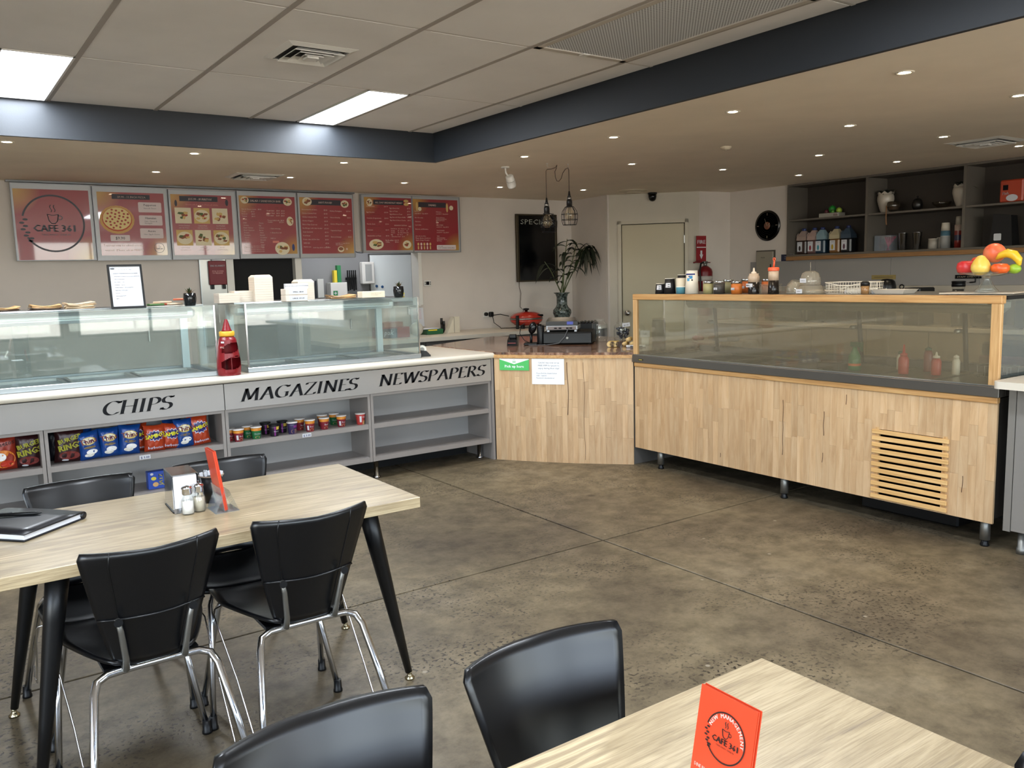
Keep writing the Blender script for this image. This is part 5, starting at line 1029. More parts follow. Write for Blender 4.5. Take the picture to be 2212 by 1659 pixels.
for k in range(34):
    m_ = MB(); a = k * 2.4; d_ = Vector((math.cos(a) * .6, math.sin(a) * .6, .35 - k * .02)); leaf(m_, tip + Vector((rb.uniform(-.05, .05), 0, rb.uniform(-.06, .06))), d_, rb.uniform(.12, .2), rb.uniform(.032, .05), 1.3, ns=4); m_.build('bamboo_leaf', LEAF2, t)

# ------------------------------------------------------------------ angled timber service counter
A_, B_ = Vector((3.788, 5.672)), Vector((4.492, 4.787)); ab = (B_ - A_); LN = ab.length; ab.normalize(); nrm = Vector((-ab.y, ab.x)) * -1.0
if nrm.dot(Vector((-1, -1))) < 0: nrm = -nrm
def cv(s, out=0.0): q = A_ + ab * s * LN + nrm * (0.035 * math.sin(PI * s) + out); return q
cs = thing('service_counter', 'pale timber service counter set across the corner with a brown stone top', 'counter', (0, 0, 0)); NC = 26
poly = [tuple(cv(k / NC, -.016)) for k in range(NC + 1)]
MB().prism(poly + [(5.15, 4.80), (5.25, 6.2), (4.75, 7.1), (3.86, 6.70)], 0.0, .866).build('carcass', BENCHG, cs)
rs = random.Random(4); kk = 0
for k in range(NC):
    a, b = k / NC, (k + 1) / NC; z = 0.0
    while z < .83:
        z1 = z + rs.uniform(.20, .48)
        if z1 > .70: z1 = .843
        p0, p1, q0, q1 = cv(a), cv(b), cv(a, -.015), cv(b, -.015); g = .0004; e = rs.uniform(0, .0006); p0 = cv(a + .0002, e); p1 = cv(b - .0002, e)
        m_ = MB(); m_.prism([(p0.x, p0.y), (p1.x, p1.y), (q1.x, q1.y), (q0.x, q0.y)], z + g, z1 - g); m_.build('stave', STAVE, cs); z = z1
mt_ = MB(); P0 = [tuple(cv(k / NC, .012)) for k in range(NC + 1)]; mt_.prism(P0 + [tuple(cv(1 - k / NC, -.02)) for k in range(NC + 1)], .843, .868); mt_.build('edge_trim', PINE, cs)
jag = [tuple(cv(k / 60, .006 + rs.uniform(-.004, .004))) for k in range(61)]
MB().prism(jag + [(5.45, 4.80), (5.45, 6.3), (4.784, 7.18), (3.85, 6.74), (3.80, 6.70)], .868, .888).build('stone_top', GRAN, cs)
for s_, w_ in ((.545, .0024), (.66, .0012)):
    m_ = MB(); pts = [tuple(cv(s_ + .004 * math.sin(z * 14), .0008)) + (z,) for z in [.81 - .06 * j for j in range(8 if s_ < .6 else 14)]]; m_.tube(pts, w_, 5); m_.build('dark_crack', mat('crack_brown', '4A2A18', .8), cs)
# signs on it
def on_counter(name, s0_, s1_, z0, z1, label, cat):
    a, b = cv(s0_, .0015), cv(s1_, .0015); t = thing(name, label, cat, (a.x, a.y, z0)); d = Vector((b.x - a.x, b.y - a.y, 0)); return t, d.length, z1 - z0, frame((0, 0, 0), d, (0, 0, 1))
def sheet(mb, M, W_, H_, mt, th=.0008): vs = [tuple(M @ Vector(p)) for p in [(0, 0, 0), (W_, 0, 0), (W_, H_, 0), (0, H_, 0), (0, 0, th), (W_, 0, th), (W_, H_, th), (0, H_, th)]]; mb.add(vs, [(0, 3, 2, 1), (4, 5, 6, 7), (0, 1, 5, 4), (1, 2, 6, 5), (2, 3, 7, 6), (3, 0, 4, 7)], False, mt)
t, W_, H_, M = on_counter('pick_up_sign', .045, .268, .743, .836, 'green and white sign reading Pick up here on the timber counter', 'sign'); M = M @ Matrix.Translation((0, 0, .006)); m_ = MB(); sheet(m_, M, W_, H_, mat('sign_white', 'E8ECF2', .5)); m_.build('sheet', None, t)
m_ = MB(); GRN = mat('sign_green', '4CB560', .5); m_.add([tuple(M @ Vector(p)) for p in [(0, 0, .0012), (W_, 0, .0012), (W_, H_ * .95, .0012), (W_ / 2, H_ * .53, .0012), (0, H_ * .95, .0012)]], [(0, 1, 3), (1, 2, 3), (0, 3, 4)], False, GRN)
text(m_, 'Pick up here', M @ Matrix.Translation((W_ / 2, H_ * .24, 0)), .030, mat('sign_white'), 'c', width=W_ * .64, bold=.07, off=.0018); annul(m_, M, W_ / 2, H_ * .80, .011, .002, GRN, .0016, 14, 0, 180); card(m_, M, W_ / 2 - .014, W_ / 2 + .014, H_ * .69, H_ * .76, GRN, .0016); m_.build('print', None, t)
t, W_, H_, M = on_counter('wifi_notice', .288, .523, .634, .838, 'white printed notice about free wifi on the timber counter', 'notice'); M = M @ Matrix.Translation((0, 0, .004)); m_ = MB(); sheet(m_, M, W_, H_, mat('sign_white')); m_.build('sheet', None, t); m_ = MB(); PB = mat('notice_ink', '2A2A44', .6)
for k, s_ in enumerate(['Cafe361 has now set up', 'FREE WIFI for guests to', 'enjoy during their stay!']): text(m_, s_, M @ Matrix.Translation((W_ * .20, H_ * (.82 - .11 * k), 0)), .0165, PB, width=W_ * .65, off=.0012)
for k, s_ in enumerate(['Please find the details below:', 'SSID: Cafe361', 'Password: sweetandsour']): text(m_, s_, M @ Matrix.Translation((W_ * .14, H_ * (.41 - .093 * k), 0)), .0135, PB, off=.0012, width=W_ * (.64, .32, .56)[k])
m_.build('print', None, t)

# register group on the stone top (axis d runs along the counter diagonal)
Md = lambda x, y: Matrix(((.7071, .7071, 0, x), (-.7071, .7071, 0, y), (0, 0, 1, .8885), (0, 0, 0, 1)))      # local x to the right, y away
def dthing(name, label, cat, x, y, z=.8885, rz=-PI / 4): return thing(name, label, cat, (x, y, z), rz)
t = dthing('cash_box', 'black steel cash drawer on the stone counter', 'cash drawer', 4.60, 5.745); MB().rbox(-.205, .225, 0, .40, .006, .112, .006).build('case', mat('drawer_black', '060708', .5, spec=.2), t); MB().rbox(-.20, .22, -.006, -.0005, .014, .10, .003).build('drawer_front', BLACK, t); MB().lathe([(.01, 0), (.01, .006)], 12, M=frame((.01, -.006, .06), (1, 0, 0), (0, 0, 1))).build('lock', STEEL2, t)
for x in (-.18, .2):
    for y in (.03, .36): MB().lathe([(.012, 0), (.012, .006)], 10, (x, y, 0)).build('foot', BLACK, t)
t = dthing('cash_register', 'dark cash register with silver base and small blue display, on the cash drawer', 'cash register', 4.585, 5.785, .8885 + .113); SLV = mat('silver_plastic', '9B9FA4', .35, .4)
m_ = MB(); m_.rbox(-.14, .14, .0, .26, .014, .055, .006); m_.build('base', SLV, t); m_ = MB(); m_.rbox(-.125, .125, -.004, .0, .018, .046, .001); m_.build('rear_port_plate', mat('port_plate', '6E6460', .5), t)
for x in (-.055, -.015, .05, .08): MB().box(x - .012, x + .012, -.006, -.004, .026, .036).build('port', INK, t)
for x in (-.13, .11): MB().box(x, x + .02, .0, .03, 0, .014).build('foot', SLV, t)
m_ = MB(); m_.add([(-.14, 0, .056), (.14, 0, .056), (.14, .26, .056), (-.14, .26, .056), (-.115, .02, .125), (.115, .02, .125), (.12, .24, .095), (-.12, .24, .095), (-.14, 0, .09), (.14, 0, .09)], [(0, 3, 2, 1), (0, 1, 9, 8), (8, 9, 5, 4), (4, 5, 6, 7), (2, 3, 7, 6), (1, 2, 6, 5, 9), (3, 0, 8, 4, 7)]); m_.build('upper_case', mat('gloss_black', '060608', .2, spec=.3), t)
MB().box(.045, .10, -.002, -.0003, .062, .088).build('customer_display', mat('display_blue', '1C2E8E', .3, emit=('1A2C9E', .12)), t)
m_ = MB(); m_.tube([(.06, -.005, .03), (.055, -.03, .02), (.03, -.05, -.04), (-.02, -.07, -.095), (-.12, -.09, -.107), (-.22, -.09, -.107), (-.28, -.10, -.107)], .0035, 6); t2 = m_.build('register_cable', mat('grey_cable', '55575A', .5)); t2.location = t.location; t2.rotation_euler = t.rotation_euler; tag(t2, 'grey cable hanging from the register across the cash drawer front', 'cable')
t = dthing('bill_spike_box', 'black ribbed organiser box right of the cash register', 'organiser', 5.13, 6.08, .8885); MB().rbox(-.09, .08, 0, .25, 0, .15, .004).build('box', BLACK, t)
for k in range(5): MB().rbox(-.08 + .032 * k, -.062 + .032 * k, .0, .22, .151, .165, .003).build('rib', mat('cap_black'), t)
t = dthing('desk_phone_stand', 'black handset leaning on its stand left of the register', 'phone', 4.40, 5.99); MB().rbox(-.06, .06, -.05, .06, 0, .02, .006).build('base', BLACK, t); MB().tube([(0, 0, .02), (0, .01, .10)], .012).build('stem', BLACK, t)
m_ = MB(); m_.ball((-.02, -.02, .15), .045, 14, sc=(.8, .5, 1.2), M=Matrix.Rotation(.25, 4, 'Y')); m_.build('head', mat('gloss_black'), t); m_ = MB(); m_.tube([(-.05, -.01, .19), (-.09, 0, .17), (-.10, 0, .10), (-.06, 0, .04), (-.02, 0, .02)], .0035, 6); m_.build('curled_cord', BLACK, t)
t = dthing('black_tumbler', 'black cylinder standing right of the phone handset', 'tumbler', 4.465, 5.935); MB().lathe([(.028, 0), (.032, .01), (.034, .165), (.030, .17), (.030, .15)], 20).build('cylinder', BLACK, t); MB().lathe([(.0345, .15), (.0345, .158)], 20).build('rim_band', mat('cap_black'), t)
t = dthing('card_terminal', 'small black card payment terminal at the left of the counter', 'card terminal', 4.25, 6.06); m_ = MB(); m_.add([(-.045, -.04, 0), (.045, -.04, 0), (.045, .05, 0), (-.045, .05, 0), (-.042, -.03, .05), (.042, -.03, .05), (.038, .045, .085), (-.038, .045, .085)], [(0, 3, 2, 1), (4, 5, 6, 7), (0, 1, 5, 4), (1, 2, 6, 5), (2, 3, 7, 6), (3, 0, 4, 7)]); m_.build('body', mat('gloss_black'), t); MB().rbox(-.03, .03, .0, .04, .066, .098, .004).build('card_slot', BLACK, t); MB().box(-.035, .035, -.0425, -.040, .022, .028).build('red_stripe', mat('stripe_red', '7A2A26', .4), t)
def jar(name, label, x, y, r, h, fill=None, fillmt=None, tagtxt=None):
    t = thing(name, label, 'jar', (x, y, .8885)); m_ = MB(); m_.lathe([(r * .9, 0), (r, .012), (r, h * .72), (r * .94, h * .80), (r * .66, h * .88), (r * .64, h * .92), (r * .70, h * .94), (r * .70, h * .99), (r * .64, h)][0:], 26); m_.build('glass_jar', JARG, t)
    if fill:
        m_ = MB(); rj = random.Random(int(x * 77))
        for k in range(60): a = rj.random() * 6.3; q = r * .78 * math.sqrt(rj.random()); m_.ball((q * math.cos(a), q * math.sin(a), .018 + rj.random() * h * fill), .014, 6, mt=fillmt[k % len(fillmt)], sc=(1, .7, .8))
        m_.build('sweets', None, t, kind='stuff')
    if tagtxt: m_ = MB(); M = frame((-.05, -r - .012, h * .82), (.85, -.5, 0), (0, 0, 1)) @ Matrix.Rotation(.12, 4, 'Z'); card(m_, M, -.02, .05, -.012, .022, PAPER); card(m_, M @ Matrix.Translation((0, 0, -.001)), -.02, .05, -.012, .022, PAPER); text(m_, tagtxt, M @ Matrix.Translation((.015, -.004, 0)), .02, INK, 'c', off=.001); m_.build('price_card', None, t)
    return t
jar('glass_jar', 'tall empty clear glass jar with a wide mouth on the counter', 5.06, 5.83, .070, .20)
jar('sweet_jar', 'glass jar full of dark wrapped sweets with a price card', 5.27, 5.76, .076, .165, .6, [mat('sweet_dark', '14161C', .3), mat('sweet_navy', '23283A', .25), mat('sweet_silver', '6A6E74', .25, .5)], '$3.00')
jar('small_jar', 'small clear jar next to the timber display frame', 5.20, 5.45, .045, .16)
t = thing('handwritten_card', 'small white card handwritten 1.50 by the display frame', 'price card', (4.99, 5.17, .956), -.75); MB().rbox(-.04, .04, 0, .003, 0, .055, .001).build('card', PAPER, t); m_ = MB(); text(m_, '1.50', frame((0, -.0006, .02), (1, 0, 0), (0, 0, 1)), .022, INK, 'c'); m_.build('handwriting', None, t); MB().rbox(-.03, .03, 0, .03, -.067, 0, .002).build('block', mat('cloudy_plastic'), t)
WAF = mat('wafer_tan', 'D9BC84', .7)
for k, (x, y, z, lb) in enumerate([(4.85, 5.26, .8885, 'lowest wrapped biscuit roll beside the display frame'), (4.90, 5.22, .8885, 'right lower biscuit roll touching the display frame'), (4.875, 5.24, .9250, 'upper biscuit roll lying across the two lower ones')]):
    t = thing('biscuit_roll', lb, 'biscuits', (x, y, z), .6); m_ = MB(); m_.tube([(-.06, 0, .018), (.06, 0, .018)], .0175, 14); m_.build('roll', WAF, t); m_ = MB(); m_.tube([(-.012, 0, .018), (.012, 0, .018)], .0181, 14); m_.build('band', mat('gold_band', 'B89A40', .3, .3), t)
t = thing('biscuit_pack', 'clear wrapped chocolate biscuits lying at the front of the counter', 'biscuits', (4.71, 5.25, .8885), -.75); MB().rbox(-.05, .05, -.03, .03, 0, .05, .012).build('wrapper', mat('wrapper_gold', 'A88A48', .3), t)
for k in range(4): MB().lathe([(.022, 0), (.022, .012)], 14, M=frame((-.036 + .024 * k, -.031, .025), (0, 0, 1), (1, 0, 0))).build('biscuit', mat('biscuit_dark' if k % 2 else 'wafer_tan', '3A2618', .6), t)
t = thing('napkin_pack', 'flat white packet lying against the display frame', 'packet', (4.80, 5.08, .8885), -.7); MB().rbox(-.08, .08, -.04, .04, 0, .018, .006).build('packet', PAPER, t); MB().box(-.05, .05, -.0405, -.04, .004, .014).build('stripe', mat('grey_print'), t)
# ------------------------------------------------------------------ long timber fronted food bar on the right
XR, Y0, Y1 = 4.50, 2.083, 4.778
fb_ = thing('food_bar', 'long timber fronted salad bar with glass case and steel rim', 'display counter', (XR, 0, 0))
def L_(name, mb, m=None): return mb.build(name, m, fb_)
L_('carcass', MB().box(.02, .70, Y0 + .01, Y1 - .01, .16, .80), mat('carcass_dark', '3A3733', .6))
rs = random.Random(8); ncol = 58; gy0, gy1, gz0, gz1 = 2.335, 2.765, .165, .56
for k in range(ncol):
    a, b = Y0 + (Y1 - Y0) * k / ncol, Y0 + (Y1 - Y0) * (k + 1) / ncol; z = .14
    while z < .775:
        z1 = z + rs.uniform(.16, .46)
        if z1 > .68: z1 = .780
        e = rs.uniform(0, .0006); inside = a > gy0 - .01 and b < gy1 + .01
        if inside:
            for (za, zb) in ((z, min(z1, gz0)), (max(z, gz1), z1)):
                if zb - za > .004: MB().box(-e, .016, a + .0003, b - .0003, za + .0003, zb - .0003).build('stave', STAVE, fb_)
        else: MB().box(-e, .016, a + .0003, b - .0003, z + .0003, z1 - .0003).build('stave', STAVE, fb_)
        z = z1
for y, za, zb in ((3.40, .30, .66), (3.10, .47, .62), (3.105, .30, .36), (2.245, .28, .37), (3.92, .20, .23), (2.95, .68, .74)):
    m_ = MB(); m_.tube([(-.0012, y + .002 * math.sin(z_ * 50), z_) for z_ in [za + (zb - za) * j / 8 for j in range(9)]], .0016, 5); L_('dark_grain_streak', m_, mat('crack_brown'))
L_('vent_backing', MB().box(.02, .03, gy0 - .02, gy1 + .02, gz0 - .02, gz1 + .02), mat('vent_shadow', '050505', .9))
SL = wood('pine_slat', [(.3, 'C0935A'), (.5, 'D3A96E'), (.7, 'DFBB84')], (12, 1, 30), .45, 2.5, objrand=.06)
for k in range(11): z = .150 + .0383 * k; L_('vent_slat', MB().rbox(-.013, -.001, 2.322, 2.772, z, z + .025, .002), SL)
for y in (2.345, 2.745): L_('vent_batten', MB().box(-.0008, .012, y - .012, y + .012, gz0 - .01, gz1 + .01), PINEX)
L_('timber_rail', MB().rbox(-.012, .02, Y0 - .002, Y1 - .002, .779, .812, .003), PINE)
RIM = mat('brushed_rim', '77746F', .38, .85)
m_ = MB(); m_.rbox(-.022, .05, Y0 - .012, Y1 + .01, .812, .868, .003); m_.rbox(.05, .72, Y0 - .012, Y0 + .05, .812, .868, .003); m_.rbox(.05, .72, Y1 - .05, Y1 + .01, .812, .868, .003); m_.rbox(.66, .74, Y0 + .05, Y1 - .05, .812, .90, .003); L_('steel_rim', m_, RIM)
L_('rim_lip', MB().rbox(-.018, .02, Y0, Y1, .868, .874, .002), WSTEEL)
m_ = MB(); m_.box(-.0235, -.022, 4.665, 4.715, .829, .843, mt=mat('badge_dark', '2E2B22', .4)); m_.box(-.0242, -.0235, 4.672, 4.708, .833, .839, mt=mat('badge_gold', 'A99A4A', .4)); L_('badge', m_)
L_('well', MB().box(.05, .66, Y0 + .05, Y1 - .05, .80, .815), mat('well_steel', '5E5D5A', .3, .8))
ND = 7
for k in range(ND + 1):
    y = Y0 + .07 + (Y1 - Y0 - .14) * k / ND; L_('pan_divider', MB().rbox(.05, .66, y - .012, y + .012, .845, .860, .003), STEEL)
L_('pan_edge', MB().rbox(.07, .10, Y0 + .06, Y1 - .06, .845, .859, .003), STEEL); L_('pan_edge', MB().rbox(.60, .63, Y0 + .06, Y1 - .06, .845, .859, .003), STEEL)
for k in range(ND):
    y = Y0 + .07 + (Y1 - Y0 - .14) * k / ND
    if k in (4, 5): L_('open_pan', MB().box(.11, .59, y + .02, y + .33, .822, .832), mat('pan_dark', '161614', .5))
    else: L_('pan_lid', MB().rbox(.11, .59, y + .02, y + .34, .840, .852, .004), STEEL)
# timber frame of the glass case
T0, T1 = 1.292, 1.334
L_('top_rail', MB().rbox(-.016, .03, Y0 - .004, Y1 + .004, T0, T1, .003), PINE)
for a, b in ((Y0 - .003, Y0 + .048), (Y1 - .040, Y1 + .003)): L_('frame_post', MB().rbox(-.015, .012, a, b, .872, T0, .003), PINEX)
L_('front_glass', MB().box(.0, .005, Y0 + .04, Y1 - .03, .872, T0 + .005), GLASSW)
L_('end_glass', MB().box(.012, .70, Y0 - .002, Y0 + .004, .872, T1 - .012), GLASS); L_('end_glass', MB().box(.012, .70, Y1 - .006, Y1, .872, T1 - .012), GLASS)
L_('top_panel', MB().rbox(.03, .74, Y0 - .004, Y1 + .004, T1 - .012, T1 - .002, .002), mat('top_steel', '94918B', .35, .7))
L_('top_edge', MB().box(.03, .74, Y0 - .012, Y0 - .004, T1 - .022, T1 - .002), BLACK)
m_ = MB(); m_.rbox(.16, .34, Y0 + .10, Y1 - .35, T1 - .105, T1 - .013, .03); L_('lamp_canopy', m_, mat('canopy_grey', 'A39F8C', .35, .5))
m_ = MB(); m_.tube([(.17, Y0 + .15, T1 - .045), (.17, Y0 + 1.2, T1 - .045)], .013, 10); L_('lamp_tube', m_, mat('case_tube'))
for ya, yb in ((4.52, 4.44), (3.28, 3.21), (2.58, 2.53)):
    m_ = MB(); m_.tube([(.60, ya, T1 - .02), (.56, yb, .87)], .015, 8); L_('gantry_strut', m_, mat('strut_dark', '1E1B18', .5, .3))
    m_ = MB(); m_.tube([(.585, (ya + yb) / 2 + .03, 1.10), (.53, (ya + yb) / 2 + .03, 1.10)], .014, 10); L_('strut_clamp', m_, STEEL2)
L_('rear_glass', MB().box(.70, .705, Y0, Y1, .90, T1 - .012), GLASSW)
for y in (2.14, 3.42, 4.55):
    m_ = MB(); m_.lathe([(.022, 0), (.024, .008), (.018, .02), (.018, .035)], 16, (.05, y, 0), mt=BLACK); L_('leg_foot', m_)
    m_ = MB(); m_.lathe([(.025, .035), (.025, .16)], 16, (.05, y, 0)); L_('leg', m_, STEEL2)
L_('compressor_box', MB().rbox(.18, .60, 2.35, 2.95, .02, .15, .01), BLACK)
kr = MB(); kr.box(5.12, 5.16, Y0, Y1, 0, .14); struct('trim_6', kr, mat('kick_undershadow'))
# things inside the case
def squeeze(x, y, z, r, h, body, capm, label, nz=.04, labelmt=None, name='squeeze_bottle', grp=None):
    t = thing(name, label, 'bottle', (x, y, z), 0, grp); m_ = MB(); m_.lathe([(r * .96, 0), (r, .008), (r, h * .8), (r * .8, h * .92), (r * .6, h)], 18); m_.build('bottle', body, t); m_ = MB(); m_.lathe([(r * .7, h), (r * .7, h + .012), (r * .3, h + .016), (r * .14, h + .016 + nz), (0, h + .017 + nz)], 16); m_.build('nozzle', capm, t)
    if labelmt: m_ = MB(); m_.lathe([(r * 1.02, h * .35), (r * 1.02, h * .62)], 18); m_.build('label_band', labelmt, t)
    return t
RB, WC = mat('ketchup_red', 'A8201C', .35), mat('clear_cap', 'C9C2B4', .4)
squeeze(4.78, 2.76, .855, .030, .11, RB, RB, 'red squeeze bottle with pointed nozzle inside the glass case', .05); squeeze(4.85, 2.60, .855, .028, .10, RB, WC, 'red squeeze bottle right of its pointed neighbour in the case', .02)
squeeze(4.98, 2.72, .855, .026, .13, mat('bottle_dkred', '6E1A20', .35), mat('cap_dkgreen', '2C4A3A', .4), 'dark bottle with green cap behind the red squeeze bottles', .004); squeeze(4.95, 2.88, .855, .022, .10, WC, mat('cap_dkgreen'), 'clear bottle with dark green lid left of the red bottles', .003); squeeze(4.92, 2.52, .855, .022, .10, WC, WC, 'small clear capped bottle at the right of the red bottles', .003)
t = thing('spray_bottle', 'green trigger spray bottle inside the glass case', 'spray bottle', (4.76, 3.07, .855)); m_ = MB(); m_.lathe([(.036, 0), (.038, .01), (.036, .09), (.016, .13), (.014, .15)], 18); m_.build('bottle', mat('spray_green', '1E6A3C', .3), t); m_ = MB(); m_.box(-.02, .02, -.045, .02, .15, .178); m_.box(-.008, .008, -.05, -.04, .12, .17); m_.build('trigger_head', mat('spray_dkgreen', '1C4A30', .4), t); m_ = MB(); m_.lathe([(.0375, .02), (.0375, .045)], 18); m_.build('label_band', mat('label_orange', 'C2602A', .5), t)
t = thing('chopping_block', 'dark block lying in the case left of the spray bottle', 'block', (4.72, 3.22, .855)); MB().rbox(-.05, .05, -.10, .06, 0, .045, .006).build('block', mat('block_brown', '2E241E', .6), t); MB().rbox(-.04, .04, -.08, .04, .046, .058, .004).build('top_layer', mat('block_brown2', '4A3228', .6), t)
t = thing('wire_pan', 'small wire basket with a dark dish at the right inside the case', 'wire basket', (4.95, 2.30, .855)); m_ = MB()
for k in range(5): m_.tube([(-.06, -.08 + .04 * k, .0), (-.07, -.08 + .04 * k, .07)], .002, 5); m_.tube([(.06, -.08 + .04 * k, .0), (.07, -.08 + .04 * k, .07)], .002, 5)
for z in (.01, .07): m_.tube([(-.065, -.09, z), (.065, -.09, z), (.065, .09, z), (-.065, .09, z)], .002, 5, closed=True)
m_.build('wire_frame', STEEL2, t); MB().rbox(-.05, .05, -.05, .06, .005, .03, .006).build('dish', BLACK, t)
t = thing('red_stock_box', 'dark red and black crate seen through the end glass', 'crate', (5.42, 2.42, .42)); MB().rbox(-.11, .15, -.15, .15, -.42, -.001, .006).build('plinth_crate', BLACK, t); MB().rbox(-.12, .16, -.16, .16, 0, .52, .008).build('crate', mat('crate_maroon', '6A2630', .5), t); MB().rbox(-.11, .15, -.15, .15, .521, .60, .01).build('black_goods', mat('crate_goods', '1E1A1C', .5), t)
sb = thing('prep_bench', 'steel prep bench behind the left end of the glass case', 'bench', (5.74, 5.10, 0)); MB().rbox(-.27, .27, -.32, .32, .70, .738, .003).build('bench_surface', STEEL2, sb)
for x_ in (-.24, .24):
    for y_ in (-.29, .29): MB().tube([(x_, y_, 0), (x_, y_, .70)], .018, 10).build('leg', STEEL2, sb)
t = thing('meat_tray', 'white tray with folded cloths and red goods on the bench behind the case', 'tray', (5.74, 5.10, .74)); MB().rbox(-.25, .25, -.3, .3, 0, .14, .004).build('tray', mat('tray_greywhite', '9E9C96', .5), t)
for x, y, c_, r in ((-.05, .12, '7A2A2A', .05), (.04, .02, '5A2428', .045), (.0, -.10, '2A2A26', .06), (.05, -.18, '2F2E28', .055)): MB().ball((x, y, .16), r, 10, sc=(1, 1.3, .5)).build('folded_cloth', mat('cloth_' + c_, c_, .8), t)
t = thing('grey_jar', 'dull grey canister standing behind the left end of the glass case', 'canister', (5.34, 5.36, .8885)); MB().lathe([(.055, 0), (.06, .01), (.06, .17), (.05, .19)], 22).build('body', mat('canister_grey', '5C5A54', .4), t); MB().lathe([(.056, .19), (.058, .20), (.03, .206)], 22).build('lid', mat('canister_lid', '777268', .4), t)

# things standing on top of the case
TT = T1 + .0005
CUPB = mat('black_cup', '141518', .45); RW = mat('cup_rim_white', 'E2DCD0', .5)
def cupstack(x, y, r0, r1, h, body, label, lab=True, rimmt=None, prints=None, name='cup_stack'):
    t = thing(name, label, 'paper cups', (x, y, TT), 0, None); m_ = MB(); m_.lathe([(r0, 0), (r1, h)], 22); m_.build('cups', body, t)
    if rimmt: m_ = MB(); m_.lathe([(r1 * .97, h), (r1 * 1.03, h + .001), (r1 * 1.03, h + .004), (r1 * .9, h + .005), (r1 * .85, h - .01)], 22); m_.build('rim', rimmt, t)
    pr = MB(); rr = lambda z: r0 + (r1 - r0) * z / h + .0007
    def patch(a0, a1, z0, z1, mt, e=0):
        n = 6; vs = [(-(rr(z) + e) * math.cos(a), -(rr(z) + e) * math.sin(a), z) for z in (z0, z1) for a in [a0 + (a1 - a0) * k / n for k in range(n + 1)]]; pr.add(vs, [(k, k + 1, n + 2 + k, n + 1 + k) for k in range(n)], False, mt)
    if lab: patch(-.1, .9, h * .42, h * .42 + .034, PAPER); patch(.35, .75, h * .42 + .006, h * .42 + .010, INK, .0005); patch(.35, .75, h * .42 + .020, h * .42 + .024, INK, .0005)
    for q in prints or []: patch(*q)
    if pr.f: pr.build('label_print', None, t)
    return t
cupstack(4.60, 4.595, .042, .035, .072, CUPB, 'smallest black paper cup stack at the left end of the case top', rimmt=RW)
cupstack(4.60, 4.500, .044, .036, .110, CUPB, 'second black paper cup stack, labelled, beside the smallest', rimmt=RW)
cupstack(4.66, 4.420, .040, .043, .135, CUPB, 'tallest black paper cup stack, labelled, beside the white and blue one', rimmt=RW)
DB, LB, MBL = mat('navy_print', '232A6E', .5), mat('light_blue_print', '4A9AC8', .5), mat('mid_blue_print', '2F7FB0', .5)
t = cupstack(4.61, 4.395, .035, .037, .115, mat('pale_cup', 'D8CDB8', .5), 'pale cup stack over a blue cup, left of the tall white roll', False)
for o in t.children: pass
m_ = MB(); m_.lathe([(.0365, .0), (.0375, .048), (.0375, .054)], 22, mts=[mat('cup_teal', '5A96A8', .5), RW]); m_.build('blue_base', None, t)
cupstack(4.61, 4.290, .050, .040, .163, mat('tall_white_cup', 'E6DECE', .5), 'tall white cup stack printed with blue squares', False, RW, [(-.6, 1.3, .135, .146, DB), (.35, .85, .108, .131, MBL), (.15, .35, .12, .13, DB), (-.1, .35, .092, .113, LB), (.65, .9, .094, .104, INK)], 'cup_stack')
def tin(x, y, r, h, c_, label, labt=None, lidh=.018):
    t = thing('spice_tin', label, 'canister', (x, y, TT), 0, 'canisters on the case top'); m_ = MB(); m_.lathe([(r, 0), (r, h)], 24); m_.build('tin', mat('tin_' + c_, c_, .45), t); m_ = MB(); m_.lathe([(r * 1.02, h), (r * 1.02, h + lidh - .003), (r * .95, h + lidh), (0, h + lidh)], 24); m_.build('chrome_lid', CHROME, t)
    if labt: m_ = MB(); M = frame((-r * 1.01, 0, h * .42), (0, -1, 0), (0, 0, 1)); card(m_, M, -.018, .014, -.002, .013, PAPER, .001); text(m_, labt, M, .011, INK, 'c', off=.002); m_.build('label', None, t)
tin(4.61, 4.135, .036, .072, '9C9468', 'olive canister with a chrome lid, left one of the front pair'); tin(4.63, 4.050, .038, .072, '3F3B37', 'dark grey canister with a chrome lid and small label', 'TEA')
tin(4.82, 4.135, .036, .078, '8F8A66', 'olive canister in the back, left of the orange ones'); tin(4.61, 3.880, .037, .070, 'C06A28', 'orange canister in front with a chrome lid', 'SUGAR'); tin(4.82, 3.965, .040, .082, 'B8602A', 'wide orange canister behind the front orange one', 'COFFEE'); tin(4.88, 3.84, .036, .078, 'BC6430', 'orange canister half hidden by the brown sauce bottle')
DKS = mat('dark_sauce', '17110E', .25); CLP = mat('cloudy_bottle', 'BFA890', .35)
t = thing('sauce_bottle', 'clear squeeze bottle of dark sauce with a white nozzle', 'bottle', (4.61, 3.735, TT)); m_ = MB(); m_.lathe([(.036, 0), (.038, .006), (.038, .078)], 22); m_.build('sauce', DKS, t); m_ = MB(); m_.lathe([(.0378, .0785), (.0378, .118), (.032, .124), (.033, .136)], 22); m_.build('bottle_shoulder', CLP, t); m_ = MB(); m_.lathe([(.020, .136), (.016, .146), (.008, .150), (.005, .172), (0, .175)], 16); m_.build('nozzle', mat('nozzle_cream', 'E0D0BC', .4), t); m_ = MB(); M = frame((-.0385, .012, .046), (0, -1, 0), (0, 0, 1)); card(m_, M, -.02, .034, 0, .024, PAPER, .001); text(m_, 'BBQ', M @ Matrix.Translation((-.016, .007, 0)), .014, INK, off=.002, bold=.05); m_.build('label', None, t)
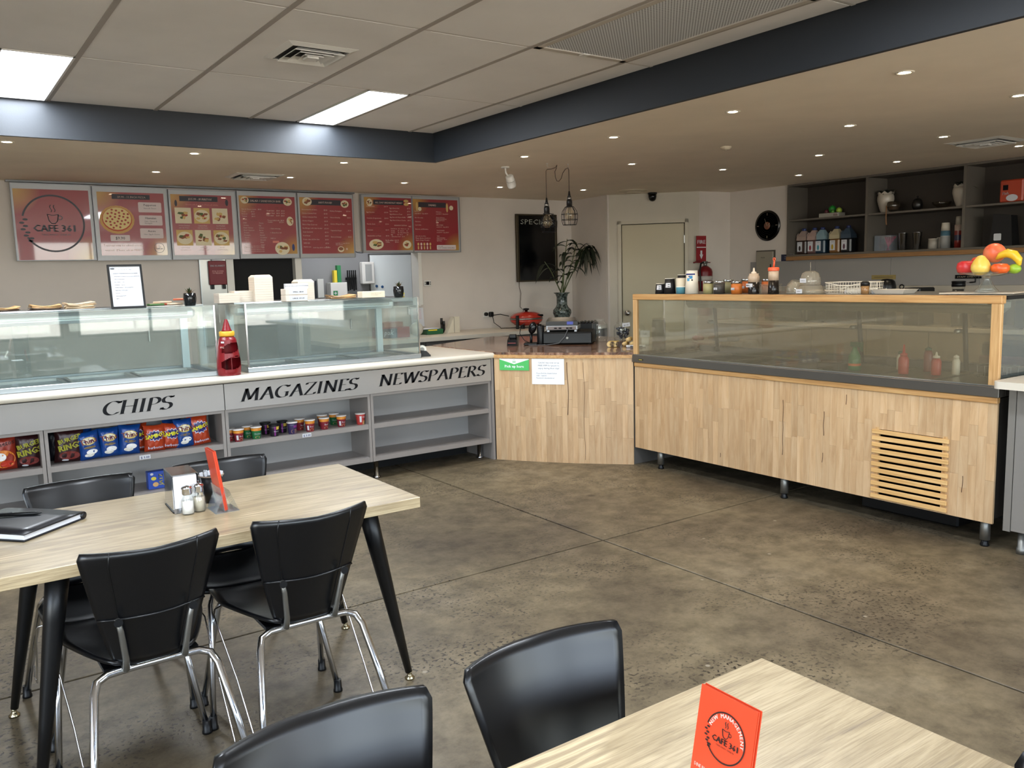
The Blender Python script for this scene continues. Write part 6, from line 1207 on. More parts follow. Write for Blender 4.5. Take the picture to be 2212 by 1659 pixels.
t = thing('sauce_bottle', 'bottle of black sauce with an orange lid and looped stopper', 'bottle', (4.61, 3.575, TT)); m_ = MB(); m_.lathe([(.036, 0), (.034, .03), (.033, .088)], 22); m_.build('sauce', DKS, t); m_ = MB(); m_.lathe([(.033, .0885), (.033, .150)], 22); m_.build('bottle_shoulder', CLP, t); OR = mat('lid_orange', 'E0603A', .4); m_ = MB(); m_.lathe([(.035, .150), (.036, .152), (.036, .170), (.030, .174), (0, .175)], 22); m_.build('lid', OR, t); m_ = MB(); m_.tube([(0, 0, .174), (0, -.004, .20), (0, -.004, .215)], .006); m_.pipe_ring((0, -.004, .226), .008, .004, 14, axis='x'); m_.build('stopper', OR, t)
CP = glass('cloudy_tub', tint=(.9, .88, .84), haze=.22, hazec='D2C9B6')
t = thing('clear_tub', 'clear plastic tub with pale lid between the two sauce bottles', 'tub', (4.70, 3.665, TT)); MB().rbox(-.05, .05, -.05, .05, 0, .055, .006).build('tub', CP, t); MB().rbox(-.053, .053, -.053, .053, .056, .062, .002).build('lid', CP, t)
t = thing('dome_lid_stack', 'cloudy plastic dome lids leaning beside the black sauce bottle', 'dome lids', (4.70, 3.47, TT))
for k in range(3): m_ = MB(); m_.lathe([(.066, .0), (.064, .008), (.056, .03), (.040, .055), (.036, .06), (.033, .055), (.050, .028), (.06, .008)], 22, M=Matrix.Translation((0, 0, .012 * k)) @ Matrix.Rotation(.12 * k, 4, 'X')); m_.build('dome_lid', CP, t)
t = thing('cupcake_dome', 'clear two tiered plastic dessert domes with white labels', 'plastic domes', (4.66, 3.33, TT)); m_ = MB(); m_.lathe([(.085, 0), (.088, .02), (.082, .024), (.074, .05), (.066, .056)], 26); m_.build('lower_tub', CP, t); m_ = MB(); m_.lathe([(.060, .056), (.063, .06), (.063, .10), (.058, .106), (.052, .128), (.030, .143), (0, .145)], 26); m_.build('upper_dome', CP, t)
m_ = MB()
for (y_, z, r) in ((.02, .072, .064), (.03, .006, .089)): M = frame((-r, y_, z), (0, -1, 0), (0, 0, 1)); card(m_, M, -.01, .036, 0, .026, PAPER, .002); text(m_, 'LARGE' if z > .05 else 'SMALL', M @ Matrix.Translation((.012, .009, 0)), .009, INK, 'c', off=.003)
m_.build('label', None, t); m_ = MB(); m_.tube([(0, 0, .144), (0, 0, .20)], .002, 6); m_.build('straw', CP, t)
t = thing('foam_tray_stack', 'low cream foam trays lying behind the domes and wire basket', 'foam trays', (4.86, 3.33, TT))
for k in range(3): MB().rbox(-.09, .09, -.16, .16, .006 * k, .006 * k + .005, .002).build('foam_tray', FOAM, t)
WW = mat('white_wire', 'E4DCCB', .4)
t = thing('wire_basket', 'white coated wire basket on the case top', 'wire basket', (4.72, 3.06, TT)); m_ = MB()
def bk(u, v, s): return (-.09 + .18 * u if s in 'fb' else 0, 0, 0)
X0, X1, YA, YB_, HH = -.085, .085, -.135, .135, .070
for k in range(15): y = YA + (YB_ - YA) * k / 14; m_.tube([(X0, y, 0), (X0 - .004, y, HH * (.72 + .28 * abs(k - 7) / 7))], .0013, 4); m_.tube([(X1, y, 0), (X1 + .004, y, HH)], .0013, 4)
for k in range(1, 9): x = X0 + (X1 - X0) * k / 9; m_.tube([(x, YA, 0), (x, YA - .004, HH)], .0013, 4); m_.tube([(x, YB_, 0), (x, YB_ + .004, HH)], .0013, 4)
for z in (.002, .018, .034, .05): m_.tube([(X0 - .002, YA - .002, z), (X1 + .002, YA - .002, z), (X1 + .002, YB_ + .002, z), (X0 - .002, YB_ + .002, z)], .0013, 4, closed=True)
m_.build('wire_mesh', WW, t); m_ = MB(); m_.tube([(X0 - .005, YA - .005, HH), (X0 - .005, -.03, HH * .72), (X0 - .005, .04, HH * .72), (X0 - .005, YB_ + .005, HH), (X1 + .005, YB_ + .005, HH), (X1 + .005, YA - .005, HH)], .0032, 6, closed=True); m_.tube([(X0, .06, .02), (X0, -.02, .048), (X0, -.12, .058)], .003, 6); m_.build('rim_wire', WW, t)
t = thing('sheet_papers', 'white papers inside the wire basket', 'papers', (4.72, 3.02, TT + .004)); MB().rbox(-.05, .05, -.09, .06, 0, .028, .002).build('paper', RW, t); MB().rbox(-.055, .055, .061, .07, 0, .02, .001).build('divider_card', PAPER, t)
t = thing('shaker', 'black lidded glass shaker of cinnamon at the end of the wire basket', 'shaker', (4.60, 2.91, TT)); m_ = MB(); m_.lathe([(.023, 0), (.024, .05)], 18); m_.build('jar', mat('cinnamon_glass', '8E6A44', .15), t); m_ = MB(); m_.lathe([(.026, .0505), (.026, .066), (.018, .076), (0, .078)], 18); m_.build('lid', BLACK, t)
t = thing('foam_dish', 'cream foam dish with a raised lip right of the shaker', 'foam dish', (4.72, 2.80, TT)); m_ = MB(); m_.add([(-.06, -.09, 0), (.06, -.09, 0), (.06, .08, 0), (-.06, .08, 0), (-.075, -.11, .026), (.075, -.11, .026), (.075, .10, .026), (-.075, .10, .026), (-.062, -.095, .024), (.062, -.095, .024), (.062, .085, .024), (-.062, .085, .024), (-.05, -.08, .006), (.05, -.08, .006), (.05, .07, .006), (-.05, .07, .006)], [(0, 3, 2, 1)] + [(i, (i + 1) % 4, 4 + (i + 1) % 4, 4 + i) for i in range(4)] + [(4 + i, 4 + (i + 1) % 4, 8 + (i + 1) % 4, 8 + i) for i in range(4)] + [(8 + i, 8 + (i + 1) % 4, 12 + (i + 1) % 4, 12 + i) for i in range(4)] + [(12, 13, 14, 15)]); m_.build('dish', FOAM, t); MB().rbox(-.04, .04, .075, .12, .0, .022, .002).build('card', PAPER, t)
t = thing('serving_board', 'thin white board under the glass cake stand', 'board', (4.80, 2.32, TT), .1); MB().rbox(-.13, .13, -.19, .19, 0, .007, .003).build('board', mat('board_white', 'DDCFBC', .12), t); MB().rbox(-.10, .10, -.16, .16, .0071, .0078, .0003).build('inset', mat('board_inset', 'D2C2AC', .1), t)
# fruit stand
ft = thing('cake_stand', 'footed clear glass cake stand carrying artificial fruit', 'cake stand', (4.70, 2.262, TT + .0085)); m_ = MB(); m_.lathe([(.062, 0), (.058, .01), (.038, .03), (.022, .065), (.018, .085), (.012, .07), (.03, .03), (.05, .008)], 12); m_.build('foot', JARG, ft); m_ = MB(); m_.lathe([(.02, .086), (.08, .090), (.125, .102), (.140, .106), (.140, .109), (.12, .106), (.08, .096), (.02, .092)], 34); m_.build('plate', glass('stand_glass', tint=(.85, .87, .84), haze=.1), ft)
FZ = TT + .105
def fruit(name, x, y, z, mb, mt, label, stem=True, sz=.0):
    t = thing(name, label, 'fruit', (x, y, z), 0, None); mb.build('skin', mt, t)
    if stem: m_ = MB(); m_.tube([(0, 0, sz), (.004, -.002, sz + .012)], .0022, 5); m_.build('stem', mat('stem_brown', '4A3524', .7), t)
def frm(name, c1_, c2_):
    m = mat(name, c1_, .35); n = node(m, 'ShaderNodeTexNoise', Scale=14.0, Detail=3.0); lk(m, coords(m), n.inputs['Vector']); r = ramp(m, n.outputs[0], [(.35, c1_), (.7, c2_)]); lk(m, r.outputs[0], bsdf(m).inputs['Base Color']); return m
apple = MB().lathe([(.012, -.030), (.026, -.034), (.044, -.02), (.050, .004), (.045, .028), (.026, .040), (.008, .034), (0, .03)], 22); fruit('apple', 4.66, 2.352, FZ + .034, apple, frm('apple_red', 'C2222E', 'D04A3E'), 'red apple at the left of the cake stand', sz=.03)
pear = MB().lathe([(.01, -.042), (.034, -.038), (.048, -.012), (.047, .008), (.036, .032), (.025, .046), (.016, .058), (0, .062)], 22); fruit('pear', 4.615, 2.255, FZ + .040, pear, frm('pear_yellow', 'E0B84A', 'E2C668'), 'yellow pear at the front middle of the cake stand', sz=.06)
fruit('peach', 4.735, 2.245, FZ + .112, MB().ball((0, 0, 0), .055, 22, sc=(1, 1, .95)), frm('peach_skin', 'E0603E', 'E88A5A'), 'big peach topping the fruit pile', False)
orange = MB().lathe([(.01, -.026), (.032, -.024), (.045, -.008), (.044, .012), (.030, .024), (0, .026)], 22); fruit('tomato', 4.64, 2.168, FZ + .030, orange, frm('tomato_orange', 'DA4A1E', 'E06A2A'), 'shiny orange red tomato right of the pear', sz=.024)
m_ = MB(); pts = [(0, -.058 + .0, -.03), (0, -.052, .0), (0, -.03, .026), (0, .004, .036), (0, .038, .026), (0, .058, .006)]; m_.tube(pts, [.008, .020, .024, .023, .017, .006], 12); fruit('banana', 4.68, 2.150, FZ + .072, m_, frm('banana_yellow', 'E2BE2A', 'DDB236'), 'curved yellow banana at the right of the fruit pile', False)
fruit('lime', 4.68, 2.116, FZ + .026, MB().ball((0, 0, 0), .030, 16, sc=(1, 1.1, .85)), frm('lime_green', '9ABF3A', '84A62E'), 'green lime at the right edge of the cake stand', False)
m_ = MB(); m_.tube([(0, -.05, .0), (0, -.01, .012), (0, .04, .004), (0, .055, -.008)], [.014, .017, .012, .004], 10); fruit('chilli', 4.74, 2.315, FZ + .075, m_, frm('chilli_red', 'D8432A', 'CC5A30'), 'red chilli between the apple and the peach', False)
# ------------------------------------------------------------------ right wall: shelves, clock, extinguisher
SHG = mat('shelf_grey', '5E5850', .55); SHB = mat('shelf_back_dark', '3A332C', .6)
su = thing('wall_shelving', 'long dark grey open wall shelving with a timber lower edge', 'shelving', (7.97, 6.01, 1.615)); LS = 4.81; YS = [0, .96, 1.94, 2.90, 3.86, 4.81]
MB().box(.34, .36, -LS, 0, 0, .793).build('back_panel', SHB, su); MB().box(.0, .34, -LS, 0, .012, .032).build('bottom_board', SHG, su); MB().rbox(-.012, .34, -LS, 0, -.032, .011, .003).build('timber_edge', SHELFW, su)
MB().box(.0, .34, -LS, 0, .773, .793).build('top_board', SHG, su)
for i, y in enumerate(YS): w_ = .018 if i in (0, 5) else .026; MB().box(-.002, .34, -min(LS, y + w_ / 2 + (w_ / 2 if i == 0 else 0)), -max(0, y - w_ / 2), .033, .772).build('divider', SHG, su)
for i in range(5): MB().box(.01, .34, -YS[i + 1] + .014, -YS[i] - .014, .395, .413).build('shelf_board', SHG, su)
SB, SM = 1.6485, 2.0295
def jug(y, liquid, cap, labc, label):
    t = thing('syrup_jug', label, 'jug', (8.13, y, SB), 0, 'syrup jugs on the lower shelf'); m_ = MB(); lq = mat('syrup_' + liquid, liquid, .3)
    m_.rbox(-.055, .055, -.062, .062, 0, .15, .014); m_.build('liquid_body', lq, t)
    m_ = MB(); m_.add([(-.055, -.062, .1505), (.055, -.062, .1505), (.055, .062, .1505), (-.055, .062, .1505), (-.052, -.058, .19), (.052, -.058, .19), (.052, .058, .19), (-.052, .058, .19), (-.02, -.022, .255), (.02, -.022, .255), (.02, .022, .255), (-.02, .022, .255)], [(i + 4 * j, (i + 1) % 4 + 4 * j, 4 + (i + 1) % 4 + 4 * j, 4 + i + 4 * j) for j in range(2) for i in range(4)] + [(8, 9, 10, 11), (0, 3, 2, 1)]); m_.build('cloudy_shoulder', mat('shoulder_' + labc, labc, .4), t)
    m_ = MB(); m_.lathe([(.022, .256), (.024, .258), (.024, .280), (.018, .283)], 14); m_.build('cap', mat('jug_cap', '23305E', .4), t); m_ = MB(); m_.tube([(-.02, .055, .23), (-.02, .075, .21), (-.02, .07, .16), (-.02, .058, .15)], .008, 7); m_.build('handle', mat('shoulder_' + labc), t)
    m_ = MB(); M = frame((-.0555, .035, .03), (0, -1, 0), (0, 0, 1)); card(m_, M, -.012, .052, 0, .105, PAPER, .001); disc(m_, M, .02, .035, .013, .028, mat('lab_' + cap, cap, .5), .002); text(m_, 'SYRUP', M @ Matrix.Translation((.02, .085, 0)), .013, INK, 'c', off=.002); m_.build('label', None, t)
for a in [(5.90, '3A2A26', '2A1E1C', '9A8880', 'brown syrup jug at the left end of the lower shelf'), (5.765, '6A4E4C', '8E2A3A', 'A89088', 'pinkish syrup jug, second from the shelf end'), (5.665, '243A4C', '3A8E9E', '7E98A0', 'blue syrup jug in the middle of the row'), (5.49, '7E5A34', 'B89A2A', 'B3A88A', 'golden caramel syrup jug right of the blue one'), (5.35, '1E2024', '5A3A4A', '3A4A5A', 'dark syrup jug at the right end of the row')]: jug(*a)
t = thing('serving_box', 'low white box with green baubles on the upper shelf', 'tray', (8.12, 5.56, SM)); MB().rbox(-.06, .06, -.13, .11, 0, .045, .004).build('box', mat('box_offwhite', '9A968C', .5), t)
MB().rbox(-.062, -.060, -.12, -.07, .012, .034, .0004).build('silver_tag', CHROME, t)
for x, y, z, r, c_, lb in ((8.12, 5.545, SM + .085, .040, '1E7A2C', 'round green ball on the white box, upper shelf'), (8.10, 5.45, SM + .066, .032, '8EA83A', 'lime green ball at the right of the white box'), (8.13, 5.62, SM + .062, .026, '5A2630', 'dark red ball on the white box'), (8.09, 5.52, SM + .058, .020, '4E8A34', 'small green ball in front of the round green one')):
    t = thing('decor_ball', lb, 'ornament', (x, y, z)); MB().ball((0, 0, 0), r, 14).build('ball', mat('ball_' + c_, c_, .3), t); MB().lathe([(.005, r * .97), (.004, r + .006)], 8).build('cap', STEEL2, t)
def urn(y, label, lean=0):
    t = thing('plant_vase', label, 'plant', (8.11, y, SM)); m_ = MB()
    prof = [(.038, 0), (.05, .02), (.07, .08), (.082, .13), (.080, .16), (.072, .185)]; n = 16; 
    m_.lathe(prof, n); k0 = len(prof) - 1
    wv = MB(); WMT = mat('white_ceramic', 'B5ADA0', .3); wv.lathe(prof, n, mt=WMT)
    vs = []
    for k in range(n): a = 2 * PI * k / n; zz = .185 + (.028 if k % 2 else .004); vs += [(.072 * math.cos(a), .072 * math.sin(a), .183), (.080 * math.cos(a), .080 * math.sin(a), zz)]
    wv.add(vs, [(2 * k, (2 * k + 2) % (2 * n), (2 * k + 3) % (2 * n), 2 * k + 1) for k in range(n)], True, WMT); wv.build('white_vase', None, t)
    r = random.Random(int(y * 10)); lf = MB()
    for k in range(26): a = r.uniform(0, 6.28); leaf(lf, (0, 0, .18), (math.cos(a), math.sin(a), r.uniform(.25, 1.5)), r.uniform(.09, .155), .026, .45, ns=4)
    lf.build('leaves', mat('dark_plant_leaf', '1A2318', .5), t)
urn(4.93, 'white scalloped vase with a dark plant on the upper shelf'); urn(4.165, 'white vase with a dark plant close to the right divider')
t = thing('glass_bowl', 'rounded glass bowl beside the white scalloped vase', 'bowl', (8.035, 4.80, SM)); MB().lathe([(.03, 0), (.05, .02), (.062, .055), (.058, .09), (.05, .10)], 24).build('bowl', glass('smoky_glass', tint=(.6, .57, .52), haze=.12, hazec='6E6252'), t); MB().lathe([(.048, .02), (.056, .05)], 20).build('contents', mat('bowl_contents', '4E3A2C', .5), t)
t = MB(); t.tube([(7.965, 4.83, SM + .06), (7.96, 4.83, 1.99), (7.957, 4.825, 1.93), (7.957, 4.82, 1.90)], .006, 7); tag(t.build('hanging_ribbon', mat('ribbon_tan', '7E5A3A', .7)), 'tan ribbon hanging down from the glass bowl over the shelf edge', 'ribbon')
t = thing('pineapple_ornament', 'black pineapple ornament in the middle of the upper shelf', 'ornament', (8.12, 4.60, SM)); MB().lathe([(.03, 0), (.048, .03), (.052, .06), (.04, .10), (.02, .115)], 14).build('body', mat('ornament_black', '141210', .35), t); m_ = MB()
for k in range(10): a = k * 2.4; leaf(m_, (0, 0, .11), (math.cos(a) * .4, math.sin(a) * .4, 1), .05, .012, .3, ns=3)
m_.build('crown', mat('ornament_black'), t)
t = thing('shallow_bowl', 'shallow clear glass bowl right of the pineapple ornament', 'bowl', (8.12, 4.36, SM)); MB().lathe([(.03, 0), (.07, .03), (.088, .06), (.084, .06), (.066, .032)], 26).build('bowl', glass('smoky_glass'), t); MB().lathe([(.028, -.0), (.03, .004)], 16).build('foot_ring', JARG, t)
t = thing('straw_box', 'clear acrylic box of pink straws on the lower shelf', 'straw box', (8.12, 4.92, SB)); m_ = MB()
for a, b, c, d in ((-.06, -.056, -.09, .09), (.056, .06, -.09, .09), (-.056, .056, -.09, -.086), (-.056, .056, .086, .09)): m_.box(a, b, c, d, 0, .155)
m_.build('acrylic_box', ACRYL, t)
for k in range(8): m_ = MB(); m_.tube([(-.02 + .005 * k, -.05 + .008 * k, .005), (-.03 + .005 * k, -.005 - .014 * k, .14)], .004, 6); m_.build('straw', mat('straw_pink', 'B23A5A', .4), t)
for y, lb in ((4.725, 'left steel milkshake tumbler on the lower shelf'), (4.58, 'right steel milkshake tumbler on the lower shelf')):
    t = thing('milkshake_tumbler', lb, 'tumbler', (8.10, y, SB)); MB().lathe([(.030, 0), (.032, .004), (.044, .165), (.046, .168), (.042, .165), (.03, .01)], 24).build('cup', CHROME, t); MB().pipe_ring((0, 0, .168), .0445, .002, 24).build('rolled_rim', STEEL, t)
for y, h, r, lb in ((4.43, .095, .046, 'short white cup stack left of the blue striped one'), (4.385, .105, .040, 'second short white cup stack, touching the striped one')):
    t = thing('cup_stack', lb + ' on the wall shelf', 'paper cups', (8.12 + (0 if y > 4.4 else .06), y, SB)); MB().lathe([(r, 0), (r * .9, h)], 20).build('cups', mat('cup_greywhite', 'A29C92', .5), t); MB().lathe([(r * .92, h), (r * .93, h + .003)], 20).build('rim', RW, t)
t = thing('cup_stack', 'tall cup stack, white over blue, on the lower wall shelf', 'paper cups', (8.10, 4.300, SB)); m_ = MB(); m_.lathe([(.046, 0), (.044, .115), (.043, .117), (.042, .165)], 22, mts=[mat('cup_palegrey', '8E8E8C', .5), RW, mat('cup_blue_band', '4A6E80', .5)]); m_.build('cups', None, t); m_ = MB(); m_.lathe([(.040, .1655), (.036, .24), (.034, .242)], 22); m_.build('top_cups', mat('cup_upper', 'C2BAAC', .5), t)
t = thing('spray_can', 'tall red patterned can with a cream cap by the shelf divider', 'can', (8.10, 4.178, SB)); m_ = MB(); m_.lathe([(.034, 0), (.034, .07), (.034, .12), (.034, .16), (.034, .215)], 20, mts=[mat('can_red', '7A2620', .35), mat('can_navy', '2A2A44', .4), mat('can_red'), mat('can_pale', 'A89488', .4)]); m_.build('can', None, t); m_ = MB(); m_.lathe([(.028, .2155), (.026, .285), (.02, .295)], 18); m_.build('cap', mat('can_cap', '9A9284', .4), t)
t = thing('black_cup_dispenser', 'tall black dispenser with a white square label at the right', 'dispenser', (8.10, 3.765, SB)); m_ = MB(); m_.add([(-.06, -.10, 0), (.08, -.10, 0), (.08, .10, 0), (-.06, .10, 0), (-.05, -.075, .27), (.07, -.075, .27), (.07, .075, .29), (-.05, .075, .29)], [(0, 3, 2, 1), (4, 5, 6, 7), (0, 1, 5, 4), (1, 2, 6, 5), (2, 3, 7, 6), (3, 0, 4, 7)]); m_.build('body', mat('dispenser_black', '08080A', .5), t); m_ = MB(); M = frame((-.060, .05, .05), (0, -1, .0), (.0, 0, 1)); card(m_, M, -.01, .055, 0, .062, PAPER, .004, .008); m_.build('label', None, t)
t = thing('red_tub', 'orange red tub with white and black print at the right edge of the shelf', 'tub', (8.12, 3.70, SM)); m_ = MB(); m_.rbox(-.07, .07, -.10, .10, 0, .20, .012); m_.build('tub', mat('tub_orange', 'A83E26', .4), t); m_ = MB(); M = frame((-.0705, .10, 0), (0, -1, 0), (0, 0, 1)); card(m_, M, .03, .075, .11, .155, INK, .001); text(m_, 'Fish', M @ Matrix.Translation((.03, .07, 0)), .035, PAPER, off=.001, bold=.04); disc(m_, M, .11, .04, .05, .03, PAPER, .001); m_.build('print', None, t)
# clock
t = thing('wall_clock', 'round black vinyl record wall clock with a reddish centre', 'clock', (7.985, 6.285, 1.985)); Mc = frame((0, 0, 0), (0, -1, 0), (0, 0, 1)); m_ = MB(); m_.lathe([(.168, -.015), (.172, -.002), (.170, .004), (.12, .006), (.055, .006), (0, .006)], 48, M=Mc); m_.build('record', mat('vinyl_black', '08080A', .22), t); m_ = MB()
for r in (.15, .13, .11, .09, .07): m_.lathe([(r - .001, .0062), (r, .0072), (r + .001, .0062)], 40, M=Mc)
m_.build('grooves', mat('vinyl_groove', '151518', .2), t); m_ = MB(); m_.lathe([(.042, .0065), (.042, .008), (0, .008)], 28, M=Mc); m_.build('centre_label', mat('clock_label', '7A4A34', .5), t)
m_ = MB(); HM = mat('clock_hand', 'B0A48E', .4)
for a, L2, w2 in ((112, .085, .003), (35, .05, .004)): a = math.radians(a); m_.tube([tuple(Mc @ Vector((0, 0, .011))), tuple(Mc @ Vector((L2 * math.cos(a), L2 * math.sin(a), .011)))], w2 / 2, 5)
m_.build('hands', HM, t); m_ = MB()
for k in range(4): card(m_, Mc @ Matrix.Rotation(k * PI / 2, 4, 'Z'), .115, .14, -.002, .002, HM, .0068)
m_.build('hour_marks', None, t)
t = thing('switchboard', 'flush grey metal service box on the wall under the clock', 'switchboard', (8.0, 6.31, 1.55)); m_ = MB()
for a, b, c, d in ((-.13, .13, -.20, -.185), (-.13, .13, .145, .16), (-.13, -.115, -.185, .145), (.115, .13, -.185, .145)): m_.box(-.012, .0, a, b, c, d)
m_.build('frame', mat('box_edge', '4E4A42', .5), t); MB().rbox(-.030, -.002, -.115, .115, -.185, .145, .004).build('door', mat('box_door', '8F887A', .5), t); MB().rbox(-.034, -.030, -.095, -.08, -.05, .0, .002).build('latch', BLACK, t); m_ = MB(); text(m_, 'METER', frame((-.0305, .02, .07), (0, -1, 0), (0, 0, 1)), .018, INK, 'c'); m_.build('print', None, t)
t = thing('safety_notice', 'paper notice with a dark blue heading at the corner of the shelving', 'notice', (7.999, 6.015, 1.50)); MB().box(-.004, 0, -.085, .085, -.16, .155).build('sheet', mat('notice_grey', 'A9A49C', .6), t); m_ = MB(); M = frame((-.0045, 0, 0), (0, -1, 0), (0, 0, 1)); card(m_, M, -.083, .083, .065, .153, mat('notice_navy', '1E2440', .5)); text(m_, 'SAFETY\nNOTICE', M @ Matrix.Translation((0, .12, 0)), .022, mat('notice_pale', '8E92A8'), 'c', off=.001)
for k, (z, w_) in enumerate(((.045, .07), (.0, .03), (-.03, .08), (-.06, .09), (-.075, .08), (-.10, .06), (-.115, .05))): card(m_, M, -w_ / 2, w_ / 2, z, z + .008, G, .001)
disc(m_, M, 0, .025, .02, .016, G, .001); m_.build('print', None, t)
# fire sign + extinguisher on the angled wall end
Yw = 6.86
t = thing('fire_sign', 'red FIRE sign with a white down arrow', 'sign', (7.535, 6.866, 1.745)); W_ = .085; MB().box(-W_ / 1.0 + .01, W_ - .01, 0, .005, -.155, .155, M=Matrix.Rotation(-.09, 4, 'Z')).build('plate', mat('fire_sign_red', '8A1822', .5), t); m_ = MB(); M = Matrix.Rotation(-.09, 4, 'Z') @ frame((0, -.0006, 0), (1, 0, 0), (0, 0, 1)); text(m_, 'FIRE', M @ Matrix.Translation((0, .065, 0)), .06, PAPER, 'c', width=.12, bold=.05); card(m_, M, -.07, .07, .018, .028, PAPER); card(m_, M, -.014, .014, -.06, -.015, PAPER)
m_.add([tuple(M @ Vector(p)) for p in [(-.028, -.06, .001), (.028, -.06, .001), (0, -.115, .001)]], [(1, 0, 2)], False, PAPER); m_.build('lettering', None, t)
t = thing('fire_extinguisher', 'red fire extinguisher with a white band under the FIRE sign', 'fire extinguisher', (7.50, 6.775, .98)); XR_ = mat('extinguisher_red', '6A1218', .3); MB().lathe([(.078, 0), (.085, .012), (.085, .50), (.075, .535), (.045, .56), (.03, .57)], 28).build('cylinder', XR_, t); MB().lathe([(.0857, .40), (.0857, .455)], 28).build('white_band', mat('band_grey', 'A8A29A', .5), t)
m_ = MB(); m_.lathe([(.022, .57), (.022, .60)], 12); m_.rbox(-.03, .03, -.02, .02, .60, .625, .004); m_.build('valve', STEEL2, t); m_ = MB(); m_.rbox(-.035, .085, -.012, .012, .632, .644, .003, M=Matrix.Rotation(-.25, 4, 'Y')); m_.rbox(-.03, .08, -.012, .012, .605, .615, .003); m_.build('handle', XR_, t)
m_ = MB(); m_.tube([(-.025, 0, .61), (-.07, 0, .60), (-.10, -.01, .52), (-.098, -.02, .35), (-.095, -.02, .15)], .010, 8); m_.build('hose', BLACK, t); MB().box(-.03, .03, .05, .09, .40, .46).build('bracket', BLACK, t)

# rear bench on the right wall and its appliances (seen above and through the food bar)
tag(MB().rbox(7.38, 7.995, 1.0, 6.55, .905, .945, .006).build('worktop', BENCH), 'pale bench top along the right wall behind the food bar', 'worktop')
t = thing('rear_cupboards', 'beige cupboards under the rear bench, seen through the food bar glass', 'cupboards', (7.42, 1.0, 0)); MB().box(.02, .57, 0, 5.5, 0, .904).build('carcass', mat('cupboard_beige', '8E8068', .5), t)
for k in range(9): MB().rbox(0, .018, .612 * k + .004, .612 * (k + 1) - .004, .08, .895, .003).build('door', mat('cupboard_beige'), t)
MB().box(7.975, 7.999, 1.0, 6.5, .946, 1.298).build('trim_7', mat('upstand_tile', 'A8A091', .4), kind='structure')
st_ = mat('splash_grey', '8B8885', .45)
for k in range(6): 
    y = 1.3 + .87 * k; MB().rbox(7.985, 7.9985, y + .002, y + .868, 1.300, 1.580, .001).build('trim_8', st_, kind='structure')
def appl(name, cat, x, y, dx, dy, h, c_, label, extra=None):
    t = thing(name, label, cat, (x, y, .946)); MB().rbox(-dx, dx, -dy, dy, .01, h, .012).build('body', mat('appl_' + c_, c_, .35, .2), t); MB().rbox(-dx - .006, -dx, -dy * .8, dy * .55, .04, h - .05, .003).build('door_panel', mat('oven_glass', '141413', .12), t)
    for k, z in enumerate((h * .35, h * .65)): MB().lathe([(.015, 0), (.014, .015)], 12, M=frame((-dx - .001, -dy * .78 if False else -dy * .86, z), (0, -1, 0), (0, 0, 1))).build('knob', STEEL2, t)
    for yy in (-dy * .8, dy * .8): MB().lathe([(.012, 0), (.012, .01)], 8, (-dx * .7, yy, 0)).build('foot', BLACK, t)
    return t
appl('bench_oven', 'oven', 7.66, 5.65, .18, .27, .30, '4A4844', 'dark bench oven seen through the left of the glass case'); appl('microwave', 'microwave', 7.66, 5.02, .18, .26, .29, '3C3A36', 'dark microwave next to the bench oven, seen through the glass')
appl('sandwich_press', 'press', 7.64, 3.16, .18, .20, .24, '5A5853', 'grey appliance seen through the right end of the glass case'); appl('coffee_grinder_box', 'appliance', 7.66, 3.66, .14, .09, .28, '55504A', 'boxy grey appliance left of the rightmost one behind the glass')
t = thing('kettle', 'black kettle top showing over the foam dish on the case', 'kettle', (7.60, 4.58, .946)); m_ = MB(); m_.lathe([(.090, 0), (.092, .02), (.088, .25), (.082, .36), (.070, .405), (.045, .425), (0, .430)], 26); m_.build('body', mat('kettle_black', '0D0D0F', .3), t); MB().rbox(-.092, -.085, -.05, .05, .33, .345, .002).build('chrome_trim', STEEL, t); MB().tube([(0, .085, .34), (0, .13, .32), (0, .13, .16), (0, .088, .12)], .010).build('handle', BLACK, t)
t = thing('contact_grill', 'black contact grill with a ring handle behind the case top', 'grill', (7.60, 4.27, .946)); MB().rbox(-.13, .13, -.09, .07, 0, .27, .01).build('lower_plate', BLACK, t); m_ = MB(); m_.rbox(-.13, .13, -.09, .07, .275, .345, .01); m_.build('upper_plate', BLACK, t); m_ = MB(); m_.pipe_ring((-.14, .08, .355), .020, .006, 18, axis='x'); m_.build('ring_handle', BLACK, t)
t = thing('coffee_tin', 'black lidded jar standing left of the cake stand, further back', 'jar', (7.6, 3.90, .946)); MB().lathe([(.050, 0), (.052, .01), (.052, .35)], 22).build('jar', JARG, t); MB().lathe([(.056, .351), (.057, .37), (.054, .388), (.058, .39), (.058, .398), (.05, .402)], 22).build('lid', BLACK, t); MB().lathe([(.046, .004), (.046, .33)], 20).build('contents', mat('coffee_beans', '1C120C', .5), t)
t = thing('wall_label_strip', 'thin black label strip on the splashback behind the cake stand', 'label', (7.983, 4.02, 1.378)); MB().box(-.004, 0, -.13, .11, -.018, .018).build('strip', INK, t); m_ = MB(); text(m_, 'STAFF ONLY', frame((-.0045, .09, -.007), (0, -1, 0), (0, 0, 1)), .018, mat('faint_print'), width=.17); m_.build('print', None, t)
t = thing('yellow_notice_strip', 'faded yellow strip on the wall behind the black kettle', 'label', (7.983, 4.85, 1.385)); MB().box(-.003, 0, -.13, .13, -.022, .022).build('strip', mat('faded_yellow', '8C7A48', .6), t); MB().box(-.004, -.003, -.10, .10, -.004, .004).build('print', mat('faded_print', '6A5C3A', .6), t)
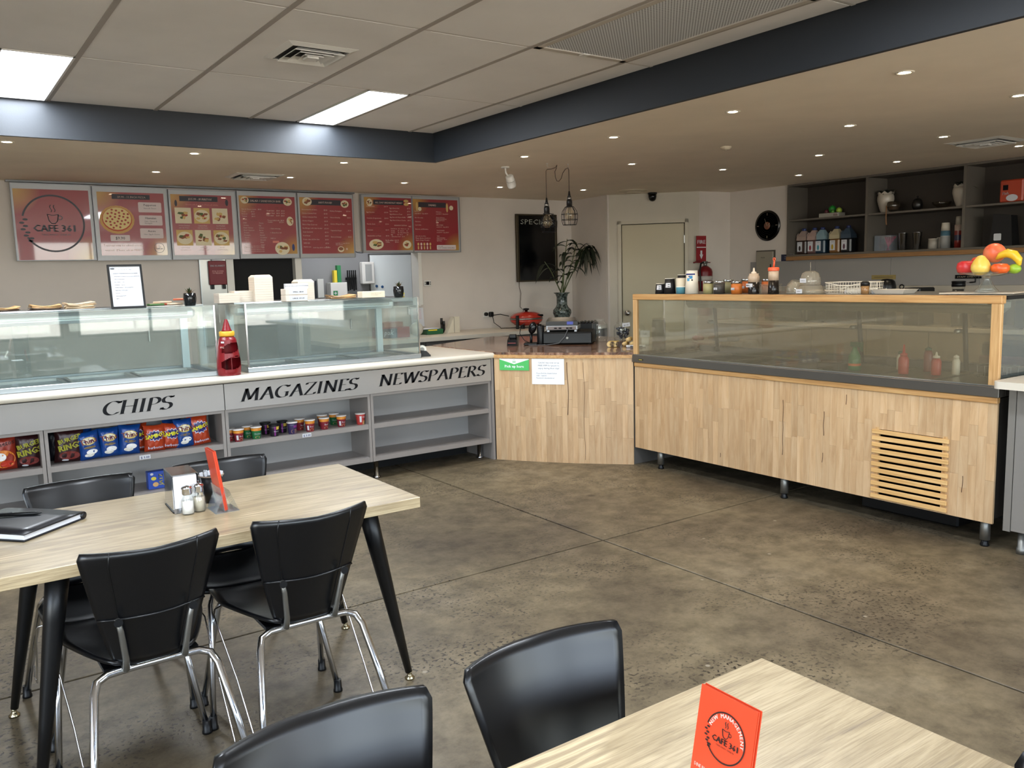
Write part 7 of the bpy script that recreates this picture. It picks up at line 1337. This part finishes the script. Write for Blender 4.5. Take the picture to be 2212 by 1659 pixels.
t = thing('wall_hook', 'black hook on the wall beside the cake stand foot', 'hook', (7.983, 3.93, 1.33)); MB().tube([(0, 0, .05), (-.03, 0, .04), (-.03, .0, .0), (-.03, .05, -.005)], .007).build('hook', BLACK, t); MB().rbox(-.008, 0, -.02, .02, .03, .07, .002).build('plate', BLACK, t)

# short white bench and cabinet at the right edge
m_ = MB(); r_ = .035; P_ = [(4.345, -1.2), (5.10, -1.2), (5.10, 2.045), (4.345 + r_, 2.045)] + [(4.345 + r_ - r_ * math.sin(a), 2.045 - r_ + r_ * math.cos(a)) for a in [PI / 2 * k / 6 for k in range(1, 7)]]
m_.prism(P_, .878, .915); tag(m_.build('worktop', BENCH), 'white bench top with a rounded corner at the right edge of the picture', 'worktop')
t = thing('grey_cabinet', 'grey cabinet under the short white bench at the right edge', 'cabinet', (4.50, 0, 0)); MB().box(.018, .58, -1.2, 2.03, .12, .877).build('carcass', mat('cab_grey', '77736D', .5), t)
for k in range(6): MB().rbox(0, .017, 2.03 - .50 * (k + 1) - .035 + .003, 2.03 - .50 * k - .038, .125, .87, .002).build('door', mat('cab_grey_door', '7E7A75', .45), t)
MB().box(.0, .02, 1.995, 2.03, .12, .877).build('end_stile', mat('cab_grey'), t)
for y in (1.96, .6): MB().lathe([(.025, 0), (.025, .03), (.02, .035), (.02, .12)], 14, (.06, y, 0)).build('leg', STEEL2, t)
# ------------------------------------------------------------------ tables, chairs and what stands on them
def table(x0, x1, y0, y1, label, feet):
    H = .742; cx_, cy_ = (x0 + x1) / 2, (y0 + y1) / 2; t = thing('cafe_table', label, 'table', (cx_, cy_, 0)); a, b = (x1 - x0) / 2, (y1 - y0) / 2
    MB().rbox(-a, a, -b, b, H - .037, H, .0015).build('tabletop', OAK, t)
    m_ = MB(); m_.box(-a + .12, a - .12, -b + .08, b - .08, H - .055, H - .0375); m_.build('underframe', LEGB, t)
    for (tx, ty, fx, fy) in feet:
        p0 = Vector((fx - cx_, fy - cy_, .03)); p1 = Vector((tx - cx_, ty - cy_, H - .038)); l = MB(); l.tube([p0, p0.lerp(p1, .35), p0.lerp(p1, .8), p1], [.013, .020, .029, .032], 16); leg = l.build('leg', LEGB, t)
        f = MB(); f.lathe([(.018, 0), (.019, .006), (.010, .014), (.008, .022), (.011, .030)], 14, (p0.x - (p1.x - p0.x) * .02, p0.y, 0)); f.build('levelling_foot', BRASS, leg)
    return t
table(.06, 1.372, 2.544, 3.242, 'oak look table with black splayed legs at the left, set with napkins and salt', [(.252, 2.62, .155, 2.66), (.252, 3.16, .146, 3.335), (1.205, 2.62, 1.385, 2.715), (1.205, 3.16, 1.385, 3.30)])
table(.02, 1.292, .32, 1.018, 'oak look table at the bottom right with an orange flyer holder', [(.20, .40, .10, .36), (.20, .94, .10, .98), (1.12, .40, 1.20, .36), (1.12, .94, 1.20, .97)])
def chair_proto():
    t = thing('cafe_chair', 'x', 'chair', (0, 0, 0))
    def back(u, v):                          # v 0 bottom .. 1 top
        s = 2 * u - 1; w_ = .104 + .086 * v ** .85; z = .445 + .352 * v
        if v > .93: w_ -= .012 * ((v - .93) / .07) ** 2 * 1.0
        yb = -.012 - .115 * v ** 1.15; y = yb + .052 * abs(s) ** 2.0 * (.5 + .5 * v) ; return Vector((s * w_, y, z + .006 * abs(s) * v))
    m_ = MB(); m_.grid(back, 20, 18, None, thick=lambda u, v: (0, -.011, 0)); m_.build('backrest', CHAIR, t)
    def seat(u, v):                          # v 0 rear .. 1 front
        s = 2 * u - 1; w_ = .106 + .102 * min(1, v * 1.7) ** .75 - .03 * max(0, v - .8) ** 2 * 25 * .2; y = -.005 + .415 * v; z = .445 + .012 * v - .016 * math.sin(PI * v) * (1 - s * s) + .012 * abs(s) ** 3 - .035 * max(0, v - .88) ** 1.5 * 20 * .5
        return Vector((s * w_, y, z))
    m_ = MB(); m_.grid(seat, 16, 16, None, thick=(0, 0, -.012)); m_.build('seat', CHAIR, t)
    fr_ = MB(); fr_.tube([(-.222, -.185, .025), (-.190, -.095, .25), (-.168, -.035, .385), (-.155, -.012, .412), (-.125, 0, .422), (-.06, .002, .424), (.06, .002, .424), (.125, 0, .422), (.155, -.012, .412), (.168, -.035, .385), (.190, -.095, .25), (.222, -.185, .025)], .0115, 12); fr_.build('rear_leg_frame', CHROME, t)
    fr_ = MB(); fr_.tube([(-.222, .50, .025), (-.195, .43, .25), (-.178, .385, .39), (-.165, .370, .418), (-.13, .365, .428), (.13, .365, .428), (.165, .370, .418), (.178, .385, .39), (.195, .43, .25), (.222, .50, .025)], .0105, 12); fr_.build('front_leg_frame', CHROME, t)
    for sx in (-1, 1):
        for y in (-.185, .50): m_ = MB(); m_.lathe([(.0165, 0), (.0165, .008), (.0145, .012), (.0135, .045)], 12, (sx * .223, y, 0)); m_.build('rubber_foot', BLACK, t)
        m_ = MB(); m_.tube([(sx * .080, .004, .43), (sx * .080, -.026, .435), (sx * .081, -.040, .47), (sx * .092, -.064, .56), (sx * .100, -.072, .60)], [.009, .010, .009, .008, .007], 8); m_.build('back_bracket', STEEL2, t)
        m_ = MB(); m_.lathe([(.012, 0), (.010, .006), (0, .008)], 12, M=frame((sx * .099, -.080, .592), (-1, 0, 0), (0, 0, 1))); m_.build('bracket_screw', BLACK, t)
        w_ = MB(); w_.tube([(sx * .175, .30, .432), (sx * .215, .285, .425), (sx * .222, .275, .41), (sx * .208, .10, .25), (sx * .203, -.02, .12), (sx * .200, -.05, .10), (sx * .205, -.075, .115), (sx * .200, -.09, .15)], .003, 6); w_.build('linking_wire', CHROME, t)
    m_ = MB(); m_.box(-.13, .13, .02, .34, .418, .429); m_.build('seat_plate', BLACK, t)
    m_ = MB(); m_.tube([back(u, .41) + Vector((0, -.013, 0)) for u in [k / 12 for k in range(13)]], .0035, 6); m_.build('back_crease', CHAIR, t)
    for u in (.18, .82):
        m_ = MB(); m_.tube([back(u + (.5 - u) * .0, v) + Vector((0, -.0115, 0)) for v in [k / 8 for k in range(9)]], .0018, 5); m_.build('moulded_rib', CHAIR, t)
    return t
C0 = chair_proto(); CH = [(.462, 2.50, 0.02, 'black chair with its back to us, the left one at the left table', 0), (.925, 2.495, -.01, 'black chair with its back to us at the right end of the left table', 0), (.425, 3.29, PI + .03, 'black chair behind the left table near the black folder', 0), (.925, 3.30, PI - .03, 'black chair behind the left table right of the napkin holder', 0),
      (.917, 1.145, PI, 'black chair facing us, its backrest left of the orange flyer', 1), (.476, 1.14, PI + .01, 'black chair facing us at the bottom edge of the picture, left one', 1), (1.165, .335, PI / 2 + .03, 'black chair barely showing at the bottom right corner', 1)]
for i, (x, y, r, lb, g_) in enumerate(CH):
    o = C0 if i == 0 else dup(C0, (x, y, 0)); o.location = (x, y, 0); o.rotation_euler = (0, 0, r); o['label'] = lb; o['group'] = 'black chairs at the left table' if g_ == 0 else 'black chairs at the near table'
TZ = .7425
# folder + pen
t = thing('folder', 'black leather look ring folder on the left table', 'folder', (.188, 3.062, TZ), .716); LE = mat('black_leatherette', '14151A', .35)
m_ = MB(); m_.rbox(-.125, .125, -.155, .155, 0, .004, .002); m_.build('back_cover', LE, t); m_ = MB(); m_.grid(lambda u, v: Vector((-.125 + .25 * u, -.155 + .31 * v, .021 + .003 * math.sin(PI * v))), 4, 6, None, thick=(0, 0, .004)); m_.build('front_cover', LE, t)
m_ = MB(); m_.tube([(.125, -.153, .0125), (.125, .153, .0125)], .0125, 12); m_.build('spine', LE, t); m_ = MB(); m_.box(-.118, .12, -.149, .149, .005, .019); m_.build('pages', mat('page_white', 'D9DCE4', .7), t)
t = thing('pen', 'black pen lying on the folder', 'pen', (.205, 3.10, TZ + .029), -.45); m_ = MB(); m_.tube([(-.065, 0, .005), (.05, 0, .005), (.062, 0, .0045), (.068, 0, .004)], [.0055, .006, .004, .0015], 12); m_.build('barrel', BLACK, t); m_ = MB(); m_.box(-.06, -.02, -.0015, .0015, .0105, .0125); m_.build('clip', mat('cap_black'), t)
# napkin dispenser
t = thing('napkin_dispenser', 'chrome napkin dispenser with white napkins on the left table', 'napkin dispenser', (.680, 2.966, TZ), -.05); SX, SY, SH = .042, .072, .125
m_ = MB(); m_.box(-SX, -SX + .002, -SY, SY, .004, SH); m_.box(SX - .002, SX, -SY, SY, .004, SH); m_.rbox(-SX, SX, -SY, SY, SH, SH + .004, .0015); m_.box(-SX, SX, SY - .002, SY, .004, SH); m_.build('chrome_shell', CHROME, t)
MB().rbox(-SX + .004, SX - .004, -SY + .002, SY - .006, .012, SH - .002, .002).build('napkins', mat('napkin_white', 'E4E2E2', .8), t); m_ = MB(); m_.add([(-SX, -SY + .004, .004), (SX, -SY + .004, .004), (SX, -SY - .012, 0), (-SX, -SY - .012, 0), (-SX, -SY + .004, .016), (SX, -SY + .004, .016)], [(0, 1, 2, 3), (3, 2, 5, 4), (0, 3, 4), (1, 5, 2)]); m_.build('front_flap', CHROME, t)
MB().rbox(-SX - .003, SX + .003, -SY, SY + .003, 0, .004, .001).build('base', BLACK, t)
def salt(x, y, fillc, label):
    t = thing('salt_shaker', label, 'shaker', (x, y, TZ), .2); m_ = MB(); m_.lathe([(.021, 0), (.022, .004), (.020, .046), (.014, .064), (.0145, .068)], 8, M=Matrix.Rotation(PI / 8, 4, 'Z')); m_.build('glass_body', JARG, t); m_ = MB(); m_.lathe([(.018, .003), (.0175, .044 if fillc == 'E8E6E2' else .050)], 8, M=Matrix.Rotation(PI / 8, 4, 'Z')); m_.build('contents', mat('fill_' + fillc, fillc, .9), t)
    m_ = MB(); m_.lathe([(.0155, .066), (.0165, .070), (.0160, .084), (.0185, .088), (.015, .094), (0, .097)], 18); m_.build('chrome_lid', CHROME, t)
salt(.672, 2.862, 'E8E6E2', 'left shaker filled with white salt in front of the napkin dispenser'); salt(.712, 2.872, 'B5AC98', 'right shaker filled with grey pepper in front of the napkin dispenser')
t = thing('sugar_cup', 'black paper cup full of white sugar sticks beside the napkins', 'cup', (.782, 2.968, TZ)); m_ = MB(); m_.lathe([(.026, 0), (.040, .095)], 22); m_.lathe([(.0385, .094), (.024, .01)], 22); m_.build('cup', CUPB, t); m_ = MB(); m_.pipe_ring((0, 0, .096), .0405, .0028, 26); m_.build('rim', mat('cup_rim_brown', '8E7E70', .5), t); rg = random.Random(2)
for k in range(14): a = rg.uniform(0, 6.28); q = rg.uniform(0, .026); Mz = Matrix.Translation((q * math.cos(a), q * math.sin(a), .03)) @ Matrix.Rotation(rg.uniform(-.25, .25), 4, 'X') @ Matrix.Rotation(rg.uniform(-.2, .2), 4, 'Y') @ Matrix.Rotation(a, 4, 'Z'); MB().box(-.006, .006, -.0015, .0015, 0, .082, M=Mz).build('sugar_stick', PAPER, t)
OC = mat('flyer_orange', 'D6492A', .3, coat=.3); OC2 = mat('flyer_orange_side', 'C23E24', .45)
def flyers(x, y, rz, label, lean, printed, hold_label, n=7, W_=.094):
    t = thing('flyer_holder', hold_label, 'card holder', (x, y, TZ), rz); m_ = MB()
    Ml = Matrix.Translation((0, 0, .002)) @ Matrix.Rotation(lean, 4, 'Y')
    for sx in (-.0045, .0085): m_.box(sx, sx + .0015, -W_ / 2 - .006, W_ / 2 + .006, 0, .085, M=Ml)
    m_.add([(-.034, -W_ / 2 - .006, 0), (-.034, W_ / 2 + .006, 0), (0, W_ / 2 + .006, .075), (0, -W_ / 2 - .006, .075), (-.032, -W_ / 2 - .006, 0), (-.032, W_ / 2 + .006, 0), (.002, W_ / 2 + .006, .075), (.002, -W_ / 2 - .006, .075)], [(0, 1, 2, 3), (7, 6, 5, 4)]); m_.box(-.034, .045, -W_ / 2 - .006, W_ / 2 + .006, 0, .0018); m_.add([(.044, -W_ / 2 - .006, 0), (.044, W_ / 2 + .006, 0), (.014, W_ / 2 + .006, .075), (.014, -W_ / 2 - .006, .075)], [(0, 1, 2, 3), (3, 2, 1, 0)]); m_.build('acrylic_stand', ACRYL, t)
    f = thing('flyer_stack', label, 'flyers', (x, y, TZ + .0045), rz); rf = random.Random(3)
    for k in range(n):
        dy, dz = (rf.uniform(-.0015, .0015), rf.uniform(-.004, .002)) if k else (0, 0); xx = -.0022 + .0014 * k; MB().box(xx, xx + .0010, -W_ / 2 + dy, W_ / 2 + dy, max(0, dz), .205 + dz, M=Ml @ Matrix.Translation((0, 0, 0))).build('flyer', OC, f)
    if printed:
        m_ = MB(); M = Ml @ frame((-.0026, W_ / 2, 0), (0, -1, 0), (0, 0, 1)); bk_ = mat('flyer_black', '2A1210', .5); wh = mat('flyer_white', 'EBD8CE', .6)
        logo(m_, M, .050, .152, .033, bk_, wh, off=.0004)
        for s_, z, sz, w2 in (('DINE IN - TAKE AWAY - DELIVERIES', .098, .0066, .082), ('Unit 2 / 361 Old Geelong Rd,', .086, .0062, .066), ('Hoppers Crossing, VIC 3029', .078, .0062, .062), ('MON - FRI   5.00am - 3.00pm', .068, .0066, .080), ('PH:  8360 3610', .050, .013, .078)): text(m_, s_, M @ Matrix.Translation((W_ / 2, z, 0)), sz, wh, 'c', width=w2, off=.0004, bold=.03)
        m_.build('print', None, f)
    return t
flyers(.775, 2.843, .0, 'orange flyers seen edge on, leaning in the clear holder on the left table', -.13, False, 'clear acrylic card holder on the left table', 8)
flyers(.775, .691, -.02, 'bright orange cafe flyers with a round black logo on the near table', .19, True, 'clear acrylic card holder on the near table, mostly below the picture', 7)
